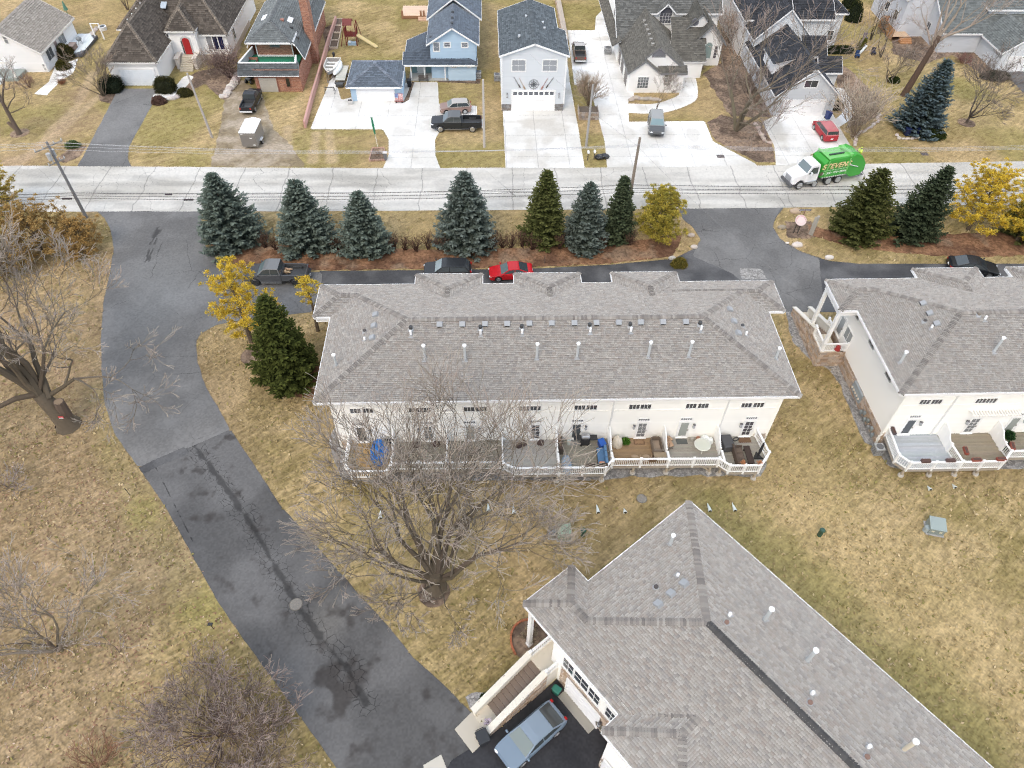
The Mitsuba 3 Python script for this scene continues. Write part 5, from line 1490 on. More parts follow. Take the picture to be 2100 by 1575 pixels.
w = M(WHITE)
w.box(-18.85, -13.85, 67.55, 67.72, 2.76, 2.95)
w.box(-18.9, -18.78, 67.6, 67.72, 2.9, 5.3)
w.box(-13.92, -13.8, 67.6, 67.72, 2.9, 5.3)
put('white_trim', w, 'satin', h3)
window(h3, ID, -16.2, 67.66, 4.1, 1.2, 1.0, -90, 2, 1, frame=(0.22, 0.22, 0.22), glass=(0.12, 0.12, 0.13))
garage_door(h3, ID, -16.85, 62.72, 0.02, 2.4, 2.0, color=(0.44, 0.415, 0.37), nx=1, nz=6, frame=(0.27, 0.12, 0.09))
window(h3, ID, -14.1, 62.72, 0.75, 0.5, 1.2, -90, 1, 1, frame=(0.30, 0.14, 0.10), glass=(0.015, 0.015, 0.015))
m = M()
m.box(-12.6, -11.5, 71.4, 73.2, 0, 9.2)
m.box(-12.7, -11.4, 71.3, 73.3, 9.2, 9.4)
put('chimney', m, 'brick_mat', h3)
for x, y in ((-17.8, 71.5), (-14.4, 71.8)):
  S_ = on_slope(ID, x, y, s3, PI if x < -16 else 0)
  m = M((0.78, 0.80, 0.82))
  m.box(-0.75, 0.75, -0.35, 0.35, 0, 0.14)
  put('skylight', m, 'satin', h3, S_)
small_vents(h3, [(-15.2, 70.6, rz(s3, -15.2, 70.6)), (-16.1, 77, rz(s3, -16.1, 77)), (-16.6, 77.5, rz(s3, -16.6, 77.5))], (0.34, 0.15, 0.11), 0.2)
small_vents(h3, [(-13.9, 69.8, rz(s3, -13.9, 69.8)), (-12.9, 68, rz(s3, -12.9, 68))], (0.04, 0.04, 0.04), 0.15)
# white house at the upper left
h1 = thing('house', 'white house with pale tan shingle roof in the upper left corner', 'house')
s1 = [hip(-59.0, -49.1, 68.3, 80.6, 2.85, 0.64, 'WE')]
make_roof(h1, s1, ID, pal((0.43, 0.385, 0.335), 0.14), expo=0.28, wid=(0.3, 0.6), trim=(0.72, 0.70, 0.67))
box_walls(h1, -58.6, -49.5, 68.8, 80.2, 0, s1, (0.80, 0.80, 0.80), 0.2)
fwin(h1, (-53.55, 5.22), (-53.09, 4.03), 68.8, 1, 2, glass=(0.22, 0.23, 0.25))
fwin(h1, (-49.96, 1.16), (-49.7, 0.25), 68.8, 3, 2, glass=(0.04, 0.04, 0.05))
for a, b in ((70.0, 1.0), (74.6, 1.0)):
  window(h1, ID, -49.46, a + 0.9, b, 1.9, 1.35, 0, 2, 1, glass=(0.10, 0.11, 0.12))
door(h1, ID, -49.46, 73.3, 0.45, 0.9, 2.0, 0, color=(0.32, 0.25, 0.25))
m = M((0.58, 0.62, 0.64))
for i in range(16):
  m.box(-49.4 + i * 0.19, -49.22 + i * 0.19, 73.2 + max(0, i - 7) * 0.2, 80.4 - max(0, i - 9) * 0.3, 0.5, 0.56, jit((0.62, 0.66, 0.68), 0.05))
m.box(-49.4, -46.4, 73.4, 80.0, 0.1, 0.5, (0.10, 0.10, 0.11))
put('side_deck', m, 'matte', h1)
m = M((0.30, 0.33, 0.31))
m.box(-60, -52.6, 65.9, 68.8, 0.0, 0.45)
put('front_porch', m, 'matte', h1)
m = M(WHITE)
m.box(-52.9, -52.7, 66.0, 66.2, 0.45, 2.6)
m.box(-60, -52.7, 66.0, 66.16, 2.45, 2.7)
put('porch_frame', m, 'satin', h1)
for i in range(3):
  m = M((0.62, 0.63, 0.63))
  m.box(-56.2, -54.6, 64.9 + i * 0.33, 65.9, 0, 0.15 * (i + 1))
  put('step', m, 'matte', h1)
# timber deck at the top edge, and the long stone wall by the tall garage
t = thing('wood_deck', 'pale timber deck with steps at the top edge behind the blue house', 'deck')
m = M()
for i in range(20):
  m.box(-0.4, 6.2, 87.4 + i * 0.2, 87.58 + i * 0.2, 0.5, 0.56, jit((0.66, 0.50, 0.38), 0.06))
put('boards', m, 'matte', t, kind='stuff')
m = M((0.32, 0.17, 0.10))
for x in (-0.4, 2.6, 3.1, 6.0):
  m.box(x, x + 0.3, 87.3, 87.5, 0, 1.3)
m.box(-0.4, 2.6, 87.32, 87.4, 0.1, 0.5)
m.box(3.3, 6.0, 87.32, 87.4, 0.1, 0.5)
put('skirt', m, 'matte', t)
for i in range(2):
  m = M((0.60, 0.42, 0.30))
  m.box(2.3, 3.8, 86.6 + 0.35 * i, 87.3, 0, 0.2 + 0.2 * i)
  put('step', m, 'matte', t)
# vehicles
def loft_profile(pts, half, bevel=0.07, warp=None, n=64, rows=(0.0, 0.35, 1.0)):
  """a side outline (x, z) given a width, its long edges rounded; warp(x, y, z) -> y"""
  P = Polygon(pts).buffer(0)
  if not P.exterior.is_ccw:
    P = shapely.geometry.polygon.orient(P)
  L = P.exterior.length
  base = list(P.exterior.coords)[:-1]
  s = sorted(set([round(P.exterior.project(Point(q)) / L, 5) % 1.0 for q in base] + [i / n for i in range(n)]))
  keep = [s[0]]
  for k in s[1:]:
    if k - keep[-1] > 0.004:
      keep.append(k)
  ring = np.array([P.exterior.interpolate(k, normalized=True).coords[0] for k in keep])
  N = len(ring)
  t = np.roll(ring, -1, 0) - np.roll(ring, 1, 0)
  t /= np.linalg.norm(t, axis=1, keepdims=True) + 1e-9
  inn = np.column_stack([-t[:, 1], t[:, 0]])
  while bevel > 1e-4 and not Polygon(ring + inn * bevel).is_valid:
    bevel *= 0.6
  if bevel <= 1e-4:
    bevel = 1e-4
  ys, offs = [], []
  for y, o in ((-half, 1.0), (-half + 0.3 * bevel, 0.3), (-half + bevel, 0.0)):
    ys.append(y)
    offs.append(o * bevel)
  for k in (-0.5, 0, 0.5):
    ys.append(k * (half - bevel))
    offs.append(0)
  for y, o in ((half - bevel, 0.0), (half - 0.3 * bevel, 0.3), (half, 1.0)):
    ys.append(y)
    offs.append(o * bevel)
  V = []
  for y, o in zip(ys, offs):
    r = ring + inn * o
    V.append(np.column_stack([r[:, 0], np.full(N, y), r[:, 1]]))
  V = np.vstack(V)
  k = np.arange(N)
  F = [np.stack([i * N + k, i * N + (k + 1) % N, (i + 1) * N + (k + 1) % N, (i + 1) * N + k], 1) for i in range(len(ys) - 1)]
  F = np.vstack(F)[:, ::-1]
  tri = [np.vstack([F[:, [0, 1, 2]], F[:, [0, 2, 3]]])]
  for i, fl in ((0, False), (len(ys) - 1, True)):
    tv, tf = trimesh.creation.triangulate_polygon(max(polys(Polygon(ring + inn * offs[i]).buffer(0), 1e-6), key=lambda g: g.area), engine='earcut')
    idx = []
    src = ring + inn * offs[i]
    for p in np.asarray(tv):
      idx.append(int(np.argmin(((src - p) ** 2).sum(1))))
    tf = np.array(idx)[np.asarray(tf)] + i * N
    a = V[tf[:, 0]]
    nrm = np.cross(V[tf[:, 1]] - a, V[tf[:, 2]] - a)[:, 1]
    want = 1 if fl else -1
    tf = np.where((nrm * want < 0)[:, None], tf[:, ::-1], tf)
    tri.append(tf)
  if warp is not None:
    V = V.copy()
    V[:, 1] = warp(V[:, 0], V[:, 1], V[:, 2])
  return V, np.vstack(tri)
def putc(base, vf, color, mat, parent, F, angle=32):
  """one colour mesh, smooth except at sharp edges"""
  v, f = vf
  v = np.asarray(v) @ F.m[:3, :3].T + F.m[:3, 3]
  mesh = trimesh.graph.smooth_shade(trimesh.Trimesh(v, f, process=False), angle=np.radians(angle), facet_minarea=None) if angle else trimesh.Trimesh(v, f, process=False)
  k = key_for(base, parent)
  scene[k] = mikit.ply((np.array(mesh.vertices), np.array(mesh.faces)), mat, smooth=bool(angle), color=np.repeat(np.array([color], float), len(mesh.vertices), 0))
  return k
def wheel(t, F, x, y, r, w=0.22, rim=(0.55, 0.56, 0.57), spokes=5, side=1, dark=False):
  wk = key_for('wheel', t)
  S = F.sub(x, y, r)
  m = M((0.028, 0.028, 0.03))
  prof = [(0.62, -w / 2), (0.93, -w / 2), (1.0, -w / 2 + 0.05), (1.0, w / 2 - 0.05), (0.93, w / 2), (0.62, w / 2)]
  n = 20
  a = np.arange(n) * 2 * PI / n
  v = np.vstack([np.column_stack([p * r * np.cos(a), np.full(n, q), p * r * np.sin(a)]) for p, q in prof])
  k = np.arange(n)
  f = np.vstack([np.stack([i * n + k, i * n + (k + 1) % n, (i + 1) * n + (k + 1) % n, (i + 1) * n + k], 1) for i in range(5)])
  m.raw(v, f)
  put('tyre', m, 'satin', wk, S)
  q = M(rim)
  yo = side * (w / 2 - 0.03)
  q.tube([(0, yo - side * 0.1, 0), (0, yo - side * 0.09, 0)], [0.63 * r, 0.63 * r], 16, (0.04, 0.04, 0.045))
  ring = [(0.63 * r * math.cos(b), yo + side * 0.01, 0.63 * r * math.sin(b)) for b in np.arange(17) * PI / 8]
  q.tube(ring, 0.035 * r / 0.33, 5, cap=False)
  for i in range(spokes):
    b = i * 2 * PI / spokes + 0.3
    q.bar((0, yo, 0), (0.6 * r * math.cos(b), yo, 0.6 * r * math.sin(b)), 0.05, 0.13 * r / 0.33)
  q.tube([(0, yo - side * 0.02, 0), (0, yo + side * 0.02, 0)], [0.16 * r, 0.14 * r], 8)
  put('rim', q, 'metal', wk, S)
KINDS = {
  'sedan': dict(L=4.6, W=1.80, H=1.45, wb=(1.38, -1.36), r=0.33,
          low=[(2.30, .32), (2.31, .55), (2.2, .70), (1.3, .88), (0.95, .93), (-1.7, .99), (-2.15, .98), (-2.28, .85), (-2.3, .40), (-2.2, .22), (2.15, .20)],
          top=[(1.15, .88), (0.30, 1.38), (-.15, 1.45), (-.8, 1.42), (-1.85, .97)], pill=-0.35),
  'hatch': dict(L=4.5, W=1.84, H=1.52, wb=(1.36, -1.32), r=0.35,
          low=[(2.24, .34), (2.25, .62), (2.12, .78), (1.25, .96), (0.95, 1.0), (-1.9, 1.06), (-2.18, 1.0), (-2.25, .80), (-2.24, .40), (-2.15, .26), (2.1, .24)],
          top=[(1.2, .95), (0.35, 1.46), (-.1, 1.52), (-1.1, 1.48), (-2.08, 1.04)], pill=-0.3),
  'suv': dict(L=4.65, W=1.86, H=1.70, wb=(1.38, -1.36), r=0.36,
        low=[(2.32, .36), (2.33, .72), (2.22, .92), (1.3, 1.04), (1.0, 1.07), (-2.1, 1.10), (-2.28, 1.0), (-2.32, .45), (-2.2, .30), (2.18, .28)],
        top=[(1.25, 1.04), (0.50, 1.60), (0.1, 1.69), (-1.5, 1.66), (-1.8, 1.6), (-2.22, 1.08)], pill=-0.25),
  'van': dict(L=5.1, W=1.98, H=1.76, wb=(1.56, -1.5), r=0.35,
        low=[(2.54, .34), (2.55, .66), (2.42, .85), (1.7, 1.02), (1.5, 1.05), (-2.4, 1.08), (-2.52, 1.0), (-2.55, .40), (-2.45, .26), (2.4, .24)],
        top=[(1.72, 1.02), (0.85, 1.64), (0.4, 1.74), (-1.9, 1.72), (-2.25, 1.62), (-2.5, 1.06)], pill=0.1),
  'pickup': dict(L=5.9, W=1.98, H=1.90, wb=(1.9, -1.85), r=0.40,
           low=[(2.95, .50), (2.96, .95), (2.85, 1.10), (1.75, 1.18), (1.4, 1.20), (-0.62, 1.22), (-0.62, .45), (2.85, .42)],
           top=[(1.62, 1.18), (0.95, 1.80), (0.6, 1.89), (-0.45, 1.87), (-0.60, 1.20)], pill=0.3),
}
def car(kind, label, cat, front, rear, color, group=None, L=None, rim=(0.5, 0.51, 0.52), lights=(0.72, 0.74, 0.76), roof=None, glass=(0.045, 0.055, 0.06), wind=(0.12, 0.16, 0.165), base='parked_car', cargo=None, plate=True, chrome=False, W=None, spokes=5):
  K = KINDS[kind]
  fx, fy = front
  rx, ry = rear
  length = L or math.hypot(fx - rx, fy - ry)
  sc = length / K['L']
  wd = (W or K['W'] * min(max(sc, 0.95), 1.12)) / 2
  hs = min(max(sc, 0.95), 1.1)
  F = Frame((fx + rx) / 2, (fy + ry) / 2, 0.03, math.atan2(fy - ry, fx - rx))
  t = thing(base, label, cat, group)
  X = lambda p: [(x * sc, z * hs) for x, z in p]
  low, top = X(K['low']), X(K['top'])
  r = K['r'] * hs
  wx = [x * sc for x in K['wb']]
  poly = Polygon(low)
  for x in wx:
    if kind == 'pickup' and x < 0:
      continue
    poly = poly.difference(Point(x, r).buffer(r * 1.18, 10))
  poly = max(polys(poly), key=lambda g: g.area)
  hl = length / 2
  def w_body(x, y, z):
    return y * (1 - 0.13 * np.clip(np.abs(x) / hl, 0, 1.0) ** 7) * (1 - 0.05 * np.clip((z - 0.75 * hs) / (0.4 * hs), 0, 1)) * (1 - 0.05 * np.clip((0.5 * hs - z) / (0.3 * hs), 0, 1))
  putc('body', loft_profile(list(poly.exterior.coords)[:-1], wd, 0.09, w_body, 90), color, 'paint', t, F)
  zb, zt = min(z for _, z in top), max(z for _, z in top)
  tumble = 0.20 if kind not in ('pickup', 'van') else 0.15
  def w_top(x, y, z):
    return y * (1 - tumble * np.clip((z - zb) / (zt - zb), 0, 1.1)) * (1 - 0.10 * np.clip(np.abs(x) / hl, 0, 1) ** 4)
  ck = putc('cabin', loft_profile([(x, z - 0.02) for x, z in top], wd * 0.955, 0.06, w_top, 60), color if roof is None else roof, 'paint', t, F)
  TP = Polygon(top)
  side = TP.buffer(-0.085).difference(sbox(-9, -9, 9, zb + 0.09))
  for p in polys(side.difference(sbox(K['pill'] * sc - 0.035, 0, K['pill'] * sc + 0.035, 5)), 0.02):
    for s in (-1, 1):
      v, f = loft_profile(list(p.exterior.coords)[:-1], 0.01, 0.004, None, 24)
      v = v.copy()
      y = np.full(len(v), s * (wd * 0.955 + 0.004)) + (v[:, 1])
      v[:, 1] = w_top(v[:, 0], y, v[:, 2])
      putc('side_window', (v, f), glass, 'glass', t, F, 0)
  a, b = np.array(top[0]), np.array(top[1])
  c, d = np.array(top[-1]), np.array(top[-2])
  for nm, p, q, col in (('windscreen', a, b, wind), ('rear_window', c, d, glass)):
    if nm == 'rear_window' and kind in ('suv', 'van'):
      p, q = p + (q - p) * 0.22, q
    o = np.array([q[1] - p[1], p[0] - q[0]])
    o /= np.linalg.norm(o)
    if o[1] < 0:
      o = -o
    if nm == 'rear_window' and o[0] > 0:
      o = -o
    p0, q0 = p + (q - p) * 0.1, p + (q - p) * 0.95
    v, f = loft_profile([p0 + o * 0.012, q0 + o * 0.012, q0 - o * 0.03, p0 - o * 0.03], wd * 0.955 - 0.07, 0.012, w_top, 12)
    putc(nm, (v, f), col, 'glass', t, F, 0)
  if kind == 'pickup':
    x0, x1 = -hl, -0.64 * sc
    hz = 1.20 * hs
    for s in (-1, 1):
      P = sbox(x0, 0.55 * hs, x1, hz).difference(Point(wx[1], r).buffer(r * 1.2, 10))
      v, f = loft_profile(list(polys(P)[0].exterior.coords)[:-1], 0.075, 0.03, None, 50)
      v = v.copy()
      v[:, 1] += s * (wd - 0.075)
      v[:, 1] = w_body(v[:, 0], v[:, 1], v[:, 2])
      putc('bed_side', (v, f), color, 'paint', t, F)
    m = M(color)
    m.box(x0, x0 + 0.09, -wd * 0.88 + 0.06, wd * 0.88 - 0.06, 0.55 * hs, hz)
    put('tailgate', m, 'paint', t, F)
    m = M((0.055, 0.058, 0.062))
    m.box(x0 + 0.09, x1, -wd + 0.13, wd - 0.13, 0.66 * hs, 0.72 * hs)
    m.box(x1 - 0.06, x1, -wd + 0.13, wd - 0.13, 0.7 * hs, hz - 0.03)
    for s in (-1, 1):
      m.box(wx[1] - 0.45, wx[1] + 0.45, *sorted((s * (wd - 0.14), s * (wd - 0.34))), 0.72 * hs, 0.92 * hs)
    put('bed_liner', m, 'satin', t, F)
    m = M((0.03, 0.03, 0.03))
    m.box(-0.6 * hl, 2.7 * sc, -0.35, 0.35, 0.38, 0.55)
    m.tube([(wx[1], -wd + 0.15, r), (wx[1], wd - 0.15, r)], 0.07, 6)
    put('chassis', m, 'satin', t, F)
    m = M((0.60, 0.61, 0.62) if chrome else (0.06, 0.06, 0.06))
    m.box(x0 - 0.16, x0 - 0.01, -wd * 0.86, wd * 0.86, 0.48 * hs, 0.66 * hs)
    put('bumper', m, 'satin', t, F)
    m = M((0.5, 0.51, 0.52))
    for s in (-1, 1):
      m.box(-0.6 * sc, 1.35 * sc, *sorted((s * wd * 0.98, s * wd * 1.08)), 0.40, 0.46)
    put('running_boards', m, 'metal', t, F)
  for x in wx:
    for s in (-1, 1):
      wheel(t, F, x, s * (wd - 0.13), r, 0.23 if kind != 'pickup' else 0.28, rim, spokes, s)
  zl = low[1][1] if kind != 'pickup' else 0.9 * hs
  for s in (-1, 1):
    e = trimesh.creation.icosphere(2, 1.0)
    m = np.array(e.vertices) * np.array([0.24, 0.22, 0.085 if kind != 'pickup' else 0.12]) * hs
    m[:, 0] += hl - 0.20
    m[:, 1] += s * (wd * 0.80 - 0.10)
    m[:, 2] += zl + 0.03
    putc('headlight', (m, np.array(e.faces)), lights, 'glass', t, F)
    q = M((0.36, 0.012, 0.012))
    zz = (0.72 if kind == 'sedan' else 0.86) * hs
    q.box(-hl - 0.015, -hl + (0.12 if kind in ('pickup', 'hatch') else 0.30), *sorted((s * (wd * 0.87 - 0.05), s * (wd * 0.87 - 0.24))), zz, zz + (0.14 if kind == 'sedan' else 0.24))
    if kind == 'sedan':
      q.box(-hl + 0.02, -hl + 0.33, *sorted((s * wd * 0.90, s * (wd * 0.78))), zz, zz + 0.13)
    put('tail_light', q, 'glass', t, F)
    v, f, _ = meshkit.arrays(rounded((top[0][0] - 0.12, s * (wd + 0.10), zb + 0.12), (0.14, 0.22, 0.15), 0.05))
    putc('mirror', (v, f), color if sum(color) > 0.12 else (0.03, 0.03, 0.03), 'paint', t, F)
  m = M((0.025, 0.025, 0.027))
  g = (0.36 * hs, 0.56 * hs) if kind != 'pickup' else (0.72 * hs, 1.0 * hs)
  m.box(hl - 0.06, hl + 0.012, -wd * 0.5, wd * 0.5, *g)
  put('grille', m, 'satin', t, F)
  if plate:
    m = M((0.72, 0.73, 0.74))
    zz = 0.58 * hs if kind != 'pickup' else 0.5 * hs
    xx = -hl - 0.012 if kind != 'pickup' else -hl - 0.175
    m.box(xx - 0.012, xx + 0.03, -0.16, 0.16, zz, zz + 0.15)
    put('number_plate', m, 'satin', t, F)
  return t, F, sc, hs, wd, hl
car('sedan', 'bright red sedan parked on the lane behind the middle block', 'car', (13.28, 22.53), (17.77, 22.86), (0.46, 0.012, 0.018), 'vehicles parked on the rear lane')
car('suv', 'black sport utility vehicle parked left of the red sedan', 'car', (6.57, 22.9), (11.48, 22.83), (0.022, 0.024, 0.027), 'vehicles parked on the rear lane', wind=(0.22, 0.27, 0.28))
t_, Fp, sc_, hs_, wd_, hl_ = car('pickup', 'dark grey pickup truck with firewood in its bed, behind yellow pine branches', 'pickup truck', (-11.46, 22.57), (-5.14, 22.48), (0.075, 0.078, 0.085), 'vehicles parked on the rear lane', rim=(0.12, 0.12, 0.12), base='pickup_truck', roof=(0.16, 0.165, 0.17))  # roof colour lighter than the body: sky reflection painted in
fw = thing('firewood', 'short split firewood logs lying in the dark grey pickup bed', 'firewood')
for i in range(10):
  m = M()
  a = rng.uniform(-0.5, 0.5)
  x, y, z = -1.25 + 0.12 * (i % 5) + rng.uniform(-.05, .05), -0.45 + 0.4 * (i // 5) + rng.uniform(-.12, .12), 0.86 + 0.12 * (i % 2)
  m.tube([(x - 0.25 * math.cos(a), y - 0.25 * math.sin(a), z), (x + 0.25 * math.cos(a), y + 0.25 * math.sin(a), z)], 0.075, 7, jit((0.46, 0.33, 0.21), 0.2))
  put('log', m, 'matte', fw, Fp)
car('sedan', 'black sedan facing right on the lane behind the right block', 'car', (66.51, 22.17), (61.64, 23.28), (0.014, 0.016, 0.02), 'vehicles parked on the rear lane', wind=(0.03, 0.035, 0.04))
car('hatch', 'steel blue crossover car on the black forecourt beside the entry stairs', 'car', (13.7, -23.24), (17.33, -20.47), (0.165, 0.22, 0.285), None, wind=(0.17, 0.20, 0.19), roof=(0.20, 0.255, 0.32))
car('pickup', 'black pickup truck with empty bed on the blue garage driveway', 'pickup truck', (6.04, 52.63), (12.58, 52.59), (0.017, 0.02, 0.024), base='pickup_truck', wind=(0.20, 0.23, 0.25), rim=(0.6, 0.61, 0.62), chrome=True, roof=(0.10, 0.105, 0.11))
car('suv', 'small tan brown crossover half hidden behind the black pickup', 'car', (6.96, 56.81), (11.14, 57.18), (0.27, 0.185, 0.16), wind=(0.20, 0.24, 0.24), roof=(0.42, 0.40, 0.38))
car('pickup', 'brown pickup truck parked nose first beside the white stucco house', 'pickup truck', (27.31, 76.45), (27.24, 70.97), (0.13, 0.085, 0.065), base='pickup_truck', chrome=True, roof=(0.42, 0.40, 0.38))
car('suv', 'dark grey sport utility vehicle nosing out towards the street on white concrete', 'car', (35.11, 49.8), (35.74, 54.82), (0.085, 0.09, 0.095), wind=(0.17, 0.25, 0.27), roof=(0.30, 0.31, 0.31))
car('van', 'red minivan parked before the grey house garage', 'minivan', (57.22, 52.89), (57.53, 48.43), (0.36, 0.016, 0.026), base='minivan', roof=(0.52, 0.16, 0.17))
car('pickup', 'black pickup truck on bare ground before the brick house garage', 'pickup truck', (-18.43, 61.63), (-18.64, 56.09), (0.016, 0.017, 0.021), base='pickup_truck', chrome=True)
# enclosed cargo trailer
px0, py0 = (-16.33, 47.56)
FT = Frame(px0, py0, 0, math.radians(88))
tt = thing('cargo_trailer', 'grey box trailer with white roof standing on the dirt strip', 'trailer')
P = Polygon([(0, -0.95), (3.3, -0.95), (3.75, 0), (3.3, 0.95), (0, 0.95)])
m = M((0.235, 0.22, 0.20))
m.prism(P, 0.42, 2.25)
put('box', m, 'satin', tt, FT)
m = M((0.82, 0.82, 0.82))
m.prism(P.buffer(0.05, join_style='mitre'), 2.25, 2.33)
put('roof', m, 'satin', tt, FT)
m = M((0.20, 0.185, 0.17))
m.box(-0.03, 0.0, -0.88, 0.88, 0.5, 1.9)
put('ramp_door', m, 'satin', tt, FT)
m = M((0.75, 0.75, 0.75))
for y, z in ((-0.6, 0.6), (0.62, 2.05), (-0.35, 1.5)):
  m2 = M((0.72, 0.72, 0.72))
  m2.box(-0.05, -0.03, y - 0.14, y + 0.14, z, z + 0.13)
  put('door_plate', m2, 'satin', tt, FT)
for s in (-1, 1):
  wheel(tt, FT, 1.5, s * 1.1, 0.33, 0.2, (0.5, 0.5, 0.5), 5, s)
  m = M((0.62, 0.62, 0.62))
  m.box(1.05, 1.95, *sorted((s * 0.96, s * 1.25)), 0.66, 0.72)
  put('fender', m, 'satin', tt, FT)
m = M((0.08, 0.08, 0.08))
m.bar((3.3, -0.6, 0.4), (4.7, 0, 0.4), 0.08, 0.1)
m.bar((3.3, 0.6, 0.4), (4.7, 0, 0.4), 0.08, 0.1)
put('tongue', m, 'satin', tt, FT)
# open fishing boat on its trailer, and an upended white hull beside it
bx, by = (-8.96, 64.45)
FB = Frame(bx, by + 3.6, 0, math.radians(-92))
def hull(L, W, H, z0, n=18, col=(0.3, 0.3, 0.3), thick=0.05, deck=False):
  m = M(col)
  xs = np.linspace(-L / 2, L / 2, n)
  for inner in (0, 1):
    V = []
    for x in xs:
      u = (x + L / 2) / L
      w = W / 2 * min(1, (1 - max(0, (u - 0.45) / 0.55) ** 2.2)) + 0.02 - inner * thick
      w = max(w, 0.02)
      keel = z0 + 0.5 * H * max(0, (u - 0.6) / 0.4) ** 2 + inner * thick
      top = z0 + H + 0.12 * u
      V += [(x, -w, top), (x, -w * 0.8, keel + 0.15), (x, 0, keel), (x, w * 0.8, keel + 0.15), (x, w, top)]
    k = np.arange(n - 1)
    f = np.vstack([np.stack([k * 5 + j, (k + 1) * 5 + j, (k + 1) * 5 + j + 1, k * 5 + j + 1], 1) for j in range(4)])
    m.raw(V, f if inner == 0 else f[:, ::-1], col if inner == 0 else (0.42, 0.41, 0.38))
    m.raw(np.array(V[:5]), [[0, 1, 2], [0, 2, 3], [0, 3, 4]], col)
  return m
bt = thing('motor_boat', 'open aluminium fishing boat with outboard motor on a trailer by the brick wall', 'boat')
m = hull(4.6, 1.95, 0.75, 0.55, col=(0.30, 0.29, 0.29))
put('hull', m, 'satin', bt, FB)
g = M((0.74, 0.72, 0.66))
pts = []
for u in np.linspace(0, 1, 16):
  w = 1.95 / 2 * min(1, (1 - max(0, (u - 0.45) / 0.55) ** 2.2)) + 0.02
  pts.append((-2.3 + 4.6 * u, w, 0.55 + 0.75 + 0.12 * u + 0.02))
g.tube(pts, 0.06, 6)
g.tube([(x, -y, z) for x, y, z in pts], 0.06, 6)
g.tube([(-2.3, -0.98, 1.32), (-2.3, 0.98, 1.32)], 0.06, 6)
put('gunwale', g, 'satin', bt, FB)
for x, w in ((-1.4, 1.8), (-0.4, 1.85), (0.7, 1.75)):
  m = M((0.70, 0.69, 0.66))
  m.box(x - 0.18, x + 0.18, -w / 2 + 0.05, w / 2 - 0.05, 1.0, 1.07)
  put('bench_seat', m, 'satin', bt, FB)
m = M((0.02, 0.02, 0.022))
m.add(rounded((-2.55, 0, 1.75), (0.45, 0.34, 0.5), 0.1))
m.box(-2.5, -2.36, -0.09, 0.09, 0.5, 1.55)
put('outboard_motor', m, 'satin', bt, FB)
tl = thing('boat_trailer', 'light trailer under the aluminium fishing boat', 'trailer')
m = M((0.36, 0.36, 0.37))
for s in (-1, 1):
  m.bar((-2.0, s * 0.5, 0.45), (1.5, s * 0.5, 0.45), 0.07, 0.09)
  m.bar((1.5, s * 0.5, 0.45), (3.6, 0, 0.45), 0.07, 0.09)
m.bar((-0.6, -0.95, 0.38), (-0.6, 0.95, 0.38), 0.08, 0.08)
m.bar((2.4, 0, 0.45), (2.4, 0, 1.25), 0.07, 0.07)
put('frame', m, 'metal', tl, FB)
for s in (-1, 1):
  wheel(tl, FB, -0.6, s * 1.05, 0.28, 0.16, (0.6, 0.6, 0.6), 5, s)
  m = M((0.03, 0.03, 0.03))
  m.box(-1.0, -0.2, *sorted((s * 0.95, s * 1.18)), 0.58, 0.61)
  put('fender', m, 'satin', tl, FB)
cv = thing('pontoon_trailer', 'flat trailer with pale deck boards left of the blue garage', 'trailer')
cx0, cy0 = (-7.19, 65.62)
FC = Frame(cx0 - 0.2, cy0 + 1.4, 0, math.radians(90))
m = M((0.48, 0.47, 0.42))
for i in range(7):
  m.box(-2.3 + i * 0.65, -1.7 + i * 0.65, -0.7, 0.7, 0.65, 0.72, jit((0.50, 0.49, 0.44), 0.08))
put('deck_boards', m, 'matte', cv, FC)
m = M((0.06, 0.06, 0.06))
for s in (-1, 1):
  m.bar((-2.9, s * 0.62, 0.5), (2.3, s * 0.62, 0.5), 0.1, 0.16)
m.box(-3.3, -2.4, -0.5, 0.5, 0.2, 0.55)
put('frame', m, 'satin', cv, FC)
for s in (-1, 1):
  wheel(cv, FC, 0.0, s * 0.85, 0.3, 0.18, (0.3, 0.3, 0.3), 5, s)
m = M((0.80, 0.81, 0.80))
k0 = Frame(cx0 - 0.9, cy0 + 2.4, 0.75, math.radians(86))
e = trimesh.creation.icosphere(3, 1.0)
v = np.array(e.vertices) * np.array([2.3, 0.62, 0.42])
v[:, 1] *= 1 - 0.35 * np.abs(v[:, 0] / 2.3) ** 2
v[:, 2] = np.where(v[:, 2] < 0, v[:, 2] * 0.3, v[:, 2]) + 0.18
ck = thing('upturned_dinghy', 'white upturned dinghy hull with pointed end beside the blue garage', 'boat')
putc('hull', (v, np.array(e.faces)), (0.80, 0.82, 0.80), 'satin', ck, k0)
q = M((0.62, 0.64, 0.63))
q.tube([(x, 0, 0.18 + 0.42 * math.sqrt(max(0, 1 - (x / 2.3) ** 2)) + 0.01) for x in np.linspace(-2.1, 2.1, 12)], 0.03, 5)
put('keel', q, 'satin', ck, k0)
sh = thing('sawhorse', 'pair of dark trestles on the concrete left of the blue garage', 'trestle')
m = M((0.035, 0.035, 0.04))
sx, sy = (-8.54, 62.44)
m.bar((sx - 0.65, sy, 0.75), (sx + 0.65, sy + 0.05, 0.75), 0.06, 0.08)
for a in (-0.6, 0.6):
  for b in (-0.25, 0.25):
    m.bar((sx + a, sy, 0.74), (sx + a * 1.08, sy + b * 1.8, 0.03), 0.06, 0.06)
put('frame', m, 'satin', sh)
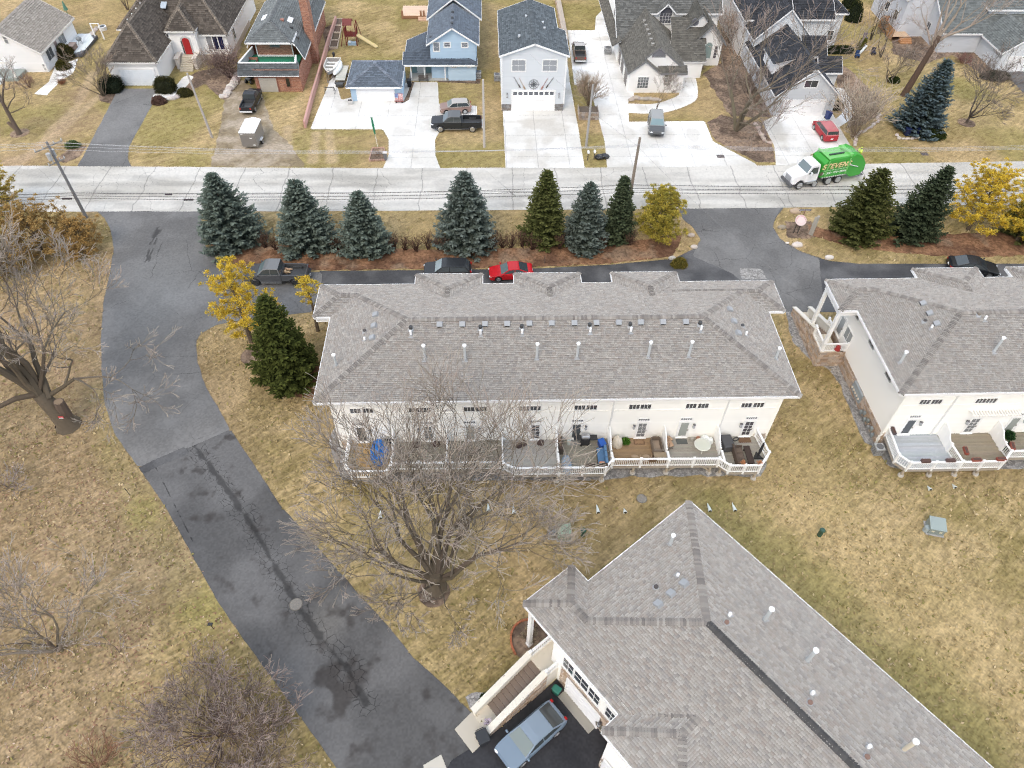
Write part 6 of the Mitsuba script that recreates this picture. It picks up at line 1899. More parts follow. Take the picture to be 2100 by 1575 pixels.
# all terrain vehicles and gear by the brick house
qx, qy = (-19.65, 65.07)
for i, (dx, dy, lab, col) in enumerate(((0.0, 0.0, 'dark quad bike parked against the brick house', (0.06, 0.08, 0.085)), (0.4, 2.0, 'second dark quad bike nearer the rear of the brick house', (0.05, 0.055, 0.06)))):
  qt = thing('quad_bike', lab, 'quad bike')
  Fq = Frame(qx + dx - 0.4, qy + dy + 0.6, 0, math.radians(70 + 40 * i))
  for nm, c, s, cc, r in (('body', (0, 0, 0.62), (1.5, 0.5, 0.3), col, 0.1), ('seat', (-0.15, 0, 0.82), (0.75, 0.34, 0.14), (0.02, 0.02, 0.02), 0.06), ('front_rack', (0.62, 0, 0.80), (0.5, 0.8, 0.06), (0.10, 0.10, 0.10), 0.02), ('rear_rack', (-0.68, 0, 0.80), (0.45, 0.8, 0.06), (0.10, 0.10, 0.10), 0.02)):
    m = M(cc)
    m.add(rounded(c, s, r))
    put(nm, m, 'satin', qt, Fq)
  m = M((0.05, 0.05, 0.05))
  m.bar((0.3, -0.38, 1.02), (0.3, 0.38, 1.02), 0.04, 0.04)
  m.bar((0.3, 0, 0.7), (0.3, 0, 1.02), 0.05, 0.05)
  put('handlebar', m, 'satin', qt, Fq)
  for x in (-0.6, 0.6):
    for s in (-1, 1):
      wheel(qt, Fq, x, s * 0.42, 0.29, 0.24, (0.25, 0.25, 0.25), 5, s)
# refuse truck
f0, f1 = (48.97, 38.92), (58.09, 41.32)
ang = math.atan2(f1[1] - f0[1], f1[0] - f0[0]) + PI
FG = Frame((f0[0] + f1[0]) / 2, (f0[1] + f1[1]) / 2, 0.03, ang)
Lg = math.hypot(f1[0] - f0[0], f1[1] - f0[1])
gt = thing('refuse_truck', 'green rear loading refuse truck with white bonneted cab on the street', 'truck')
GREEN, GREEN2 = (0.045, 0.33, 0.04), (0.16, 0.48, 0.13)
h = Lg / 2
WHT = (0.80, 0.80, 0.81)
m = M((0.03, 0.03, 0.03))
m.box(-h + 0.8, h - 0.5, -0.5, 0.5, 0.7, 1.0)
put('chassis', m, 'satin', gt, FG)
bon = [(h, 0.75), (h + 0.02, 1.35), (h - 0.15, 1.62), (h - 1.55, 1.95), (h - 1.55, 0.95), (h - 1.45, 0.75)]
pb = Polygon(bon).difference(Point(h - 1.05, 0.52).buffer(0.66, 12))
putc('bonnet', loft_profile(list(polys(pb)[0].exterior.coords)[:-1], 1.08, 0.16, lambda x, y, z: y * (1 - 0.18 * np.clip((x - (h - 1.5)) / 1.5, 0, 1) * np.clip((z - 0.9) / 0.6, 0, 1)), 60), WHT, 'paint', gt, FG)
cab = [(h - 1.50, 0.85), (h - 1.52, 1.92), (h - 2.05, 2.78), (h - 2.4, 2.9), (h - 3.15, 2.88), (h - 3.2, 0.85)]
wc = lambda x, y, z: y * (1 - 0.12 * np.clip((z - 1.9) / 1.0, 0, 1))
putc('cab', loft_profile(cab, 1.14, 0.1, wc, 60), WHT, 'paint', gt, FG)
a, b = np.array(cab[1]), np.array(cab[2])
o = np.array([b[1] - a[1], a[0] - b[0]])
o = o / np.linalg.norm(o)
p0, q0 = a + (b - a) * 0.1, a + (b - a) * 0.95
putc('windscreen', loft_profile([p0 + o * 0.02, q0 + o * 0.02, q0 - o * 0.03, p0 - o * 0.03], 1.02, 0.012, wc, 12), (0.15, 0.19, 0.20), 'glass', gt, FG, 0)
for s in (-1, 1):
  p = Polygon([(h - 1.75, 1.9), (h - 2.2, 2.6), (h - 2.95, 2.62), (h - 2.95, 1.85)])
  v, f = loft_profile(list(p.exterior.coords)[:-1], 0.012, 0.004, None, 16)
  v = v.copy()
  v[:, 1] = wc(v[:, 0], v[:, 1] + s * 1.146, v[:, 2])
  putc('side_window', (v, f), (0.07, 0.09, 0.09), 'glass', gt, FG, 0)
  e = trimesh.creation.icosphere(2, 1.0)
  putc('headlight', (np.array(e.vertices) * [0.14, 0.2, 0.15] + [h - 0.1, s * 0.82, 1.12], np.array(e.faces)), (0.75, 0.76, 0.78), 'glass', gt, FG)
  m = M((0.75, 0.76, 0.77))
  m.add(rounded((h - 1.85, s * 1.52, 2.1), (0.12, 0.28, 0.55), 0.05))
  m.bar((h - 1.95, s * 1.1, 2.2), (h - 1.88, s * 1.45, 2.2), 0.04, 0.04)
  put('mirror', m, 'satin', gt, FG)
  m = M((0.62, 0.63, 0.64))
  m.tube([(h - 3.1, s * 0.93, 0.75), (h - 1.85, s * 0.93, 0.75)], 0.3, 12)
  put('fuel_tank', m, 'metal', gt, FG)
m = M((0.30, 0.31, 0.33))
m.box(h - 0.02, h + 0.05, -0.55, 0.55, 0.85, 1.45)
put('grille', m, 'satin', gt, FG)
m = M((0.09, 0.09, 0.095))
m.add(rounded((h + 0.08, 0, 0.6), (0.3, 2.25, 0.34), 0.08))
put('bumper', m, 'satin', gt, FG)
b0, b1 = h - 3.5, -h + 2.55
body = [(b0, 1.15), (b0 + 0.02, 3.0), (b0 - 0.35, 3.38), (b1, 3.5), (b1 - 0.1, 1.15)]
wb_ = lambda x, y, z: y * (1 - 0.05 * np.clip((z - 3.0) / 0.5, 0, 1) - 0.05 * np.clip((1.6 - z) / 0.5, 0, 1))
putc('packer_body', loft_profile(body, 1.27, 0.14, wb_, 60), GREEN, 'paint', gt, FG)
m = M(GREEN2)
m.box(b1 + 0.1, b0 - 0.5, -1.05, 1.05, 3.44, 3.55)
put('roof_panel', m, 'satin', gt, FG)
m = M((0.03, 0.05, 0.04))
m.box(b1 + 0.5, b0 - 0.9, 0.25, 0.45, 3.55, 3.68)
put('roof_rail', m, 'satin', gt, FG)
for x in (b1 + 0.06, b0 - 0.5):
  m = M(GREEN2)
  for s in (-1, 1):
    m.box(x - 0.07, x + 0.07, *sorted((s * 1.24, s * 1.34)), 1.25, 3.35)
  m.box(x - 0.09, x + 0.09, -1.25, 1.25, 3.50, 3.62)
  put('rib', m, 'satin', gt, FG)
m = M((0.55, 0.58, 0.55))
for s in (-1, 1):
  for i in range(int((b0 - b1) / 0.3)):
    m.box(b1 + i * 0.3, b1 + i * 0.3 + 0.15, *sorted((s * 1.2, s * 1.31)), 1.12, 1.24)
put('marker_strip', m, 'satin', gt, FG, kind='stuff')
tail = [(b1, 3.45), (b1 - 0.7, 3.72), (b1 - 1.6, 3.3), (-h + 0.15, 2.3), (-h, 1.35), (-h + 0.35, 0.75), (b1 - 0.9, 0.62), (b1 - 0.1, 1.2)]
putc('tailgate', loft_profile(tail, 1.30, 0.14, wb_, 60), GREEN, 'paint', gt, FG)
m = M((0.02, 0.022, 0.024))
m.box(-h - 0.06, -h + 0.4, -1.0, 1.0, 1.25, 2.2)
put('hopper_opening', m, 'matte', gt, FG)
m = M((0.16, 0.16, 0.17))
for s in (-1, 1):
  m.bar((-h - 0.1, s * 1.15, 0.55), (-h + 0.15, s * 1.15, 2.0), 0.05, 0.06)
m.box(-h - 0.35, -h + 0.35, -1.1, 1.1, 0.48, 0.54)
put('rear_step', m, 'satin', gt, FG)
for s in (-1, 1):
  m = M((0.62, 0.66, 0.62))
  m.tube([(b1 - 0.1, s * 1.36, 2.5), (b1 - 1.35, s * 1.36, 2.05)], 0.05, 6)
  put('ram', m, 'satin', gt, FG)
m = M(GREEN2)
m.bar((b1 - 0.2, 0.6, 3.7), (b1 + 0.35, -0.6, 3.72), 0.35, 0.16)
m.box(b1 - 0.3, b1 + 0.1, -1.1, 1.1, 3.5, 3.72)
put('hoist', m, 'satin', gt, FG)
for x in (h - 1.05,):
  for s in (-1, 1):
    wheel(gt, FG, x, s * 1.0, 0.52, 0.3, (0.62, 0.63, 0.64), 8, s)
for x in (-h + 3.2, -h + 4.55, -h + 6.4):
  for s in (-1, 1):
    wheel(gt, FG, x, s * 0.98, 0.52 if x < -h + 5 else 0.45, 0.46, (0.55, 0.56, 0.57), 8, s)
  m = M((0.03, 0.03, 0.03))
  m.tube([(x, -0.9, 0.52), (x, 0.9, 0.52)], 0.09, 6)
  put('axle', m, 'satin', gt, FG)
mid = (b0 + b1) / 2
for s in (-1, 1):
  FL = Frame()
  base = np.eye(4)
  if s > 0:     # the left side, seen from +y
    base[:3, 0], base[:3, 1], base[:3, 2] = (-1, 0, 0), (0, 0, 1), (0, 1, 0)
  else:
    base[:3, 0], base[:3, 1], base[:3, 2] = (1, 0, 0), (0, 0, 1), (0, -1, 0)
  for txt, hh, z, col, shear, nm in (('STEVENS', 0.62, 2.35, (0.82, 0.66, 0.36), 0.22, 'name_lettering'), ('1-800-776-2544', 0.26, 1.62, (0.75, 0.80, 0.74), 0.15, 'phone_lettering'), ('DISPOSAL & RECYCLING', 0.17, 2.06, (0.55, 0.66, 0.50), 0.15, 'line_lettering')):
    if nm == 'line_lettering':
      continue
    for k, (off, c2, dep) in enumerate((((0.04, -0.05), (0.16, 0.05, 0.03), 0.012), ((0, 0), col, 0.022))):
      if nm != 'name_lettering' and k == 0:
        continue
      tm = meshkit.text_mesh(txt, hh, dep, bold=True)
      v, f, _ = meshkit.arrays(tm)
      v = v.copy()
      v[:, 0] += shear * v[:, 1] - (v[:, 0].max() / 2) + off[0]
      v[:, 1] += off[1]
      mm = base.copy()
      mm[:3, 3] = (mid + (0.05 if s > 0 else -0.05), s * 1.272, z)
      q = M(c2)
      q.raw(v @ mm[:3, :3].T + mm[:3, 3], f if np.linalg.det(mm[:3, :3]) > 0 else f[:, ::-1])
      put(nm, q, 'satin', gt, FG, kind='stuff')
for s in (-1, 1):
  m = M((0.10, 0.09, 0.05))
  xx = mid - s * -1.75
  m.tube([(xx, s * 1.27, 1.78), (xx, s * 1.285, 1.78)], 0.26, 14)
  put('round_emblem', m, 'satin', gt, FG)
for s in (-1, 1):
  m = M((0.45, 0.60, 0.42))
  for i in range(9):
    m.box(mid - 1.6 + i * 0.36, mid - 1.34 + i * 0.36, *sorted((s * 1.27, s * 1.28)), 2.06, 2.15)
  put('small_print', m, 'satin', gt, FG, kind='stuff')
# people: the loader behind the truck and the driver
def bone_body(joints, bones, edge=0.05):
  parts = []
  for a, b in bones:
    (pa, ra), (pb, rb) = joints[a], joints[b]
    parts.append(m3.Manifold.batch_hull([m3.Manifold.sphere(ra, 14).translate(list(pa)), m3.Manifold.sphere(rb, 14).translate(list(pb))]))
  u = m3.Manifold.batch_boolean(parts, m3.OpType.Add).refine_to_length(edge)
  me = u.to_mesh()
  tm = trimesh.Trimesh(me.vert_properties[:, :3], me.tri_verts, process=True)
  trimesh.smoothing.filter_taubin(tm, iterations=8)
  return np.array(tm.vertices), np.array(tm.faces)
def person(label, F, pose='stand', vest=(0.55, 0.75, 0.03)):
  t = thing('person', label, 'person')
  hz = 0.92
  J = {'hip': ((0, 0, hz), 0.15), 'chest': ((0.02, 0, 1.32), 0.17), 'neck': ((0.03, 0, 1.50), 0.065), 'head': ((0.06, 0, 1.66), 0.10)}
  for s, n in ((-1, 'r'), (1, 'l')):
    J['sh' + n] = ((0.02, s * 0.20, 1.42), 0.075)
    J['el' + n] = ((0.18, s * 0.27, 1.18), 0.052)
    J['wr' + n] = ((0.42, s * 0.22, 1.22), 0.036)
    J['hp' + n] = ((0, s * 0.10, 0.9), 0.10)
    J['kn' + n] = ((0.06 * s, s * 0.11, 0.49), 0.072)
    J['an' + n] = ((0.02 * s - 0.02, s * 0.11, 0.09), 0.05)
    J['to' + n] = ((0.02 * s + 0.14, s * 0.12, 0.045), 0.042)
  if pose == 'sit':
    for n, s in (('r', -1), ('l', 1)):
      J['kn' + n] = ((0.45, s * 0.13, 0.95), 0.075)
      J['an' + n] = ((0.5, s * 0.13, 0.52), 0.05)
      J['to' + n] = ((0.65, s * 0.13, 0.48), 0.042)
  skin = bone_body(J, [('neck', 'head'), ('chest', 'neck')] + [(a + n, b + n) for n in 'rl' for a, b in (('el', 'wr'),)] + [('chest', 'shr'), ('chest', 'shl'), ('shr', 'elr'), ('shl', 'ell'), ('hip', 'chest')] + [(a + n, b + n) for n in 'rl' for a, b in (('hp', 'kn'), ('kn', 'an'), ('an', 'to'))] + [('hip', 'hpr'), ('hip', 'hpl')], 0.06)
  putc('body', skin, (0.05, 0.055, 0.075), 'matte', t, F, 60)
  K = {k: (p, r + 0.022) for k, (p, r) in J.items()}
  K['waist'] = ((0, 0, 0.98), 0.165)
  vst = bone_body(K, [('waist', 'chest'), ('chest', 'shr'), ('chest', 'shl'), ('shr', 'elr'), ('shl', 'ell')], 0.06)
  putc('safety_jacket', vst, vest, 'matte', t, F, 60)
  e = trimesh.creation.icosphere(2, 1.0)
  v = np.array(e.vertices) * [0.10, 0.078, 0.12]
  v[:, 0] += 0.07
  v[:, 2] += 1.665
  hk = putc('head', (v, np.array(e.faces)), (0.42, 0.26, 0.19), 'matte', t, F, 60)
  m = M((0.42, 0.26, 0.19))
  m.tube([(0.15, 0, 1.67), (0.19, 0, 1.645)], [0.012, 0.018], 5)
  for s in (-1, 1):
    m.box(0.155, 0.168, s * 0.032 - 0.012, s * 0.032 + 0.012, 1.68, 1.692, (0.05, 0.04, 0.04))
    m.box(0.055, 0.085, s * 0.078 - 0.008, s * 0.078 + 0.008, 1.64, 1.69)
  m.box(0.150, 0.162, -0.025, 0.025, 1.60, 1.607, (0.25, 0.10, 0.09))
  put('face', m, 'matte', hk, F)
  c = np.array(e.vertices) * [0.112, 0.09, 0.075]
  c = c[:, :] + [0.06, 0, 1.725]
  putc('cap', (c, np.array(e.faces)), (0.50, 0.68, 0.04), 'matte', t, F, 60)
  for n, s in (('r', -1), ('l', 1)):
    q = J['wr' + n][0]
    hm = M((0.10, 0.10, 0.10))
    hm.add(rounded((q[0] + 0.05, q[1], q[2]), (0.10, 0.035, 0.085), 0.015))
    for i in range(4):
      z = q[2] + 0.033 - i * 0.022
      hm.tube([(q[0] + 0.09, q[1], z), (q[0] + 0.135, q[1] - s * 0.008, z), (q[0] + 0.155 - 0.008 * (i == 3), q[1] - s * 0.035, z)], [0.010, 0.009, 0.007], 5)
    hm.tube([(q[0] + 0.02, q[1], q[2] + 0.04), (q[0] + 0.06, q[1] - s * 0.035, q[2] + 0.05), (q[0] + 0.085, q[1] - s * 0.045, q[2] + 0.035)], [0.012, 0.011, 0.008], 5)
    put('hand', hm, 'matte', t, F)
  return t
wx_, wy_ = (59.66, 44.52)
person('refuse worker in a bright yellow green jacket standing behind the green truck', Frame(wx_, wy_, 0.03, math.radians(200)))
# conifers
def spray_quads(m, P, D, L, Wd, col, up=None):
  """many small pointed leaf sprays at once: points P, directions D, lengths L, widths Wd, colours col"""
  n = len(P)
  U = rng.normal(size=(n, 3)) if up is None else up
  S = np.cross(D, U)
  S /= np.linalg.norm(S, axis=1, keepdims=True) + 1e-9
  a = P
  b = P + D * (L * 0.45)[:, None] + S * (Wd / 2)[:, None]
  c = P + D * L[:, None]
  d = P + D * (L * 0.45)[:, None] - S * (Wd / 2)[:, None]
  v = np.stack([a, b, c, d], 1).reshape(-1, 3)
  i = np.arange(n)[:, None] * 4
  f = np.vstack([i + [0, 1, 2], i + [0, 2, 3]])
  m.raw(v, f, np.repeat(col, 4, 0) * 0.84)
def spruce(x, y, h, r, dark, tip, label, seed, group=None, base='spruce_tree', lean=(0, 0), skirt=0.35, power=0.66, gap=1.0):
  r = r * 1.07
  g = np.random.default_rng(seed)
  t = thing(base, label, 'tree', group)
  m = M((0.12, 0.085, 0.06))
  m.tube([(x, y, 0), (x + lean[0] * 0.5, y + lean[1] * 0.5, h * 0.5), (x + lean[0], y + lean[1], h)], [0.035 * h ** 0.9, 0.02 * h ** 0.9, 0.01], 7)
  put('trunk', m, 'matte', t)
  P, D, L, Wd, C, U = [], [], [], [], [], []
  dark, tip = np.array(dark), np.array(tip)
  z = skirt
  ph = 0
  while z < h - 0.15:
    u = z / h
    R = r * (1 - u) ** power * min(1, 0.80 + 1.6 * u) * g.uniform(0.93, 1.05) + 0.06
    nb = max(5, int(8 + 8 * (1 - u)))
    for k in range(nb):
      a = ph + k * 2 * PI / nb + g.uniform(-0.22, 0.22)
      RR = R * g.uniform(0.80, 1.14) * (1 + 0.12 * math.sin(3 * a + seed))
      dirh = np.array([math.cos(a), math.sin(a), 0])
      ns = max(5, int(RR / (0.15 * gap)))
      s = np.linspace(0.12 if RR < 1 else 0.28, 1.0, ns)
      droop = -0.16 * RR * np.sin(s * PI * 0.75) + 0.13 * RR * s ** 3
      zc = z + droop + 0.05
      cx = x + lean[0] * u + dirh[0] * RR * s
      cy = y + lean[1] * u + dirh[1] * RR * s
      for side in (-1, 0, 1):
        side_v = np.array([-math.sin(a), math.cos(a), 0]) * side
        dd = dirh * (1.0 if side == 0 else 0.62) + side_v * 0.85
        dd = dd[None] + g.normal(size=(ns, 3)) * 0.20
        dd[:, 2] += 0.05 + (0.25 if side == 0 else -0.12)
        dd /= np.linalg.norm(dd, axis=1, keepdims=True)
        ln = (0.30 + 0.22 * (1 - s) * (side != 0) + 0.06 * RR * (1 - 0.6 * s) * (side != 0)) * g.uniform(0.8, 1.25, ns)
        P.append(np.column_stack([cx, cy, zc]) + g.normal(size=(ns, 3)) * 0.05)
        D.append(dd)
        L.append(ln)
        Wd.append(ln * g.uniform(0.4, 0.62, ns))
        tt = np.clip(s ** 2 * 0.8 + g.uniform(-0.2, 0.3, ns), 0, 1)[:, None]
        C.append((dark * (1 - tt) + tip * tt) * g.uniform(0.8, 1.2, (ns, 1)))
        up = np.tile(np.array([0, 0, 1.0]), (ns, 1)) + g.normal(size=(ns, 3)) * 0.35
        U.append(up)
    ph += 1.1
    z += (0.30 + 0.12 * (1 - u)) * gap
  nt = int(26 + 6 * h)
  zz = h - g.uniform(0, 0.10, nt) * h
  a = g.uniform(0, 2 * PI, nt)
  dd = np.column_stack([np.cos(a) * 0.6, np.sin(a) * 0.6, np.full(nt, 0.8)])
  P.append(np.column_stack([np.full(nt, x + lean[0]), np.full(nt, y + lean[1]), zz - 0.1]))
  D.append(dd)
  L.append(np.full(nt, 0.28))
  Wd.append(np.full(nt, 0.12))
  C.append(np.repeat(tip[None], nt, 0) * 0.9)
  U.append(g.normal(size=(nt, 3)))
  m = M()
  spray_quads(m, np.vstack(P), np.vstack(D), np.concatenate(L), np.concatenate(Wd), np.vstack(C), np.vstack(U))
  put('crown', m, 'leaf', t)
  return t
BLUE_D, BLUE_T = (0.058, 0.080, 0.064), (0.205, 0.248, 0.208)
OLIV_D, OLIV_T = (0.038, 0.05, 0.017), (0.155, 0.165, 0.058)
DGRN_D, DGRN_T = (0.032, 0.047, 0.028), (0.11, 0.135, 0.075)
RG = 'conifers in the row along the street'
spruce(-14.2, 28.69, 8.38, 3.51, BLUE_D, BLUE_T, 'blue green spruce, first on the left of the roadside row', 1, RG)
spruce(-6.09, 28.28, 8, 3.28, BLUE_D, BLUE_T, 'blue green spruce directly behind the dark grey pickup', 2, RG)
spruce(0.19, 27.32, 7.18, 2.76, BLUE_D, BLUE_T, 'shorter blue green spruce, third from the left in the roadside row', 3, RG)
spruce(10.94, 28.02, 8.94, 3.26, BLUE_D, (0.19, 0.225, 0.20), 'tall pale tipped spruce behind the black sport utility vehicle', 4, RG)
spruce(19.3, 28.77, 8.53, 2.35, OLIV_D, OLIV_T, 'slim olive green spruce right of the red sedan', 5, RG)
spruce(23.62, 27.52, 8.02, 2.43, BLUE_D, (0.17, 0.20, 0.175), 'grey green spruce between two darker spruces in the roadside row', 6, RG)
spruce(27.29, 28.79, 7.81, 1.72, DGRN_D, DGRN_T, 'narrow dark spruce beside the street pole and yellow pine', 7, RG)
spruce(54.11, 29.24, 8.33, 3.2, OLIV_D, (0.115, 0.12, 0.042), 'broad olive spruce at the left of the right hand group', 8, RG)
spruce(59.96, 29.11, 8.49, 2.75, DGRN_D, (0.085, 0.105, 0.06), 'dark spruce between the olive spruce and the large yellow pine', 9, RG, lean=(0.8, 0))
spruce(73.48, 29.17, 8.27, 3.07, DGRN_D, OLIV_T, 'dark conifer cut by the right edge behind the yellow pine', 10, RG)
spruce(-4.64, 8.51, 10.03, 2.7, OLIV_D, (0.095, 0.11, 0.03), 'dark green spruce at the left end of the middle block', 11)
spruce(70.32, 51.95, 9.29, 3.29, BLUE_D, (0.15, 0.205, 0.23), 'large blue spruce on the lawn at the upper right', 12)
# bare branching and yellow pines
def grow(g, base, direction, length, rad, depth, out, spread=0.5, up=0.12, kids=(2, 3), shrink=0.74, seg=3, wob=0.14, minr=0.016):
  """collects tapering limbs: (points, radii, depth)"""
  p = np.array(base, float)
  d = np.array(direction, float)
  d /= np.linalg.norm(d)
  pts, rr = [p.copy()], [rad]
  for i in range(seg):
    d = d + g.normal(size=3) * wob
    d[2] += up
    d /= np.linalg.norm(d)
    p = p + d * length / seg
    pts.append(p.copy())
    rr.append(max(rad * (1 - 0.42 * (i + 1) / seg), minr))
  out.append((np.array(pts), rr, depth))
  if depth <= 0:
    return
  n = g.integers(kids[0], kids[1] + 1)
  spots = [len(pts) - 1] * 2 + [g.integers(1, len(pts)) for _ in range(max(0, n - 2) + (1 if depth < 4 and g.random() < 0.45 else 0))]
  for j in spots:
    a = g.normal(size=3)
    a -= d * (a @ d)
    a /= np.linalg.norm(a) + 1e-9
    s = spread * g.uniform(0.6, 1.4)
    nd = d * math.cos(s) + a * math.sin(s)
    grow(g, pts[j], nd, length * shrink * g.uniform(0.75, 1.2), max(rr[j] * 0.72, minr), depth - 1, out, spread, up, kids, shrink, seg, wob, minr)
def limbs_mesh(out, cols, n_thick=7, rmin=0.0):
  m = M()
  mx = max(d for _, _, d in out)
  c0, c1 = np.array(cols[0]), np.array(cols[1])
  for pts, rr, d in out:
    t = d / max(mx, 1)
    c = c1 + (c0 - c1) * t ** 0.7
    n = n_thick if rr[0] > 0.08 else 4 if rr[0] > 0.03 else 3
    m.tube(pts, rr, n, jit(c * 0.86, 0.14), cap=rr[0] > 0.1)
  return m
BARK, TWIG = (0.125, 0.10, 0.072), (0.38, 0.325, 0.275)
def bare_tree(label, stems, seed, depth, cols=(BARK, TWIG), base='bare_tree', group=None, trunk=None, trunk_color=None, extra=None, **kw):
  """stems: (base point, direction, length, radius) each; trunk: (points, radii)"""
  g = np.random.default_rng(seed)
  t = thing(base, label, 'tree', group)
  if trunk:
    m = M(trunk_color or cols[0])
    m.tube(trunk[0], trunk[1], 10)
    put('trunk', m, 'matte', t, smooth=True)
  out = []
  for b, d, L, r in stems:
    grow(g, b, d, L, r, depth, out, **kw)
  big = [o for o in out if o[2] > max(depth - 3, 0)]
  fine = [o for o in out if o[2] <= max(depth - 3, 0)]
  put('limbs', limbs_mesh(big, cols), 'matte', t, smooth=False)
  if fine:
    mm = limbs_mesh(fine, cols)
    put('twigs', mm, 'matte', t, kind='stuff')
  return t, out
bx, by = (9.22, -11.63)
g_ = np.random.default_rng(5)
stems = []
for a, tilt, L, r, z in ((95, 10, 4.3, .38, 1.3), (62, 30, 4.5, .33, 1.4), (128, 33, 4.4, .33, 1.3), (15, 50, 4.5, .28, 1.1), (166, 52, 4.4, .27, 1.1), (196, 58, 3.0, .18, 1.0), (80, 20, 4.3, .28, 1.6), (310, 44, 2.4, .14, 1.3), (38, 44, 4.4, .25, 1.5), (150, 24, 4.4, .28, 1.7), (245, 46, 2.3, .13, 1.2), (350, 56, 3.4, .2, 1.2), (178, 38, 4.0, .24, 1.5), (112, 24, 4.5, .3, 1.6), (45, 24, 4.4, .28, 1.6)):
  a, ti = math.radians(a), math.radians(tilt)
  stems.append(((bx + 0.28 * math.cos(a), by + 0.28 * math.sin(a), z), (math.cos(a) * math.sin(ti), math.sin(a) * math.sin(ti), math.cos(ti)), L, r * 0.8))
bare_tree('large bare many stemmed tree on the lawn before the middle block decks', stems, 21, 6, trunk=([(bx, by, -0.1), (bx, by, 0.4), (bx, by + 0.05, 1.3), (bx, by + 0.1, 1.9)], [0.85, 0.66, 0.60, 0.40]), spread=0.46, up=0.05, shrink=0.745, wob=0.12, minr=0.017)
bx, by = (-22.49, 3.79)
T0 = np.array([bx, by, 0.0])
fork = np.array([bx - 0.9, by + 0.4, 3.6])
stems = []
for p, a, tilt, L, r in ((fork, 120, 24, 5.0, .42), (fork, 175, 50, 5.0, .40), (fork, 70, 24, 4.6, .34), (fork, 200, 72, 4.8, .26), ((bx - 0.2, by + 0.3, 3.2), 55, 30, 4.6, .30), ((bx - 0.8, by + 0.4, 3.0), 20, 52, 4.0, .22), (fork, 150, 38, 4.6, .30), (fork, 95, 15, 4.4, .26), (fork, 45, 46, 4.2, .2)):
  a, ti = math.radians(a), math.radians(tilt)
  stems.append((tuple(p), (math.cos(a) * math.sin(ti), math.sin(a) * math.sin(ti), math.cos(ti)), L, r))
bigleft, _ = bare_tree('old spreading bare tree with thick trunk at the left edge', stems, 33, 6, trunk=([T0 - [0, 0, 0.1], T0 + [0, 0, 0.5], T0 + [-0.25, 0.1, 1.8], fork], [1.15, 0.82, 0.70, 0.55]), spread=0.5, up=0.05, shrink=0.75, wob=0.15, minr=0.019)
m = M((0.12, 0.09, 0.07))
m.tube([(bx + 0.3, by + 0.1, 1.2), (bx + 0.42, by + 0.16, 2.9)], [0.5, 0.42], 10)
m.tube([(bx + 0.42, by + 0.16, 2.9), (bx + 0.42, by + 0.16, 2.93)], [0.36, 0.34], 10, (0.26, 0.19, 0.13))
put('sawn_stub', m, 'matte', bigleft)
sg = M((0.55, 0.07, 0.08))
sg.box(bx - 0.2 + 0.45, bx + 0.2 + 0.45, by - 0.66, by - 0.63, 1.7, 1.95)
sg.box(bx - 0.16 + 0.45, bx + 0.16 + 0.45, by - 0.675, by - 0.655, 1.72, 1.80, (0.8, 0.8, 0.8))
single('notice_plate', sg, 'small red and white plate nailed to the old left tree', 'sign', 'satin')
def shrub(label, u, hh, rr, n, seed, depth=3, cols=(BARK, TWIG), base='bare_shrub', cat=None, group=None, rad=0.05, spread=0.45, up=0.05, tilt=(8, 50), z=0.0, shrink=0.75):
  g = np.random.default_rng(seed)
  x, y = u
  stems = []
  for i in range(n):
    a, ti = g.uniform(0, 2 * PI), math.radians(g.uniform(*tilt))
    q = g.uniform(0, rr * 0.3)
    stems.append(((x + q * math.cos(a), y + q * math.sin(a), z), (math.cos(a) * math.sin(ti), math.sin(a) * math.sin(ti), math.cos(ti)), hh * 0.36 * g.uniform(0.8, 1.15), rad * g.uniform(0.7, 1.1)))
  t, o = bare_tree(label, stems, seed, depth, cols, base, group, spread=spread, up=up, shrink=shrink, wob=0.16, minr=0.02 if y > 30 else 0.014)
  if cat:
    labels[t]['category'] = cat
  return t
GREYT = ((0.19, 0.155, 0.135), (0.37, 0.315, 0.285))
THK = ((0.16, 0.115, 0.095), (0.335, 0.265, 0.23))
shrub('dense grey brown thicket of bare branches at the bottom left of the drive', (-3.89, -20.94), 4.9, 4.6, 40, 41, 4, THK, 'bare_thicket', 'shrub', rad=0.05, spread=0.62, tilt=(15, 72))
shrub('second bare thicket spilling over the drive edge at the bottom', (-1.37, -23.21), 4.2, 3.2, 24, 42, 4, THK, 'bare_thicket', 'shrub', rad=0.05, spread=0.62, tilt=(15, 70))
shrub('pale multi stemmed bare tree at the left below the old tree', (-15.96, -15.58), 8.0, 1.0, 9, 43, 5, ((0.20, 0.165, 0.125), (0.40, 0.345, 0.30)), 'bare_tree', 'tree', rad=0.11, spread=0.42, tilt=(10, 38))
shrub('thin bare sapling standing in leaves left of the thicket', (-11.8, -15.78), 3.0, 0.3, 2, 44, 3, GREYT, 'sapling', 'tree', rad=0.03, tilt=(5, 25))
shrub('reddish bare bush at the bottom edge of the photo', (-10.8, -22.83), 2.4, 2.0, 42, 45, 2, ((0.20, 0.10, 0.06), (0.34, 0.19, 0.12)), 'red_bush', 'shrub', rad=0.02, tilt=(5, 70))
shrub('bare twiggy bush low on the left edge', (-24.7, -2.42), 3.0, 1.0, 10, 46, 3, GREYT, 'bare_shrub', 'shrub', rad=0.03, tilt=(20, 70))
PALE_T = ((0.15, 0.12, 0.095), (0.33, 0.27, 0.23))
shrub('tall bare tree in front of the pale grey gabled house', (45.95, 51.78), 15.0, 0.6, 5, 51, 5, ((0.16, 0.135, 0.095), (0.34, 0.275, 0.24)), 'bare_tree', 'tree', rad=0.30, spread=0.42, tilt=(3, 24), up=0.08)
bx, by = (72.25, 61.26)
stems = []
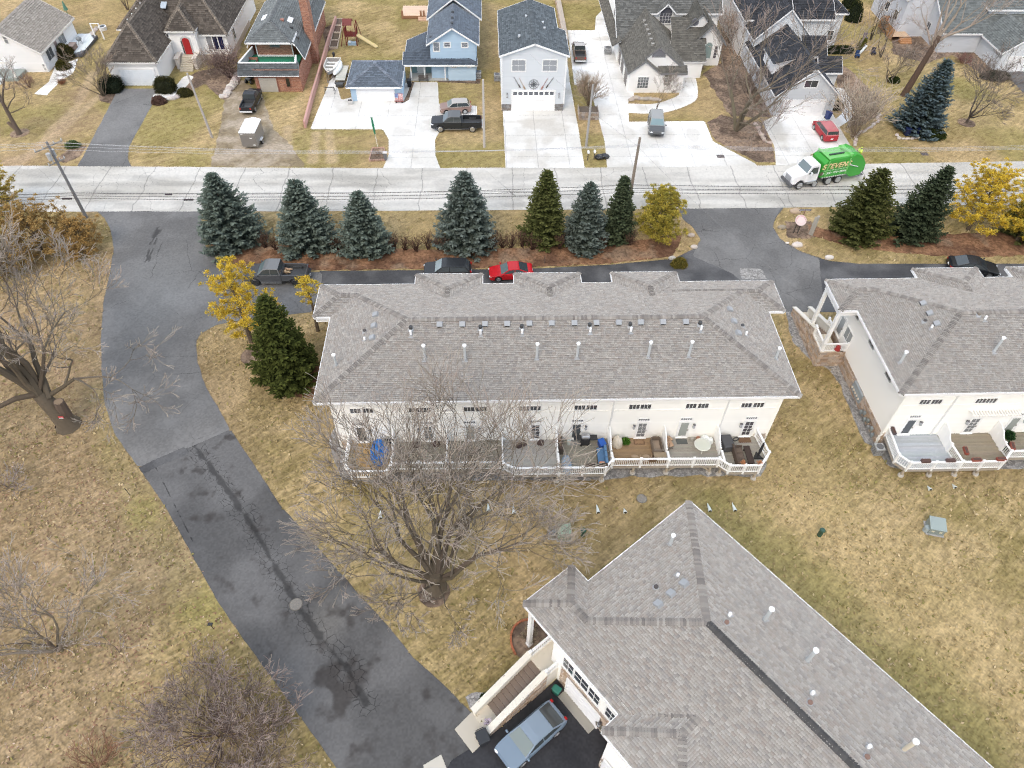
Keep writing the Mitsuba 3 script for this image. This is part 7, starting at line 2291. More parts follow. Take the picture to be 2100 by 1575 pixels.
for a, tilt, L, r, z in ((20, 18, 4.0, .30, 6.0), (70, 32, 3.8, .22, 6.5), (330, 45, 4.0, .2, 7.5), (350, 60, 3.8, .18, 7.0), (140, 36, 3.2, .16, 6.5), (10, 35, 4.2, .22, 8.0), (200, 40, 2.6, .12, 6.8)):
  a, ti = math.radians(a), math.radians(tilt)
  stems.append(((bx + 0.17 * z, by + 0.02 * z, z), (math.cos(a) * math.sin(ti), math.sin(a) * math.sin(ti), math.cos(ti)), L, r))
bare_tree('tall leaning bare tree with pale upper limbs behind the blue spruce', stems, 52, 5, ((0.36, 0.30, 0.24), (0.44, 0.36, 0.31)), trunk=([(bx, by, 0), (bx + 0.5, by, 3), (bx + 1.1, by + 0.1, 6.2), (bx + 1.45, by + 0.1, 8.2)], [0.5, 0.42, 0.36, 0.3]), trunk_color=(0.105, 0.07, 0.052), spread=0.45, up=0.07)
shrub('small spreading bare tree in a round mulch ring on the right lawn', (77.82, 53.61), 7.0, 0.3, 7, 53, 5, ((0.085, 0.07, 0.06), (0.22, 0.18, 0.155)), 'bare_tree', 'tree', rad=0.10, spread=0.4, tilt=(18, 62), z=0.9, up=0.03)
m = M((0.10, 0.08, 0.065))
x, y = (77.82, 53.61)
m.tube([(x, y, 0), (x, y, 1.1)], [0.17, 0.12], 8)
put('trunk', m, 'matte', 'bare_tree_%03d' % (used['bare_tree'] - 1))
shrub('big pale tan ornamental bush right of the red minivan', (61.21, 49.95), 7.0, 1.6, 44, 54, 3, ((0.26, 0.20, 0.15), (0.50, 0.42, 0.345)), 'tan_bush', 'shrub', rad=0.04, spread=0.3, tilt=(3, 36))
bx, by = (-46.47, 51.55)
bare_tree('pruned bare tree in a mulch ring on the upper left lawn', [((bx + 0.05, by, 4.2), (0.3, 0.25, 0.8), 2.6, .16), ((bx, by, 3.2), (0.75, 0.1, 0.55), 2.4, .10), ((bx, by, 4.0), (-0.45, 0.3, 0.8), 2.6, .13), ((bx, by, 2.8), (0.8, -0.2, 0.3), 2.2, .07), ((bx, by, 4.2), (-0.1, 0.5, 0.8), 2.4, .12)], 55, 4, ((0.13, 0.10, 0.08), (0.27, 0.22, 0.19)),
      trunk=([(bx, by, 0), (bx, by, 1.2), (bx, by, 4.3)], [0.36, 0.27, 0.2]), spread=0.5, up=0.04)
m = M((0.17, 0.13, 0.10))
m.tube([(bx - 0.1, by - 0.1, 0.7), (bx - 0.6, by - 0.1, 1.7)], [0.2, 0.2], 8)
put('sawn_stub', m, 'matte', 'bare_tree_%03d' % (used['bare_tree'] - 1))
shrub('fan shaped bare shrub left of the asphalt driveway head', (-39.4, 61.72), 6.0, 0.6, 9, 56, 4, ((0.16, 0.125, 0.09), (0.30, 0.24, 0.19)), 'bare_shrub', 'shrub', rad=0.08, spread=0.32, tilt=(5, 45))
shrub('small bare tree at the corner of the white stucco house', (36.37, 57.27), 5.5, 0.2, 2, 57, 4, PALE_T, 'bare_tree', 'tree', rad=0.07, tilt=(2, 14))
shrub('thin bare shrub against the white stucco front wall', (39.68, 62.25), 3.2, 0.5, 6, 58, 3, PALE_T, 'bare_shrub', 'shrub', rad=0.03, tilt=(5, 40))
shrub('upright straw brown bush in the stone planter by the driveway', (27.12, 57.59), 4.2, 0.9, 34, 59, 3, ((0.22, 0.165, 0.11), (0.38, 0.295, 0.22)), 'bare_shrub', 'shrub', rad=0.03, spread=0.3, tilt=(2, 32), z=0.5)
shrub('bare twiggy shrub in the bed before the red door house, pale', (-26.39, 68.07), 3.4, 0.8, 10, 60, 3, ((0.22, 0.17, 0.14), (0.33, 0.27, 0.23)), 'bare_shrub', 'shrub', rad=0.035, tilt=(10, 60))
shrub('dense purplish bare bush at the corner of the red door house', (-23.33, 66.86), 4.4, 1.1, 36, 61, 3, ((0.13, 0.085, 0.075), (0.25, 0.18, 0.16)), 'bare_shrub', 'shrub', rad=0.03, tilt=(4, 45))
shrub('slim bare tree in the right back yard, farther', (74.16, 79.53), 9.0, 0.2, 2, 62, 4, ((0.10, 0.085, 0.065), (0.24, 0.20, 0.17)), 'bare_tree', 'tree', rad=0.13, tilt=(2, 16))
shrub('slim bare tree in the right back yard, nearer the house', (73.48, 73.31), 7.0, 0.2, 3, 63, 4, ((0.10, 0.08, 0.06), (0.24, 0.20, 0.165)), 'bare_tree', 'tree', rad=0.11, tilt=(2, 30))
shrub('bare leaning small tree behind the tan bush', (71.65, 65.38), 6.0, 0.4, 4, 64, 4, PALE_T, 'bare_tree', 'tree', rad=0.1, tilt=(5, 45))
shrub('bare sapling at the left edge of the grey house driveway', (49.19, 49.79), 5.5, 0.2, 3, 65, 4, ((0.30, 0.24, 0.22), (0.38, 0.31, 0.28)), 'sapling', 'tree', rad=0.06, tilt=(2, 22))
shrub('tangled bare bushes along the wall of the pale grey house', (50.31, 62.21), 5.0, 2.0, 20, 66, 3, PALE_T, 'bare_thicket', 'shrub', rad=0.04, tilt=(5, 55))
shrub('bare brush between the stucco house and the grey house, upper', (51.98, 78.1), 5.5, 2.0, 20, 67, 3, ((0.24, 0.18, 0.14), (0.42, 0.33, 0.28)), 'bare_thicket', 'shrub', rad=0.04, tilt=(5, 50))
shrub('grey bare bushes by the orange timber deck', (80.73, 83.2), 2.6, 1.4, 20, 68, 2, GREYT, 'bare_shrub', 'shrub', rad=0.025, tilt=(10, 65))
shrub('reddish low shrubs along the far right house wall', (85.4, 71.31), 1.8, 1.6, 24, 69, 2, ((0.16, 0.07, 0.06), (0.27, 0.15, 0.13)), 'bare_shrub', 'shrub', rad=0.02, tilt=(10, 70))
shrub('bare wispy bush at the porch of the upper left house', (-50.34, 64.02), 2.2, 1.2, 20, 70, 2, ((0.17, 0.11, 0.085), (0.29, 0.19, 0.14)), 'bare_shrub', 'shrub', rad=0.02, tilt=(10, 70))
shrub('russet grass clump beside the worn path', (-46.24, 65.16), 1.1, 0.7, 60, 71, 1, ((0.26, 0.12, 0.07), (0.36, 0.19, 0.11)), 'grass_clump', 'plant', rad=0.012, tilt=(5, 70))
shrub('bare branching shrub at the rear of the red door house roof', (-45.48, 90.98), 6.0, 0.6, 6, 72, 4, PALE_T, 'bare_tree', 'tree', rad=0.08, tilt=(5, 35))
shrub('small bare shrub by the path of the stucco house left corner', (44.37, 68.99), 1.6, 0.5, 12, 73, 2, ((0.15, 0.10, 0.08), (0.27, 0.19, 0.15)), 'bare_shrub', 'shrub', rad=0.015, tilt=(10, 60))
SH = [(-10.63, 27.76), (-9.48, 27.41), (-2.83, 27.32), (-1.81, 27.48), (3.11, 27.25), (4.32, 27.15), (5.53, 26.96), (6.81, 27.28), (7.97, 27.18), (13.58, 27.11), (14.74, 27.43), (15.69, 27.42), (16.85, 27.57), (17.99, 27.05), (20.9, 27.18), (28.55, 27.76), (25.26, 26.96)]
for i, (x, y) in enumerate(SH):
  where = ['behind the dark pickup roof', 'just right of the dark pickup roof', 'between the second and third spruce, left', 'between the second and third spruce, right', 'first right of the third spruce', 'second right of the third spruce', 'third right of the third spruce', 'fourth right of the third spruce', 'hard against the left of the tallest spruce',
       'first right of the tallest spruce', 'second right of the tallest spruce', 'third right of the tallest spruce', 'fourth right of the tallest spruce', 'left of the slim olive spruce', 'between the olive and grey green spruces', 'left of the yellow pine', 'behind the grey green spruce'][i]
  shrub('clipped vase shaped brown shrub ' + where, (x, y), 2.1, 0.55, 16, 200 + i, 2, ((0.075, 0.042, 0.032), (0.14, 0.085, 0.06)), 'clipped_shrub', 'shrub', 'clipped shrubs in the mulch bed', rad=0.05, spread=0.25, tilt=(3, 24))
def yellow_pine(x, y, h, r, label, seed, dens=1.0, group='yellow pines', gold=(0.80, 0.58, 0.075), green=(0.38, 0.36, 0.08), mixg=0.25, clear=0.18, fill=1.0):
  g = np.random.default_rng(seed)
  t = thing('yellow_pine', label, 'tree', group)
  m = M((0.13, 0.10, 0.07))
  m.tube([(x, y, 0), (x + 0.1, y, h * 0.5), (x, y, h * 0.97)], [0.024 * h + 0.03, 0.014 * h + 0.02, 0.02], 7)
  put('trunk', m, 'matte', t)
  br = M((0.17, 0.14, 0.10))
  P, D, L, Wd, C = [], [], [], [], []
  nb = int(46 * dens)
  for i in range(nb):
    u = clear + (1 - clear) * (i + g.uniform(0, 1)) / nb
    a = i * 2.399 + g.uniform(-0.4, 0.4)
    shape = math.sin(PI * min(1, (0.30 + 0.70 * u)) ** 1.1) ** 0.6 if u > 0.05 else 0.5
    R = r * max(0.2, shape) * g.uniform(0.65, 1.12) * (1 - 0.30 * u)
    p0 = np.array([x, y, h * u * 0.94])
    d = np.array([math.cos(a), math.sin(a), 0.25 + 0.5 * u])
    d /= np.linalg.norm(d)
    p1 = p0 + d * R * 0.55 + [0, 0, -0.03 * R]
    p2 = p0 + d * R + [0, 0, 0.12 * R]
    br.tube([p0, p1, p2], [0.045, 0.03, 0.012], 4, cap=False)
    ncl = max(3, int(R * 4.2 * fill))
    for k in range(ncl):
      s = 0.30 + 0.70 * (k + g.uniform(0, 1)) / ncl
      c = (p0 + (p1 - p0) * s / 0.55 if s < 0.55 else p1 + (p2 - p1) * (s - 0.55) / 0.45) + g.normal(size=3) * [0.26, 0.26, 0.10]
      nn = 38
      v = g.normal(size=(nn, 3))
      v[:, 2] = v[:, 2] * 0.6 + 0.45
      v += d * 0.5
      v /= np.linalg.norm(v, axis=1, keepdims=True)
      P.append(c + v * g.uniform(0.0, 0.16, (nn, 1)))
      D.append(v)
      L.append(g.uniform(0.14, 0.28, nn))
      Wd.append(g.uniform(0.045, 0.085, nn))
      q = np.clip(mixg + 0.35 * (g.uniform() - 0.5) * 2 - 0.15 * s, 0, 1)
      C.append((np.array(gold) * (1 - q) + np.array(green) * q) * g.uniform(0.75, 1.2, (nn, 1)))
  put('branches', br, 'matte', t)
  m = M()
  spray_quads(m, np.vstack(P), np.vstack(D), np.concatenate(L), np.concatenate(Wd), np.vstack(C))
  put('crown', m, 'leaf', t)
yellow_pine(31.63, 28.63, 6.69, 3.33, 'bushy olive yellow pine at the right end of the roadside row', 81, 1.7, mixg=0.62, gold=(0.64, 0.50, 0.09), green=(0.27, 0.26, 0.06), clear=0.06, fill=1.3)
yellow_pine(67.17, 29.99, 7.51, 5.31, 'large golden yellow pine in the right hand roadside group', 82, 1.3, mixg=0.16, clear=0.10)
yellow_pine(71.81, 28.08, 8.4, 3.31, 'olive gold pine at the right edge beside the large golden one', 83, 1.4, mixg=0.55, clear=0.08)
yellow_pine(-9.16, 13.53, 9.62, 3.86, 'open golden yellow pine left of the middle block', 84, 0.9, mixg=0.10, clear=0.16)
yellow_pine(-3.16, 14.92, 6.74, 2.43, 'sparse half bare pine with yellow tufts at the block corner', 85, 0.36, mixg=0.25, gold=(0.80, 0.58, 0.075), clear=0.5, fill=0.6)
yellow_pine(-41, 33.95, 6.35, 3.48, 'golden pine at the left edge by the street', 86, 1.3, mixg=0.35, gold=(0.60, 0.44, 0.13), clear=0.1)
yellow_pine(-33.76, 27.16, 5.43, 4.57, 'rusty gold pine beyond the old bare tree', 87, 1.2, mixg=0.25, gold=(0.50, 0.33, 0.13), green=(0.33, 0.26, 0.12), clear=0.05)
yellow_pine(-29.41, 27.05, 4.01, 2.79, 'low rusty gold bushy pine at the drive mouth', 88, 1.2, mixg=0.15, gold=(0.50, 0.32, 0.12), green=(0.34, 0.26, 0.12), clear=0.02)
yellow_pine(-36.03, 23.59, 5.69, 2.7, 'rusty olive pine behind the old bare tree at the left edge', 89, 1.1, mixg=0.4, gold=(0.45, 0.30, 0.12), green=(0.30, 0.24, 0.11), clear=0.05)
def bush(label, x, y, rx, ry, h, dark, tip, seed, boxy=False, n=2600, base='evergreen_shrub', group=None):
  """dense clipped evergreen: small leaves over a filled core"""
  g = np.random.default_rng(seed)
  t = thing(base, label, 'shrub', group)
  v = g.normal(size=(n, 3))
  v[:, 2] = np.abs(v[:, 2])
  v /= np.linalg.norm(v, axis=1, keepdims=True)
  if boxy:
    v /= (np.abs(v) ** 5).sum(1, keepdims=True) ** 0.2
  s = g.uniform(0.80, 1.04, (n, 1))
  P = np.array([x, y, 0.02]) + v * s * [rx, ry, h]
  tt = g.uniform(0, 1, (n, 1)) * (s > 0.92)
  C = (np.array(dark) * (1 - tt) + np.array(tip) * tt) * g.uniform(0.75, 1.2, (n, 1))
  D = v + g.normal(size=(n, 3)) * 0.6
  D /= np.linalg.norm(D, axis=1, keepdims=True)
  m = M()
  spray_quads(m, P, D, g.uniform(0.12, 0.24, n), g.uniform(0.07, 0.12, n), C)
  put('foliage', m, 'leaf', t)
  e = trimesh.creation.icosphere(2, 1.0)
  vv = np.array(e.vertices)
  if boxy:
    vv = vv / ((np.abs(vv) ** 5).sum(1, keepdims=True) ** 0.2)
  q = M(np.array(dark) * 0.8)
  q.raw(vv * [rx * 0.86, ry * 0.86, h * 0.86], e.faces)
  q.v[-1] = np.maximum(q.v[-1] + [x, y, 0], [-1e9, -1e9, 0.01])
  put('core', q, 'matte', t)
DK, DT = (0.022, 0.032, 0.018), (0.07, 0.085, 0.03)
for (u, rx, ry, hh, lab, d, ti, bo) in (((-38.6, 63.27), 1.35, 1.2, 1.7, 'dark round clipped shrub left of the white garage door', DK, (0.045, 0.05, 0.03), True), ((-31.2, 63.1), 1.25, 1.1, 1.7, 'dark square clipped shrub right of the white garage door', (0.03, 0.035, 0.018), (0.085, 0.08, 0.03), True),
                     ((-28.31, 61.82), 1.1, 0.8, 0.9, 'low olive shrub at the bend of the path to the red door', (0.05, 0.05, 0.02), (0.13, 0.115, 0.04), False), ((-31.19, 59.63), 0.95, 0.8, 0.85, 'round reddish brown shrub beside the asphalt driveway', (0.13, 0.075, 0.06), (0.21, 0.14, 0.11), False),
                     ((-48.81, 73.43), 1.4, 1.3, 1.9, 'olive green yew at the corner of the upper left house', (0.05, 0.048, 0.02), (0.12, 0.105, 0.035), False), ((-47.78, 69.95), 1.0, 0.9, 1.1, 'lower olive yew beside the worn path', (0.05, 0.05, 0.015), (0.14, 0.12, 0.03), False),
                     ((71.66, 50.12), 1.6, 1.2, 1.0, 'low green mound under the blue spruce', (0.03, 0.045, 0.015), (0.09, 0.115, 0.035), False), ((72.37, 65.38), 0.85, 0.6, 0.7, 'small round green bush on the right lawn', (0.03, 0.045, 0.015), (0.085, 0.11, 0.03), False),
                     ((73.87, 87.01), 1.3, 1.2, 3.0, 'dark upright evergreen at the corner of the grey house, nearer', DK, DT, False), ((75.17, 92.66), 1.2, 1.2, 2.6, 'dark upright evergreen behind the grey house, farther', DK, DT, False),
                     ((61.4, 57.69), 0.9, 0.8, 0.9, 'dark green shrub right of the grey house garage door', DK, DT, False), ((-38.62, 48.54), 0.9, 0.7, 0.6, 'green leafy perennial clump by the street end of the driveway', (0.08, 0.12, 0.05), (0.22, 0.27, 0.13), False),
                     ((71.47, 76.36), 0.6, 0.6, 1.7, 'small yellow green conifer in the back yard', (0.12, 0.13, 0.03), (0.25, 0.24, 0.06), False), ((67.55, 74.99), 2.0, 0.6, 0.9, 'low clipped dark hedge behind the grey house side roof', DK, DT, True),
                     ((12.68, -19.36), 0.22, 0.2, 0.3, 'tiny green plant in the pale stones at the stair foot', (0.03, 0.05, 0.02), (0.09, 0.12, 0.04), False),
                     ((87.99, 66.55), 2.2, 1.2, 0.9, 'spreading grey green juniper by the far right house', (0.05, 0.055, 0.04), (0.13, 0.13, 0.09), False), ((33.33, 24.13), 0.8, 0.6, 0.9, 'small olive yellow shrub under the olive yellow pine', (0.12, 0.11, 0.03), (0.28, 0.22, 0.05), False)):
  bush(lab, u[0], u[1], rx, ry, hh, d, ti, int(u[0] * 10 + u[1]) % 1000 + 5, bo, n=int(1500 * max(0.4, min(2, rx * hh))))
# poles, wires, signs
def pole(label, x, y, h, r0, r1, top=(0, 0), color=(0.27, 0.25, 0.225), arms=(), gear=0, base='utility_pole'):
  t = thing(base, label, 'pole')
  m = M(color)
  m.tube([(x, y, 0), (x + top[0], y + top[1], h)], [r0, r1], 10)
  put('post', m, 'matte', t)
  for z, a, L in arms:
    m = M((0.30, 0.27, 0.23))
    c, s = math.cos(a) * L / 2, math.sin(a) * L / 2
    px, py = x + top[0] * z / h, y + top[1] * z / h
    m.bar((px - c, py - s, z), (px + c, py + s, z), 0.1, 0.12)
    put('cross_arm', m, 'matte', t)
    for k in (-0.95, -0.4, 0.4, 0.95):
      i = M((0.50, 0.50, 0.48))
      i.cyl(px + c * k, py + s * k, z + 0.06, z + 0.3, 0.07, 0.05, 8)
      put('insulator', i, 'satin', t)
  for i in range(gear):
    q = M((0.42, 0.43, 0.43))
    a = 2.0 + i * 2.1
    px, py = x + top[0] * 0.85, y + top[1] * 0.85
    q.cyl(px + 0.45 * math.cos(a), py + 0.45 * math.sin(a), h * 0.80, h * 0.80 + 0.75, 0.23, 0.23, 10)
    put('transformer_can', q, 'satin', t)
  return t
p1, p2 = (-31.6, 33.46), (29.25, 34.07)
h1, h2 = 9.22, 9.12
pole('street pole with two cross arms and hardware at the left end of the road', p1[0], p1[1], h1, 0.19, 0.12, (-0.1, 0), (0.20, 0.20, 0.205), ((h1 - 0.5, 0.9, 3.0), (h1 - 2.3, 0.9, 1.8)), 2)
pole('wooden street pole rising behind the narrow dark spruce', p2[0], p2[1], h2, 0.2, 0.13, (0.1, 0), (0.26, 0.215, 0.18))
u = (-21.89, 50.53)
pole('leaning grey pole without wires in the yard with the red door house', u[0], u[1], 8.22, 0.16, 0.10, (-0.6, 0.3), (0.40, 0.37, 0.34))
u = (12.87, 47.91)
pole('pale grey pole between the blue house lawn and the tall garage', u[0], u[1], 8.77, 0.17, 0.12, (0, 0), (0.48, 0.45, 0.42))
u = (25.85, 48.05)
pole('grey pole in front of the stone planter beside the concrete apron', u[0], u[1], 8.09, 0.16, 0.11, (0.1, 0), (0.34, 0.33, 0.32))
def wire(label, a, b, sag, r=0.022, color=(0.06, 0.06, 0.065), ext=0.5, group='overhead wires along the street', n=26):
  a, b = np.array(a, float), np.array(b, float)
  m = M(color)
  for k0, k1 in ((0, 1), (1, 2.0), (-1.0, 0)):
    s = np.linspace(0, 1, n)
    p = a + (b - a) * (k0 + (k1 - k0) * s)[:, None]
    p[:, 2] = (a[2] + (b[2] - a[2]) * np.clip(k0 + (k1 - k0) * s, 0, 1)) - sag * 4 * s * (1 - s)
    m.tube(p, r, 4, cap=False)
  single('overhead_wire', m, label, 'wire', 'satin', group=group)
zl1 = [3.34, 2.97, 2.66]
zl2 = [3.53, 3.09, 2.59]
for i in range(3):
  wire('dark overhead cable along the street, %s of the lower three' % ('highest', 'middle', 'lowest')[i], (p1[0], p1[1] - 0.2, zl1[i]), (p2[0], p2[1] - 0.2, zl2[i]), 0.55, 0.035)
for i in range(4):
  o = -1.3 + i * 0.85
  wire('thin pale overhead wire high above the street, %s from the camera side' % ('first', 'second', 'third', 'fourth')[i], (p1[0] + 0.62 * o, p1[1] + 0.78 * o, h1 - 0.2 - 0.5 * (i == 3)), (p2[0], p2[1] + 0.6 * o, h2 - 0.3 - 0.4 * i), 0.8, 0.014, (0.42, 0.43, 0.45))
q = (26.6, 48.04)
wire('thin service wire from the street to the tall grey garage', (p2[0], p2[1], h2 - 1), (19.0, 57.0, 7.6), 0.5, 0.012, (0.2, 0.2, 0.2), group='service wires')
for (x, z, s_, lab) in ((140, 0, 0.5, 'dark splice case on the lowest cable left of the street pole'), (345, 1, 0.35, 'small dark splice case on the middle cable'), (381, 2, 0.5, 'dark splice case on the lowest cable over the drive mouth')):
  f = (x - 157) / (1290 - 157.0)
  zz = zl1[2 if s_ > 0.4 else 0] + (zl2[0] - zl1[0]) * max(f, 0) - 0.55 * 4 * max(f, 0) * (1 - f) - 0.06
  xx, yy = p1[0] + (p2[0] - p1[0]) * f, p1[1] - 0.2 + (p2[1] - p1[1]) * f
  m = M((0.05, 0.04, 0.045))
  m.tube([(xx - s_, yy, zz), (xx + s_, yy, zz)], 0.11, 8)
  single('splice_case', m, lab, 'cable box', 'satin', group='splice cases on the cables')
x, y = (47.2, 29.62)
t = thing('round_sign', 'round pale pink sign plate on two dark posts on the island', 'sign')
for d in (0, 0.45):
  m = M((0.07, 0.06, 0.055))
  m.tube([(x + d, y, 0), (x + d, y, 1.7)], 0.06, 6)
  put('post', m, 'satin', t)
m = M((0.62, 0.50, 0.48))
m.tube([(x + 0.25, y - 0.08, 1.75), (x + 0.25, y - 0.12, 1.8)], [0.62, 0.62], 18)
m.tube([(x + 0.25, y - 0.125, 1.80), (x + 0.25, y - 0.135, 1.81)], [0.52, 0.52], 18, (0.55, 0.28, 0.28))
m.tube([(x + 0.25, y - 0.14, 1.80), (x + 0.25, y - 0.15, 1.81)], [0.44, 0.44], 18, (0.66, 0.56, 0.54))
put('plate', m, 'satin', t)
x, y = (48.34, 31.05)
t = thing('street_name_sign', 'narrow dark street name blade with white lettering behind the round sign', 'sign')
m = M((0.20, 0.10, 0.09))
m.tube([(x, y, 0), (x, y, 2.1)], 0.045, 6)
put('post', m, 'satin', t)
m = M((0.10, 0.11, 0.16))
m.box(x - 0.65, x + 0.65, y - 0.02, y + 0.02, 1.95, 2.13)
put('blade', m, 'satin', t)
m = M((0.6, 0.6, 0.62))
for i in range(9):
  m.box(x - 0.55 + i * 0.125, x - 0.47 + i * 0.125, y - 0.028, y - 0.02, 2.0, 2.08)
put('lettering', m, 'satin', t, kind='stuff')
x, y = (49, 29.42)
m = M((0.36, 0.34, 0.30))
for dx, dy, z in ((0, 0, 2.2), (0.28, 0.1, 2.3), (0.14, -0.15, 1.9)):
  m.tube([(x + dx, y + dy, 0), (x + dx, y + dy, z)], [0.16, 0.15], 8)
single('wood_piling', m, 'cluster of three grey wooden piles in the leafy bed', 'post')
for (u, sx, lab, c) in (((35.63, 29.23), 0.42, 'pale boulder at the tip of the left island, upper', (0.42, 0.36, 0.31)), ((35.54, 27.16), 0.42, 'pale boulder at the tip of the left island, lower', (0.52, 0.47, 0.42)), ((32.81, 25.27), 0.4, 'grey boulder on the lower edge of the left island', (0.46, 0.44, 0.40)),
            ((48.58, 33.56), 0.65, 'long tan boulder on the upper side of the right island', (0.46, 0.36, 0.27)), ((46.13, 30.53), 0.5, 'grey green boulder on the left side of the right island', (0.30, 0.26, 0.20)), ((46.91, 27.35), 0.6, 'pointed white boulder below the round sign', (0.60, 0.54, 0.49)),
            ((49.74, 25.13), 0.5, 'white boulder at the lane edge of the right island', (0.62, 0.58, 0.53)), ((45.93, 27.71), 0.22, 'small white stone near the pointed boulder', (0.62, 0.58, 0.53))):
  e = trimesh.creation.icosphere(2, 1.0)
  v = np.array(e.vertices) * [sx, sx * 0.62, sx * 0.55]
  v *= (0.8 + 0.4 * meshkit.fbm(np.array(e.vertices) * 1.7 + u[0], 3))[:, None]
  k = thing('boulder', lab, 'boulder', 'boulders on the islands')
  q = M(c)
  q.raw(v + [u[0], u[1], 0.12], e.faces)
  scene[k] = mikit.ply(q.mesh()[:2], 'matte', smooth=True, color=q.mesh()[2])
def stone_row(name, label, pts, n, s, color, seed):
  g = np.random.default_rng(seed)
  t = thing(name, label, 'stone edging')
  ls = LineString(pts)
  for i in range(n):
    x, y = ls.interpolate((i + 0.5) / n, normalized=True).coords[0]
    e = trimesh.creation.icosphere(1, 1.0)
    k = s * g.uniform(0.75, 1.2)
    v = np.array(e.vertices) * [k, k * g.uniform(0.6, 1), k * 0.7] * (0.8 + 0.4 * meshkit.noise(np.array(e.vertices) * 2 + i))[:, None]
    q = M(jit(color, 0.15, g))
    q.raw(v + [x + g.uniform(-.1, .1), y + g.uniform(-.1, .1), k * 0.3], e.faces)
    put('stone', q, 'matte', t)
stone_row('stone_border', 'row of big pale stones right of the red door house bed', [(-22.5, 68.06), (-22.27, 66.11), (-22.42, 64.65), (-22.57, 62.92), (-22.68, 61.1), (-23.35, 61.1)], 15, 0.55, (0.54, 0.48, 0.44), 3)
stone_row('stone_border', 'low stones along the path edge left of the leaning pole', [(-30.28, 60.58), (-29.37, 60.85), (-28.8, 61.68)], 7, 0.35, (0.50, 0.45, 0.42), 4)
stone_row('stone_border', 'pale stone edging round the blue spruce bins', [(67.05, 50.64), (66.92, 49.66), (67.99, 49.41), (69.8, 49.89)], 14, 0.24, (0.52, 0.46, 0.42), 5)
stone_row('stone_border', 'curving pale stone edging right of the tan bush', [(60.45, 47.79), (61.77, 50.8), (63.32, 51.67), (65.8, 53.94), (66.67, 55.91)], 26, 0.24, (0.50, 0.44, 0.41), 6)
stone_row('stone_border', 'stone edging beside the grey house driveway', [(49.09, 53.4), (49.06, 51.26), (49.12, 49.06), (49.69, 48.34)], 14, 0.3, (0.46, 0.38, 0.33), 7)
stone_row('stone_border', 'stones beside the side deck of the upper left house', [(-47.8, 77.73), (-47.83, 79.45), (-47.84, 81.56), (-47.85, 83.73)], 10, 0.4, (0.52, 0.46, 0.42), 8)
stone_row('stone_border', 'stone border round the shrub bed before the stucco house', [(33.1, 59.74), (33.77, 60.58), (35.75, 60.15), (37.43, 60)], 12, 0.4, (0.40, 0.34, 0.29), 9)
x, y = (25.59, 54.7)
t = thing('stone_planter', 'square field stone planter with bare bush beside the concrete apron', 'planter')
m = M()
stone_face(m, (x, y), (x + 2.5, y), 0, 1.1, 1.1, hh=(0.2, 0.4), ww=(0.25, 0.5), proud=0.08)
stone_face(m, (x, y + 2.2), (x, y), 0, 1.1, 1.1, hh=(0.2, 0.4), ww=(0.25, 0.5), proud=0.08)
stone_face(m, (x + 2.5, y), (x + 2.5, y + 2.2), 0, 1.1, 1.1, hh=(0.2, 0.4), ww=(0.25, 0.5), proud=0.08)
m.box(x + 0.05, x + 2.45, y + 0.05, y + 2.2, 0, 0.8, (0.16, 0.12, 0.09))
m.c = [c * np.array([0.85, 0.92, 1.0]) for c in m.c]
put('stones', m, 'matte', t, kind='stuff')
a, b = (25.59, 77.75), (25.53, 94.96)
t = thing('stone_wall', 'long low field stone wall right of the tall grey garage', 'wall')
m = M()
for s in (-0.35, 0.35):
  if s < 0:
    stone_face(m, (b[0] + s, b[1]), (a[0] + s, a[1]), 0, 0.9, 0.9, hh=(0.2, 0.4), ww=(0.3, 0.7), proud=0.08)
  else:
    stone_face(m, (a[0] + s, a[1]), (b[0] + s, b[1]), 0, 0.9, 0.9, hh=(0.2, 0.4), ww=(0.3, 0.7), proud=0.08)
m.bar((*a, 0.86), (*b, 0.86), 0.75, 0.12, (0.42, 0.36, 0.30))
put('stones', m, 'matte', t, kind='stuff')
pts = [(-10.43, 52.77), (-10.61, 59.67), (-10.67, 66.82), (-10.83, 76.38), (-10.8, 86.23)]
t = thing('timber_wall', 'long low pinkish timber wall left of the boat', 'wall')
for (a, b) in zip(pts[:-1], pts[1:]):
  for z in (0.16, 0.48, 0.80):
    m = M(jit((0.50, 0.30, 0.26), 0.08))
    m.bar((*a, z), (*b, z), 0.26, 0.30)
    put('timber', m, 'matte', t)
pl = [(-11.64, 75.87), (-10.76, 75.87), (-9.29, 75.87), (-9.61, 87.96), (-11.03, 87.95)]
t = thing('vegetable_bed', 'row of timber framed vegetable beds in the back yard', 'planter')
fr = [(-10.53, 76.38), (-9.35, 76.38), (-9.83, 87.18), (-10.93, 87.18)]
for i in range(4):
  u0, u1 = i / 4, (i + 0.9) / 4
  A, B, C, D = [np.array(q) for q in fr]
  l0, l1, r0, r1 = A + (D - A) * u0, A + (D - A) * u1, B + (C - B) * u0, B + (C - B) * u1
  m = M((0.52, 0.44, 0.36))
  for p, q in ((l0, l1), (r0, r1), (l0, r0), (l1, r1)):
    m.bar((*p, 0.15), (*q, 0.15), 0.08, 0.3)
  put('frame', m, 'matte', t)
  m = M(jit((0.13, 0.095, 0.07), 0.2))
  m.prism(Polygon([l0, r0, r1, l1]), 0.05, 0.2)
  put('soil', m, 'matte', t)
x, y = (-7.26, 77.4)
t = thing('play_tower', 'dark red wooden play tower with yellow slide on the back lawn', 'play set')
RED = (0.17, 0.04, 0.035)
for dx, dy in ((-0.8, 0), (0.8, 0), (-0.8, 1.4), (0.8, 1.4)):
  m = M(RED)
  m.bar((x + dx, y + dy, 0), (x + dx, y + dy, 3.3), 0.12, 0.12)
  put('post', m, 'matte', t)
m = M((0.15, 0.035, 0.03))
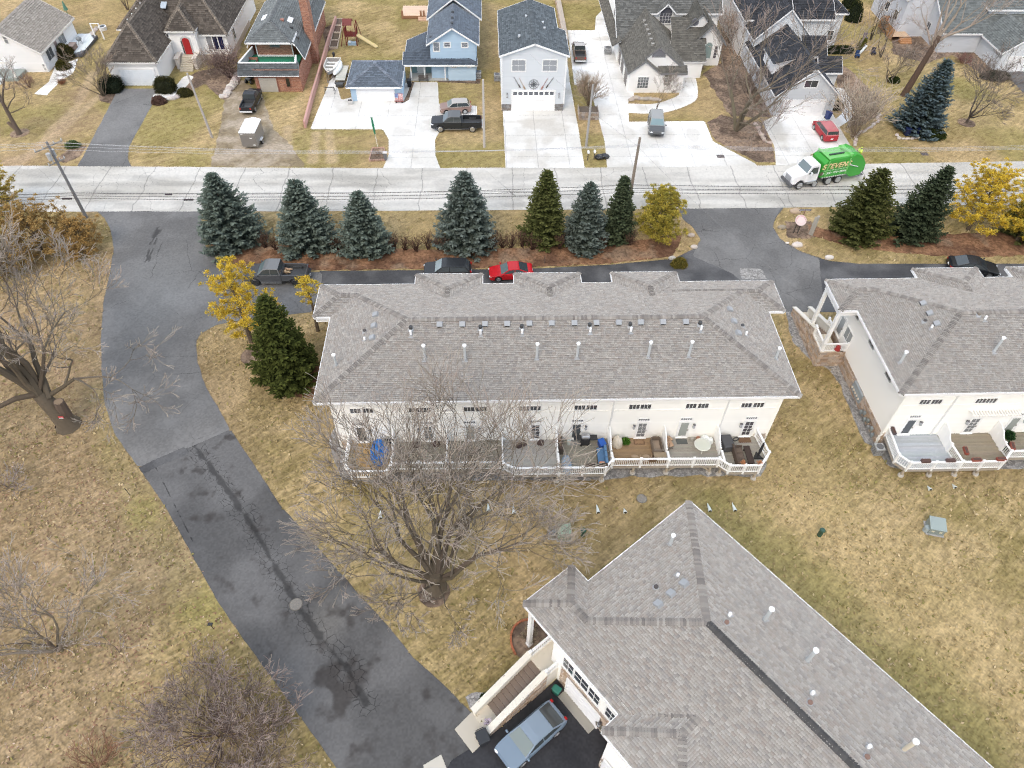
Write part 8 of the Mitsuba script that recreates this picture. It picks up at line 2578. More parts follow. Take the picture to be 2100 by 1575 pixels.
m.box(x - 0.9, x + 0.9, y - 0.1, y + 1.5, 1.4, 1.5)
put('platform', m, 'matte', t)
for a, b in (((x - 0.85, y - 0.05), (x + 0.3, y - 0.05)), ((x - 0.85, y), (x - 0.85, y + 1.4)), ((x + 0.85, y + 0.7), (x + 0.85, y + 1.4))):
  m = M(RED)
  for i in range(7):
    p = np.array(a) + (np.array(b) - a) * i / 6.0
    m.bar((*p, 1.5), (*p, 2.3), 0.14, 0.04)
  put('wall_boards', m, 'matte', t, kind='stuff')
m = M((0.19, 0.06, 0.055))
v = np.array([(x - 1, y - 0.2, 3.1), (x + 0.4, y - 0.2, 3.1), (x + 0.4, y + 0.7, 3.75), (x - 1, y + 0.7, 3.75), (x + 0.4, y + 1.6, 3.1), (x - 1, y + 1.6, 3.1)])
m.raw(v, [[0, 1, 2, 3], [3, 2, 4, 5]])
m.raw(v - [0, 0, 0.05], [[3, 2, 1, 0], [5, 4, 2, 3]])
put('roof', m, 'matte', t)
m = M((0.62, 0.53, 0.30))
A, B = np.array([x + 0.9, y + 0.3, 1.5]), np.array([x + 3.9, y - 0.9, 0.15])
m.bar(A, B, 0.55, 0.06)
for s in (-1, 1):
  o = np.cross((B - A) / np.linalg.norm(B - A), (0, 0, 1)) * 0.28 * s
  m.bar(A + o + [0, 0, 0.1], B + o + [0, 0, 0.1], 0.05, 0.18)
put('slide', m, 'satin', t)
m = M((0.16, 0.05, 0.04))
m.bar((x - 0.9, y, 2.6), (x - 1.6, y - 0.3, 0), 0.1, 0.1)
m.bar((x + 0.8, y + 1.4, 3.3), (x + 1.6, y + 1.7, 0), 0.1, 0.1)
put('brace', m, 'matte', t)
m = M((0.32, 0.46, 0.60))
m.box(x - 0.6, x + 0.6, y + 0.1, y + 0.6, 0, 0.45)
m.box(x - 0.5, x - 0.1, y + 0.0, y + 0.5, 0.45, 0.6, (0.6, 0.68, 0.75))
single('toy_bin', m, 'blue and white toy bin under the play tower', 'box', 'satin')
x, y = (-0.54, 47.79)
t = thing('garden_flag', 'furled green banner on a white pole in the brick planter', 'flag')
m = M((0.75, 0.75, 0.72))
m.tube([(x, y, 0), (x - 0.25, y + 0.1, 4.2)], 0.03, 6)
put('pole', m, 'satin', t)
m = M((0.04, 0.20, 0.11))
m.tube([(x - 0.12, y + 0.05, 1.9), (x - 0.2, y + 0.05, 3.1), (x - 0.27, y + 0.05, 4.1)], [0.10, 0.15, 0.10], 7)
put('banner', m, 'matte', t)
fr = [(-1.33, 44.73), (0.63, 44.94), (0.27, 47.66), (-1.19, 47.56)]
t = thing('brick_planter', 'small brick edged planter at the street end of the blue garage lawn', 'planter')
m = M()
for a, b in zip(fr, fr[1:] + fr[:1]):
  L = math.hypot(b[0] - a[0], b[1] - a[1])
  for i in range(int(L / 0.24)):
    p = np.array(a) + (np.array(b) - a) * (i + 0.5) * 0.24 / L
    m.bar((p[0] - 0.1 * (b[0] - a[0]) / L, p[1] - 0.1 * (b[1] - a[1]) / L, 0.12), (p[0] + 0.1 * (b[0] - a[0]) / L, p[1] + 0.1 * (b[1] - a[1]) / L, 0.12), 0.12, 0.22, jit((0.45, 0.30, 0.24), 0.2))
put('bricks', m, 'matte', t, kind='stuff')
m = M((0.15, 0.10, 0.075))
m.prism(Polygon(fr), 0, 0.12)
put('soil', m, 'bed_mat', t)
shrub('withered brown flowers in the brick planter', (-0.33, 46.18), 0.8, 0.6, 26, 301, 1, ((0.20, 0.12, 0.08), (0.33, 0.22, 0.14)), 'dry_flowers', 'plant', rad=0.012, tilt=(5, 60), z=0.1)
x, y = (0.68, 45.05)
t = thing('mail_box', 'dark grey post box with pale top right of the brick planter', 'mailbox')
m = M((0.15, 0.15, 0.16))
m.box(x - 0.2, x + 0.2, y - 0.15, y + 0.2, 0, 0.95)
put('body', m, 'satin', t)
m = M((0.62, 0.60, 0.60))
m.box(x - 0.24, x + 0.24, y - 0.2, y + 0.24, 0.95, 1.05)
put('lid', m, 'satin', t)
for u, lab in (((25.72, 44.84), 'white mailbox on a dark post left of the refuse sack'), ((26.52, 44.94), 'white mailbox on a dark post nearest the black refuse sack')):
  t = thing('mail_box', lab, 'mailbox', 'roadside mailboxes')
  m = M((0.07, 0.06, 0.06))
  m.bar((*u, 0), (*u, 1.0), 0.09, 0.09)
  put('post', m, 'matte', t)
  m = M((0.78, 0.78, 0.77))
  m.add(rounded((u[0], u[1] - 0.1, 1.15), (0.26, 0.55, 0.28), 0.08))
  put('box', m, 'satin', t)
t = None
u = (27.51, 45.05)
for i, (dx, dy, lab) in enumerate(((-0.35, 0, 'shiny black refuse sack by the mailboxes, left'), (0.4, 0.15, 'shiny black refuse sack by the mailboxes, right'))):
  e = trimesh.creation.icosphere(3, 1.0)
  v = np.array(e.vertices) * [0.55, 0.42, 0.36] * (0.75 + 0.5 * meshkit.fbm(np.array(e.vertices) * 2.2 + i * 7, 3))[:, None]
  q = M((0.012, 0.012, 0.015))
  q.raw(v + [u[0] + dx, u[1] + dy, 0.28], e.faces)
  q.tube([(u[0] + dx, u[1] + dy, 0.55), (u[0] + dx + 0.05, u[1] + dy, 0.72)], [0.10, 0.05], 6)
  single('refuse_sack', q, lab, 'rubbish bag', 'glass', group='black refuse sacks')
def bin_(label, x, y, color, ang=0, lid=None, s=1.0):
  t = thing('wheelie_bin', label, 'bin')
  S_ = Frame(x, y, 0.03, ang)
  m = M(color)
  v = np.array([(-0.24, -0.28, 0.06), (0.24, -0.28, 0.06), (0.24, 0.24, 0.06), (-0.24, 0.24, 0.06), (-0.31, -0.36, 0.95), (0.31, -0.36, 0.95), (0.31, 0.32, 0.95), (-0.31, 0.32, 0.95)]) * s
  m.raw(v[M.BF].reshape(-1, 3), np.arange(24).reshape(6, 4))
  put('body', m, 'satin', t, S_)
  m = M(lid or color)
  m.add(rounded((0, -0.03 * s, 1.0 * s), (0.68 * s, 0.76 * s, 0.12 * s), 0.05))
  m.bar((-0.25 * s, 0.4 * s, 0.98 * s), (0.25 * s, 0.4 * s, 0.98 * s), 0.04, 0.04)
  put('lid', m, 'satin', t, S_)
  for k in (-1, 1):
    m = M((0.02, 0.02, 0.02))
    m.tube([(k * 0.22 * s, 0.27 * s, 0.11), (k * 0.3 * s, 0.27 * s, 0.11)], 0.11, 10)
    put('wheel', m, 'satin', t, S_)
u = (12.51, -21.93)
bin_('black wheeled bin on the concrete pad at the stair foot', u[0], u[1], (0.028, 0.03, 0.034), 0.4, s=1.1)
u = (68.25, 50.39)
bin_('dark blue wheeled bin under the blue spruce, left', u[0], u[1], (0.012, 0.022, 0.075))
u = (69.67, 50.5)
bin_('dark blue wheeled bin under the blue spruce, right', u[0], u[1], (0.012, 0.022, 0.075), 0.5)
u = (59.15, 54.76)
bin_('blue wheeled bin beside the garage door of the grey house', u[0], u[1], (0.02, 0.04, 0.16), 0.2)
c_ = F3.p(2.25, 12.4, 0)
bin_('open green bin in the corner of the black forecourt', F3.p(2.35, 13.6)[0], F3.p(2.35, 13.6)[1], (0.03, 0.15, 0.11), 0.9, (0.03, 0.17, 0.13), 0.7)
u = (2.39, 64.13)
bin_('black wheeled bin beside the blue garage', u[0], u[1], (0.02, 0.022, 0.025))
u = (-5.32, 59.24)
m = M((0.50, 0.49, 0.48))
m.add(rounded((u[0], u[1], 0.3), (0.7, 0.5, 0.55), 0.08))
m.box(u[0] - 0.25, u[0] + 0.25, u[1] - 0.26, u[1] + 0.1, 0.57, 0.6, (0.03, 0.03, 0.03))
single('storage_tub', m, 'grey tub at the left corner of the blue garage', 'box', 'satin')
def ac_unit(label, x, y, s=0.85):
  t = thing('air_conditioner', label, 'air conditioner')
  m = M((0.36, 0.37, 0.38))
  m.box(x - s / 2, x + s / 2, y - s / 2, y + s / 2, 0.1, 0.95)
  put('case', m, 'satin', t)
  m = M((0.10, 0.10, 0.105))
  for i in range(6):
    m.box(x - s / 2 - 0.01, x + s / 2 + 0.01, y - s / 2 - 0.01, y + s / 2 + 0.01, 0.2 + i * 0.11, 0.25 + i * 0.11)
  put('louvres', m, 'satin', t, kind='stuff')
  m = M((0.12, 0.12, 0.125))
  m.cyl(x, y, 0.95, 0.98, s * 0.42, n=16)
  put('fan_grille', m, 'satin', t)
ac_unit('air conditioner against the left wall of the tall grey garage', *(14.76, 66))
ac_unit('air conditioner on concrete beside the white stucco house', *(31.75, 74.68), s=1.0)
ac_unit('grey air conditioner at the right corner of the blue house', *(12.09, 66.76))
u2 = F2.p(1.7, -0.4)
ac_unit('green grey box under the first deck of the right block', u2[0] - 1.0, u2[1], 0.7)
for u, lab in (((21.51, -5.78), 'first left of the roof peak, upright one'), ((23.6, -5.82), 'small one nearest the lawn lid'), ((30.24, -5.83), 'just right of the roof peak'), ((32.2, -5.83), 'second right of the roof peak'), ((14.97, -5.72), 'between the tree limbs, right'), ((13.01, -5.46), 'between the tree limbs, middle'), ((4.69, -5.93), 'left of the big bare tree'), ((48.35, -4.25), 'below the right decks, left'), ((50.44, -4.1), 'below the right decks, right')):
  m = M((0.66, 0.72, 0.69))
  L = 0.75 if 'small' not in lab and 'right decks' not in lab else 0.4
  m.tube([(u[0], u[1], 0.10), (u[0] - 0.05, u[1] + L, 0.06)], [0.17, 0.03], 10)
  m.tube([(u[0], u[1] - 0.005, 0.10), (u[0], u[1] - 0.01, 0.10)], [0.13, 0.13], 10, (0.04, 0.04, 0.035))
  single('drain_end', m, 'white pointed drain end on the lawn, ' + lab, 'drain pipe', 'satin', group='white drain ends on the lawn')
def cabinet(label, x, y, w, d, h, color, ang=0):
  t = thing('utility_cabinet', label, 'utility box')
  S_ = Frame(x, y, 0, ang)
  m = M(color)
  v = np.array([(-w / 2, -d / 2, 0.08), (w / 2, -d / 2, 0.08), (w / 2, d / 2, 0.08), (-w / 2, d / 2, 0.08), (-w / 2, -d / 2, h * 0.82), (w / 2, -d / 2, h * 0.82), (w / 2, d / 2, h), (-w / 2, d / 2, h)])
  m.raw(v[M.BF].reshape(-1, 3), np.arange(24).reshape(6, 4))
  put('case', m, 'satin', t, S_)
  m = M(np.asarray(color) * 1.25)
  m.raw(np.array([(-w / 2 - 0.04, -d / 2 - 0.05, h * 0.82), (w / 2 + 0.04, -d / 2 - 0.05, h * 0.82), (w / 2 + 0.04, d / 2 + 0.04, h + 0.02), (-w / 2 - 0.04, d / 2 + 0.04, h + 0.02), (-w / 2 - 0.04, -d / 2 - 0.05, h * 0.82 + 0.05), (w / 2 + 0.04, -d / 2 - 0.05, h * 0.82 + 0.05), (w / 2 + 0.04, d / 2 + 0.04, h + 0.07), (-w / 2 - 0.04, d / 2 + 0.04, h + 0.07)])[M.BF].reshape(-1, 3), np.arange(24).reshape(6, 4))
  put('lid', m, 'satin', t, S_)
  for k in (-0.25, 0.25):
    m = M((0.55, 0.52, 0.40))
    m.box(k * w - 0.09, k * w + 0.09, -d / 2 - 0.02, -d / 2, h * 0.42, h * 0.58)
    put('warning_label', m, 'satin', t, S_)
  m = M((0.36, 0.35, 0.34))
  m.box(-w / 2 - 0.1, w / 2 + 0.1, -d / 2 - 0.1, d / 2 + 0.1, 0, 0.08)
  put('pad', m, 'matte', t, S_)
u = (18.68, -7.63)
cabinet('large sage green utility cabinet on the lawn above the angled roof', u[0], u[1], 0.95, 0.95, 0.85, (0.20, 0.25, 0.19))
u = (17.83, -7.61)
cabinet('smaller grey utility box attached left of the sage green cabinet', u[0] - 0.05, u[1], 0.45, 0.6, 0.6, (0.14, 0.15, 0.16))
u = (47.13, -7.76)
cabinet('grey green utility cabinet on the right lawn', u[0], u[1], 1.1, 1.0, 0.9, (0.22, 0.26, 0.25), -0.25)
m = M((0.30, 0.35, 0.36))
u = (46.49, -7.83)
m.cyl(u[0], u[1], 0, 0.5, 0.24, 0.22, 12)
single('meter_riser', m, 'small grey cylinder leaning on the right lawn cabinet', 'utility box', 'satin')
for u, lab in (((20.12, -7.66), 'dark green round pedestal right of the sage green cabinet'), ((38.16, -8.06), 'dark green round pedestal on the lawn right of the roof')):
  t = thing('cable_pedestal', lab, 'utility box')
  m = M((0.025, 0.065, 0.045))
  m.cyl(u[0], u[1], 0, 0.75, 0.18, 0.17, 12)
  put('post', m, 'satin', t)
  m = M((0.035, 0.085, 0.06))
  m.cyl(u[0], u[1], 0.75, 0.85, 0.22, 0.18, 12)
  put('cap', m, 'satin', t)
for u, r, c, lab in (((-0.59, -12.68), 0.42, (0.20, 0.185, 0.165), 'round iron manhole cover in the cracked drive'), ((25.09, -4.52), 0.38, (0.24, 0.22, 0.19), 'round grey lid in the lawn above the roof peak')):
  t = thing('manhole_cover', lab, 'manhole cover')
  m = M(np.array(c) * 0.75)
  m.cyl(u[0], u[1], 0.0, 0.045, r * 1.12, n=24)
  put('frame', m, 'matte', t)
  m = M(c)
  m.cyl(u[0], u[1], 0.045, 0.06, r, n=24)
  for i in range(-3, 4):
    w_ = math.sqrt(max(0, (r * 0.9) ** 2 - (i * r * 0.25) ** 2))
    m.box(u[0] - w_, u[0] + w_, u[1] + i * r * 0.25 - 0.015, u[1] + i * r * 0.25 + 0.015, 0.06, 0.068)
  put('lid', m, 'satin', t)
for u, lab in (((42.59, 45.49), 'rectangular iron drain grate in the white concrete'), ((68.83, 45.85), 'dark square grate in the lawn by the street at right')):
  t = thing('drain_grate', lab, 'drain grate')
  m = M((0.20, 0.16, 0.15))
  m.box(u[0] - 0.45, u[0] + 0.45, u[1] - 0.35, u[1] + 0.35, 0, 0.04)
  for i in range(6):
    m.box(u[0] - 0.42 + i * 0.15, u[0] - 0.35 + i * 0.15, u[1] - 0.3, u[1] + 0.3, 0.04, 0.05, (0.05, 0.05, 0.05))
  put('grate', m, 'satin', t)
u = (-5.93, -14.31)
t = thing('path_light', 'small black lamp on a stake at the drive edge above the thicket', 'lamp')
m = M((0.03, 0.03, 0.03))
m.tube([(u[0], u[1], 0), (u[0], u[1], 0.75)], 0.025, 6)
m.box(u[0] - 0.16, u[0] + 0.16, u[1] - 0.1, u[1] + 0.1, 0.75, 0.83)
put('head', m, 'satin', t)
u = (-15.05, -3.35)
m = M((0.05, 0.05, 0.05))
m.tube([(u[0], u[1], 0), (u[0] - 0.15, u[1] + 0.1, 0.9)], 0.025, 5)
single('marker_stake', m, 'thin dark marker stake on the left verge of the drive', 'stake')
u = (19.17, 24.73)
m = M((0.10, 0.08, 0.07))
m.tube([(u[0], u[1], 0), (u[0], u[1], 0.9)], 0.035, 5)
single('garden_stake', m, 'thin dark stake at the foot of the slim olive spruce', 'stake')
t = thing('hanging_wreath', 'small wreath at the garage corner of the angled block', 'wreath')
c = F3.p(5.75, 13.12, 1.1)
m = M((0.16, 0.15, 0.12))
d = F3.m[:3, 0]
a = np.arange(13) * PI / 6
m.tube([c + d * 0.28 * math.cos(k) + np.array([0, 0, 0.28 * math.sin(k)]) for k in a], 0.07, 6, cap=False)
put('ring', m, 'matte', t)
x, y = (12.85, -21.11)
shrub('small pale purple flower pot on the stair wall end', (x, y), 0.5, 0.15, 22, 310, 1, ((0.30, 0.26, 0.30), (0.62, 0.52, 0.64)), 'flower_pot', 'plant', rad=0.012, tilt=(5, 70), z=0.8)
c = F3.p(-1.2, 12.9)
t = thing('brick_edging', 'curved red brick edging of the small bed beside the angled block', 'edging')
m = M()
for i in range(26):
  a = F3.m
  k = PI * 0.55 + i * PI * 1.0 / 25
  p = F3.p(-0.9 + 1.9 * math.cos(k), 12.6 + 1.5 * math.sin(k))
  q = F3.p(-0.9 + 1.9 * math.cos(k + 0.1), 12.6 + 1.5 * math.sin(k + 0.1))
  m.bar((p[0], p[1], 0.1), (q[0], q[1], 0.1), 0.13, 0.18, jit((0.36, 0.13, 0.07), 0.2))
put('bricks', m, 'matte', t, kind='stuff')
poly = [tuple(F3.p(-0.9 + 1.85 * math.cos(k), 12.6 + 1.45 * math.sin(k))[:2]) for k in np.linspace(PI * 0.55, PI * 1.55, 16)] + [tuple(F3.p(0.2, 11.2)[:2]), tuple(F3.p(0.2, 13.8)[:2])]
sheet('garden_bed', Polygon(poly).buffer(0), 0.03, 'bed_mat', 'small dark bed inside the curved brick edging')
shrub('dry twiggy plants in the brick edged bed', (F3.p(-1.5, 12.6)[0], F3.p(-1.5, 12.6)[1]), 0.9, 0.8, 24, 311, 2, ((0.20, 0.15, 0.10), (0.36, 0.29, 0.20)), 'dry_plants', 'plant', rad=0.012, tilt=(20, 80))
fc = [tuple(F3.p(a, b)[:2]) for a, b in ((1.72, 18.6), (1.72, 12.9), (40, 12.9), (40, 26), (3.0, 26), (1.3, 21.2))]
sheet('forecourt', Polygon(fc).buffer(0), 0.026, 'asphalt_seal_mat', 'fresh black asphalt forecourt of the angled block')
sheet('driveway', Polygon([(11.1, -19.56), (11.78, -21.28), (12.36, -23.44), (14.23, -25.58), (22.3, -25.79), (18.75, -23.61), (15.8, -23.12), (13.42, -22.23), (12.36, -20.78)]), 0.0225, 'asphalt_new_mat', 'dark asphalt joining the drive to the black forecourt')
pad = [tuple(F3.p(a, b)[:2]) for a, b in ((-0.15, 18.55), (1.72, 18.62), (1.8, 20.0), (0.0, 20.05))]
m = M((0.50, 0.46, 0.39))
m.prism(Polygon(pad), -0.05, 0.06)
structure('path', m, 'matte', 'small concrete pad at the foot of the entry stairs')
m = M((0.52, 0.49, 0.43))
m.prism(Polygon([(8.88, -23.21), (9.96, -22.64), (10.6, -24.06), (9.3, -24.55)]), -0.05, 0.06)
structure('path', m, 'matte', 'corner of a concrete slab at the bottom edge of the photo')
# things on the decks (heights above the deck boards)
DZ = 1.22
def on_deck(F, base, label, cat, x, y, ang=0, group=None):
  return thing(base, label, cat, group), F.sub(x, y, DZ + 0.002, ang)
def piece(t, S_, name, parts, color, mat='satin'):
  m = M(color)
  for p in parts:
    if p[0] == 'b':
      m.box(*p[1:7], *(p[7:8]))
    elif p[0] == 'r':
      m.add(rounded(p[1], p[2], p[3]))
    elif p[0] == 'c':
      m.cyl(*p[1:])
    elif p[0] == 't':
      m.tube(*p[1:])
  return put(name, m, mat, t, S_)
def lump(label, base, cat, F, x, y, sx, sy, sz, color, seed, mat='satin', z=0, amp=0.6):
  e = trimesh.creation.icosphere(3, 1.0)
  v = np.array(e.vertices)
  v = v * (1 - amp / 2 + amp * meshkit.fbm(v * 2.0 + seed, 3, seed))[:, None] * [sx, sy, sz]
  v[:, 2] = np.maximum(v[:, 2], -sz * 0.25) + sz * 0.25
  q = M(color)
  q.raw(v + [x, y, DZ + z], e.faces)
  return single(base, q, label, cat, mat, F)
lump('heap under a bright blue tarpaulin on the leftmost deck', 'blue_tarpaulin', 'tarpaulin', F1, 4.35, -0.75, 0.75, 1.15, 1.1, (0.015, 0.13, 0.42), 3)
lump('dark covered grill behind the blue tarpaulin', 'covered_grill', 'grill', F1, 4.9, 0.1, 0.35, 0.3, 0.75, (0.03, 0.03, 0.035), 4)
t, S_ = on_deck(F1, 'barbecue_grill', 'black gas barbecue with silver lid on the deck with the blue sofa', 'grill', 20.9, 0.05)
piece(t, S_, 'cart', [('b', -0.35, 0.35, -0.25, 0.25, 0.1, 0.8)], (0.025, 0.025, 0.028))
piece(t, S_, 'side_shelf', [('b', -0.95, -0.36, -0.25, 0.25, 0.8, 0.86), ('b', 0.36, 0.95, -0.25, 0.25, 0.8, 0.86)], (0.03, 0.03, 0.033))
piece(t, S_, 'lid', [('r', (0, 0, 1.0), (0.72, 0.5, 0.36), 0.14)], (0.55, 0.55, 0.56), 'metal')
for k in (-0.3, 0.3):
  piece(t, S_, 'wheel', [('t', [(k, -0.28, 0.1), (k, -0.22, 0.1)], 0.1, 8)], (0.02, 0.02, 0.02))
t, S_ = on_deck(F1, 'gas_bottle', 'pale gas bottle left of the barbecue', 'gas bottle', 19.6, 0.1)
piece(t, S_, 'bottle', [('c', 0, 0, 0, 0.42, 0.17, 0.17), ('c', 0, 0, 0.42, 0.55, 0.14, 0.06)], (0.46, 0.50, 0.47))
t, S_ = on_deck(F1, 'cool_box', 'bright blue box beside the white divider', 'box', 22.25, -0.25, 0.3)
piece(t, S_, 'box', [('r', (0, 0, 0.3), (0.5, 0.7, 0.55), 0.06)], (0.015, 0.07, 0.32))
piece(t, S_, 'lid', [('r', (0, 0, 0.6), (0.54, 0.74, 0.1), 0.03)], (0.02, 0.10, 0.42))
t, S_ = on_deck(F1, 'garden_sofa', 'blue cushioned garden sofa against the white divider', 'sofa', 22.15, -1.6)
piece(t, S_, 'frame', [('b', -0.42, 0.42, -0.95, 0.95, 0.05, 0.32), ('b', 0.3, 0.45, -0.95, 0.95, 0.3, 0.8)], (0.09, 0.075, 0.06))
piece(t, S_, 'seat_cushion', [('r', (-0.12, 0, 0.42), (0.58, 1.8, 0.18), 0.07)], (0.085, 0.17, 0.30), 'matte')
for k in (-0.6, 0, 0.6):
  piece(t, S_, 'back_cushion', [('r', (0.24, k, 0.7), (0.2, 0.58, 0.45), 0.08)], (0.10, 0.20, 0.34), 'matte')
t, S_ = on_deck(F1, 'orange_cushion', 'orange checked cushion at the near end of the blue sofa', 'cushion', 22.0, -2.35)
piece(t, S_, 'cushion', [('r', (0, 0, 0.55), (0.5, 0.28, 0.4), 0.1)], (0.56, 0.25, 0.13), 'matte')
t, S_ = on_deck(F1, 'door_mat', 'grey mat before the rear door of the blue sofa deck', 'mat', 20.2, 0.2)
piece(t, S_, 'mat', [('b', -0.55, 0.55, -0.3, 0.3, 0, 0.02)], (0.25, 0.25, 0.24), 'matte')
t, S_ = on_deck(F1, 'plant_shelf', 'dark planted shelf along the left divider of the blue sofa deck', 'planter', 18.85, -0.2)
piece(t, S_, 'shelf', [('b', -0.2, 0.2, -0.8, 0.6, 0.0, 0.7)], (0.07, 0.055, 0.045))
for i in range(6):
  piece(t, S_, 'pot', [('c', -0.02, -0.7 + i * 0.23, 0.7, 0.88, 0.09, 0.11)], jit((0.14, 0.09, 0.06), 0.4))
lump('grey blue covered cushion bundle at the front of the left divider', 'covered_bundle', 'cover', F1, 19.25, -2.1, 0.4, 0.95, 0.45, (0.25, 0.33, 0.42), 8)
for i, x in enumerate((21.0, 22.0)):
  t, S_ = on_deck(F1, 'rail_planter', 'dark planter box on the rail of the blue sofa deck, ' + ('left' if i == 0 else 'right'), 'planter', x, -2.8, group='rail planters of the blue sofa deck')
  piece(t, S_, 'box', [('b', -0.35, 0.35, -0.12, 0.12, 0.97, 1.13)], (0.07, 0.045, 0.035))
  piece(t, S_, 'soil', [('b', -0.31, 0.31, -0.09, 0.09, 1.13, 1.15)], (0.05, 0.04, 0.03), 'matte')
lump('beige covered barrel grill on the brown boarded deck', 'covered_grill', 'grill', F1, 23.55, -0.1, 0.42, 0.45, 0.85, (0.55, 0.50, 0.42), 9, amp=0.3)
bush('bright green pot plant beside the beige covered grill', 24.25, 0.1, 0.28, 0.28, 0.4, (0.05, 0.14, 0.02), (0.17, 0.33, 0.06), 77, n=300, base='pot_plant')
labels['pot_plant']['category'] = 'plant'
for k in ('pot_plant__foliage', 'pot_plant__core'):
  scene[k]['to_world'] = T().translate([0, 0, DZ])
t, S_ = on_deck(F1, 'door_mat', 'brown framed mat on the brown boarded deck', 'mat', 25.4, 0.12)
piece(t, S_, 'mat', [('b', -0.45, 0.45, -0.24, 0.24, 0, 0.02)], (0.16, 0.10, 0.06), 'matte')
piece(t, S_, 'centre', [('b', -0.35, 0.35, -0.16, 0.16, 0.02, 0.03)], (0.27, 0.17, 0.10), 'matte')
t, S_ = on_deck(F1, 'tub_lounger', 'brown open tub lounger against the divider of the brown deck', 'seat', 26.65, -0.55)
m = M((0.15, 0.12, 0.095))
v, f, _ = meshkit.arrays(rounded((0, 0, 0.4), (0.85, 1.5, 0.75), 0.18) - rounded((0, 0, 0.62), (0.68, 1.3, 0.8), 0.15))
m.raw(v, f)
put('shell', m, 'satin', t, S_)
piece(t, S_, 'cushion', [('r', (0, 0, 0.28), (0.62, 1.2, 0.14), 0.05)], (0.30, 0.235, 0.18), 'matte')
for i, x in enumerate((24.75, 25.65)):
  t, S_ = on_deck(F1, 'basket_chair', 'tan wicker basket chair at the front rail, ' + ('left one' if i == 0 else 'right one'), 'chair', x, -1.75, group='wicker chairs on the brown deck')
  m = M((0.33, 0.24, 0.155))
  e = np.linspace(PI * 0.95, PI * 2.05, 12)
  for a, b in zip(e[:-1], e[1:]):
    m.bar((0.36 * math.cos(a), 0.33 * math.sin(a), 0.55), (0.36 * math.cos(b), 0.33 * math.sin(b), 0.55), 0.05, 0.42)
  put('backrest', m, 'matte', t, S_)
  piece(t, S_, 'seat', [('c', 0, 0, 0.3, 0.38, 0.36, 0.36, 14)], (0.36, 0.27, 0.18), 'matte')
  for a in range(4):
    piece(t, S_, 'leg', [('t', [(0.25 * math.cos(a * PI / 2 + .8), 0.25 * math.sin(a * PI / 2 + .8), 0.3), (0.3 * math.cos(a * PI / 2 + .8), 0.3 * math.sin(a * PI / 2 + .8), 0)], 0.025, 5)], (0.16, 0.12, 0.09))
t, S_ = on_deck(F1, 'side_table', 'low tan table against the divider of the brown deck', 'table', 26.75, -1.7)
piece(t, S_, 'table_top', [('b', -0.5, 0.5, -0.38, 0.38, 0.5, 0.56)], (0.27, 0.215, 0.15), 'matte')
for a, b in ((-0.45, -0.33), (0.45, -0.33), (-0.45, 0.33), (0.45, 0.33)):
  piece(t, S_, 'leg', [('b', a - 0.03, a + 0.03, b - 0.03, b + 0.03, 0, 0.5)], (0.16, 0.12, 0.09))
t, S_ = on_deck(F1, 'rail_planter', 'small planter box hung on the rail of the brown deck', 'planter', 26.0, -2.25)
piece(t, S_, 'box', [('b', -0.3, 0.3, -0.12, 0.12, 0.7, 0.95)], (0.12, 0.075, 0.05))
t, S_ = on_deck(F1, 'glass_table', 'round pale glass table with folded legs on the grey deck', 'table', 30.3, -0.75)
piece(t, S_, 'table_top', [('c', 0, 0, 0.7, 0.74, 0.62, 0.62, 24)], (0.50, 0.52, 0.45), 'glass')
piece(t, S_, 'rim', [('t', [(0.63 * math.cos(a), 0.63 * math.sin(a), 0.72) for a in np.arange(25) * PI / 12], 0.03, 5)], (0.66, 0.66, 0.60))
for a in range(3):
  k = a * 2.09 + 0.5
  piece(t, S_, 'leg', [('t', [(0.1 * math.cos(k), 0.1 * math.sin(k), 0.7), (0.42 * math.cos(k), 0.42 * math.sin(k), 0)], 0.03, 5)], (0.68, 0.68, 0.64))
for i, (y, a) in enumerate(((0.1, 0.5), (-0.45, 0.3))):
  t, S_ = on_deck(F1, 'folding_chair', 'tan folding chair tipped against the divider, ' + ('at the wall' if i == 0 else 'nearer the rail'), 'chair', 27.75, y, a, group='folding chairs on the grey deck')
  piece(t, S_, 'seat', [('b', -0.25, 0.25, -0.25, 0.25, 0.42, 0.46)], (0.44, 0.30, 0.20), 'matte')
  piece(t, S_, 'backrest', [('b', -0.28, -0.24, -0.25, 0.25, 0.46, 1.0)], (0.44, 0.30, 0.20), 'matte')
  for k in (-0.25, 0.25):
    piece(t, S_, 'leg', [('t', [(-0.26, k, 1.0), (-0.2, k, 0.45), (0.28, k, 0)], 0.02, 5), ('t', [(0.25, k, 0.45), (-0.26, k, 0)], 0.02, 5)], (0.08, 0.06, 0.05))
t, S_ = on_deck(F1, 'door_mat', 'dark grey mat before the door of the glass table deck', 'mat', 28.9, 0.12)
piece(t, S_, 'mat', [('b', -0.45, 0.45, -0.26, 0.26, 0, 0.02)], (0.10, 0.105, 0.10), 'matte')
for i, (x, y, s) in enumerate(((30.75, 0.15, 0.38), (31.1, -0.05, 0.32))):
  lump('white plastic bag of supplies by the wall of the glass table deck, ' + ('larger' if i == 0 else 'smaller'), 'plastic_bag', 'bag', F1, x, y, s, s * 0.8, 0.55, (0.72, 0.75, 0.74), 20 + i)
for i, (x, r, c) in enumerate(((29.75, 0.14, (0.40, 0.38, 0.34)), (30.25, 0.18, (0.34, 0.16, 0.10)))):
  t, S_ = on_deck(F1, 'flower_pot', ('pale grey' if i == 0 else 'terracotta') + ' pot by the wall of the glass table deck', 'plant pot', x, 0.25)
  piece(t, S_, 'pot', [('c', 0, 0, 0, 0.3, r * 0.8, r)], c, 'matte')
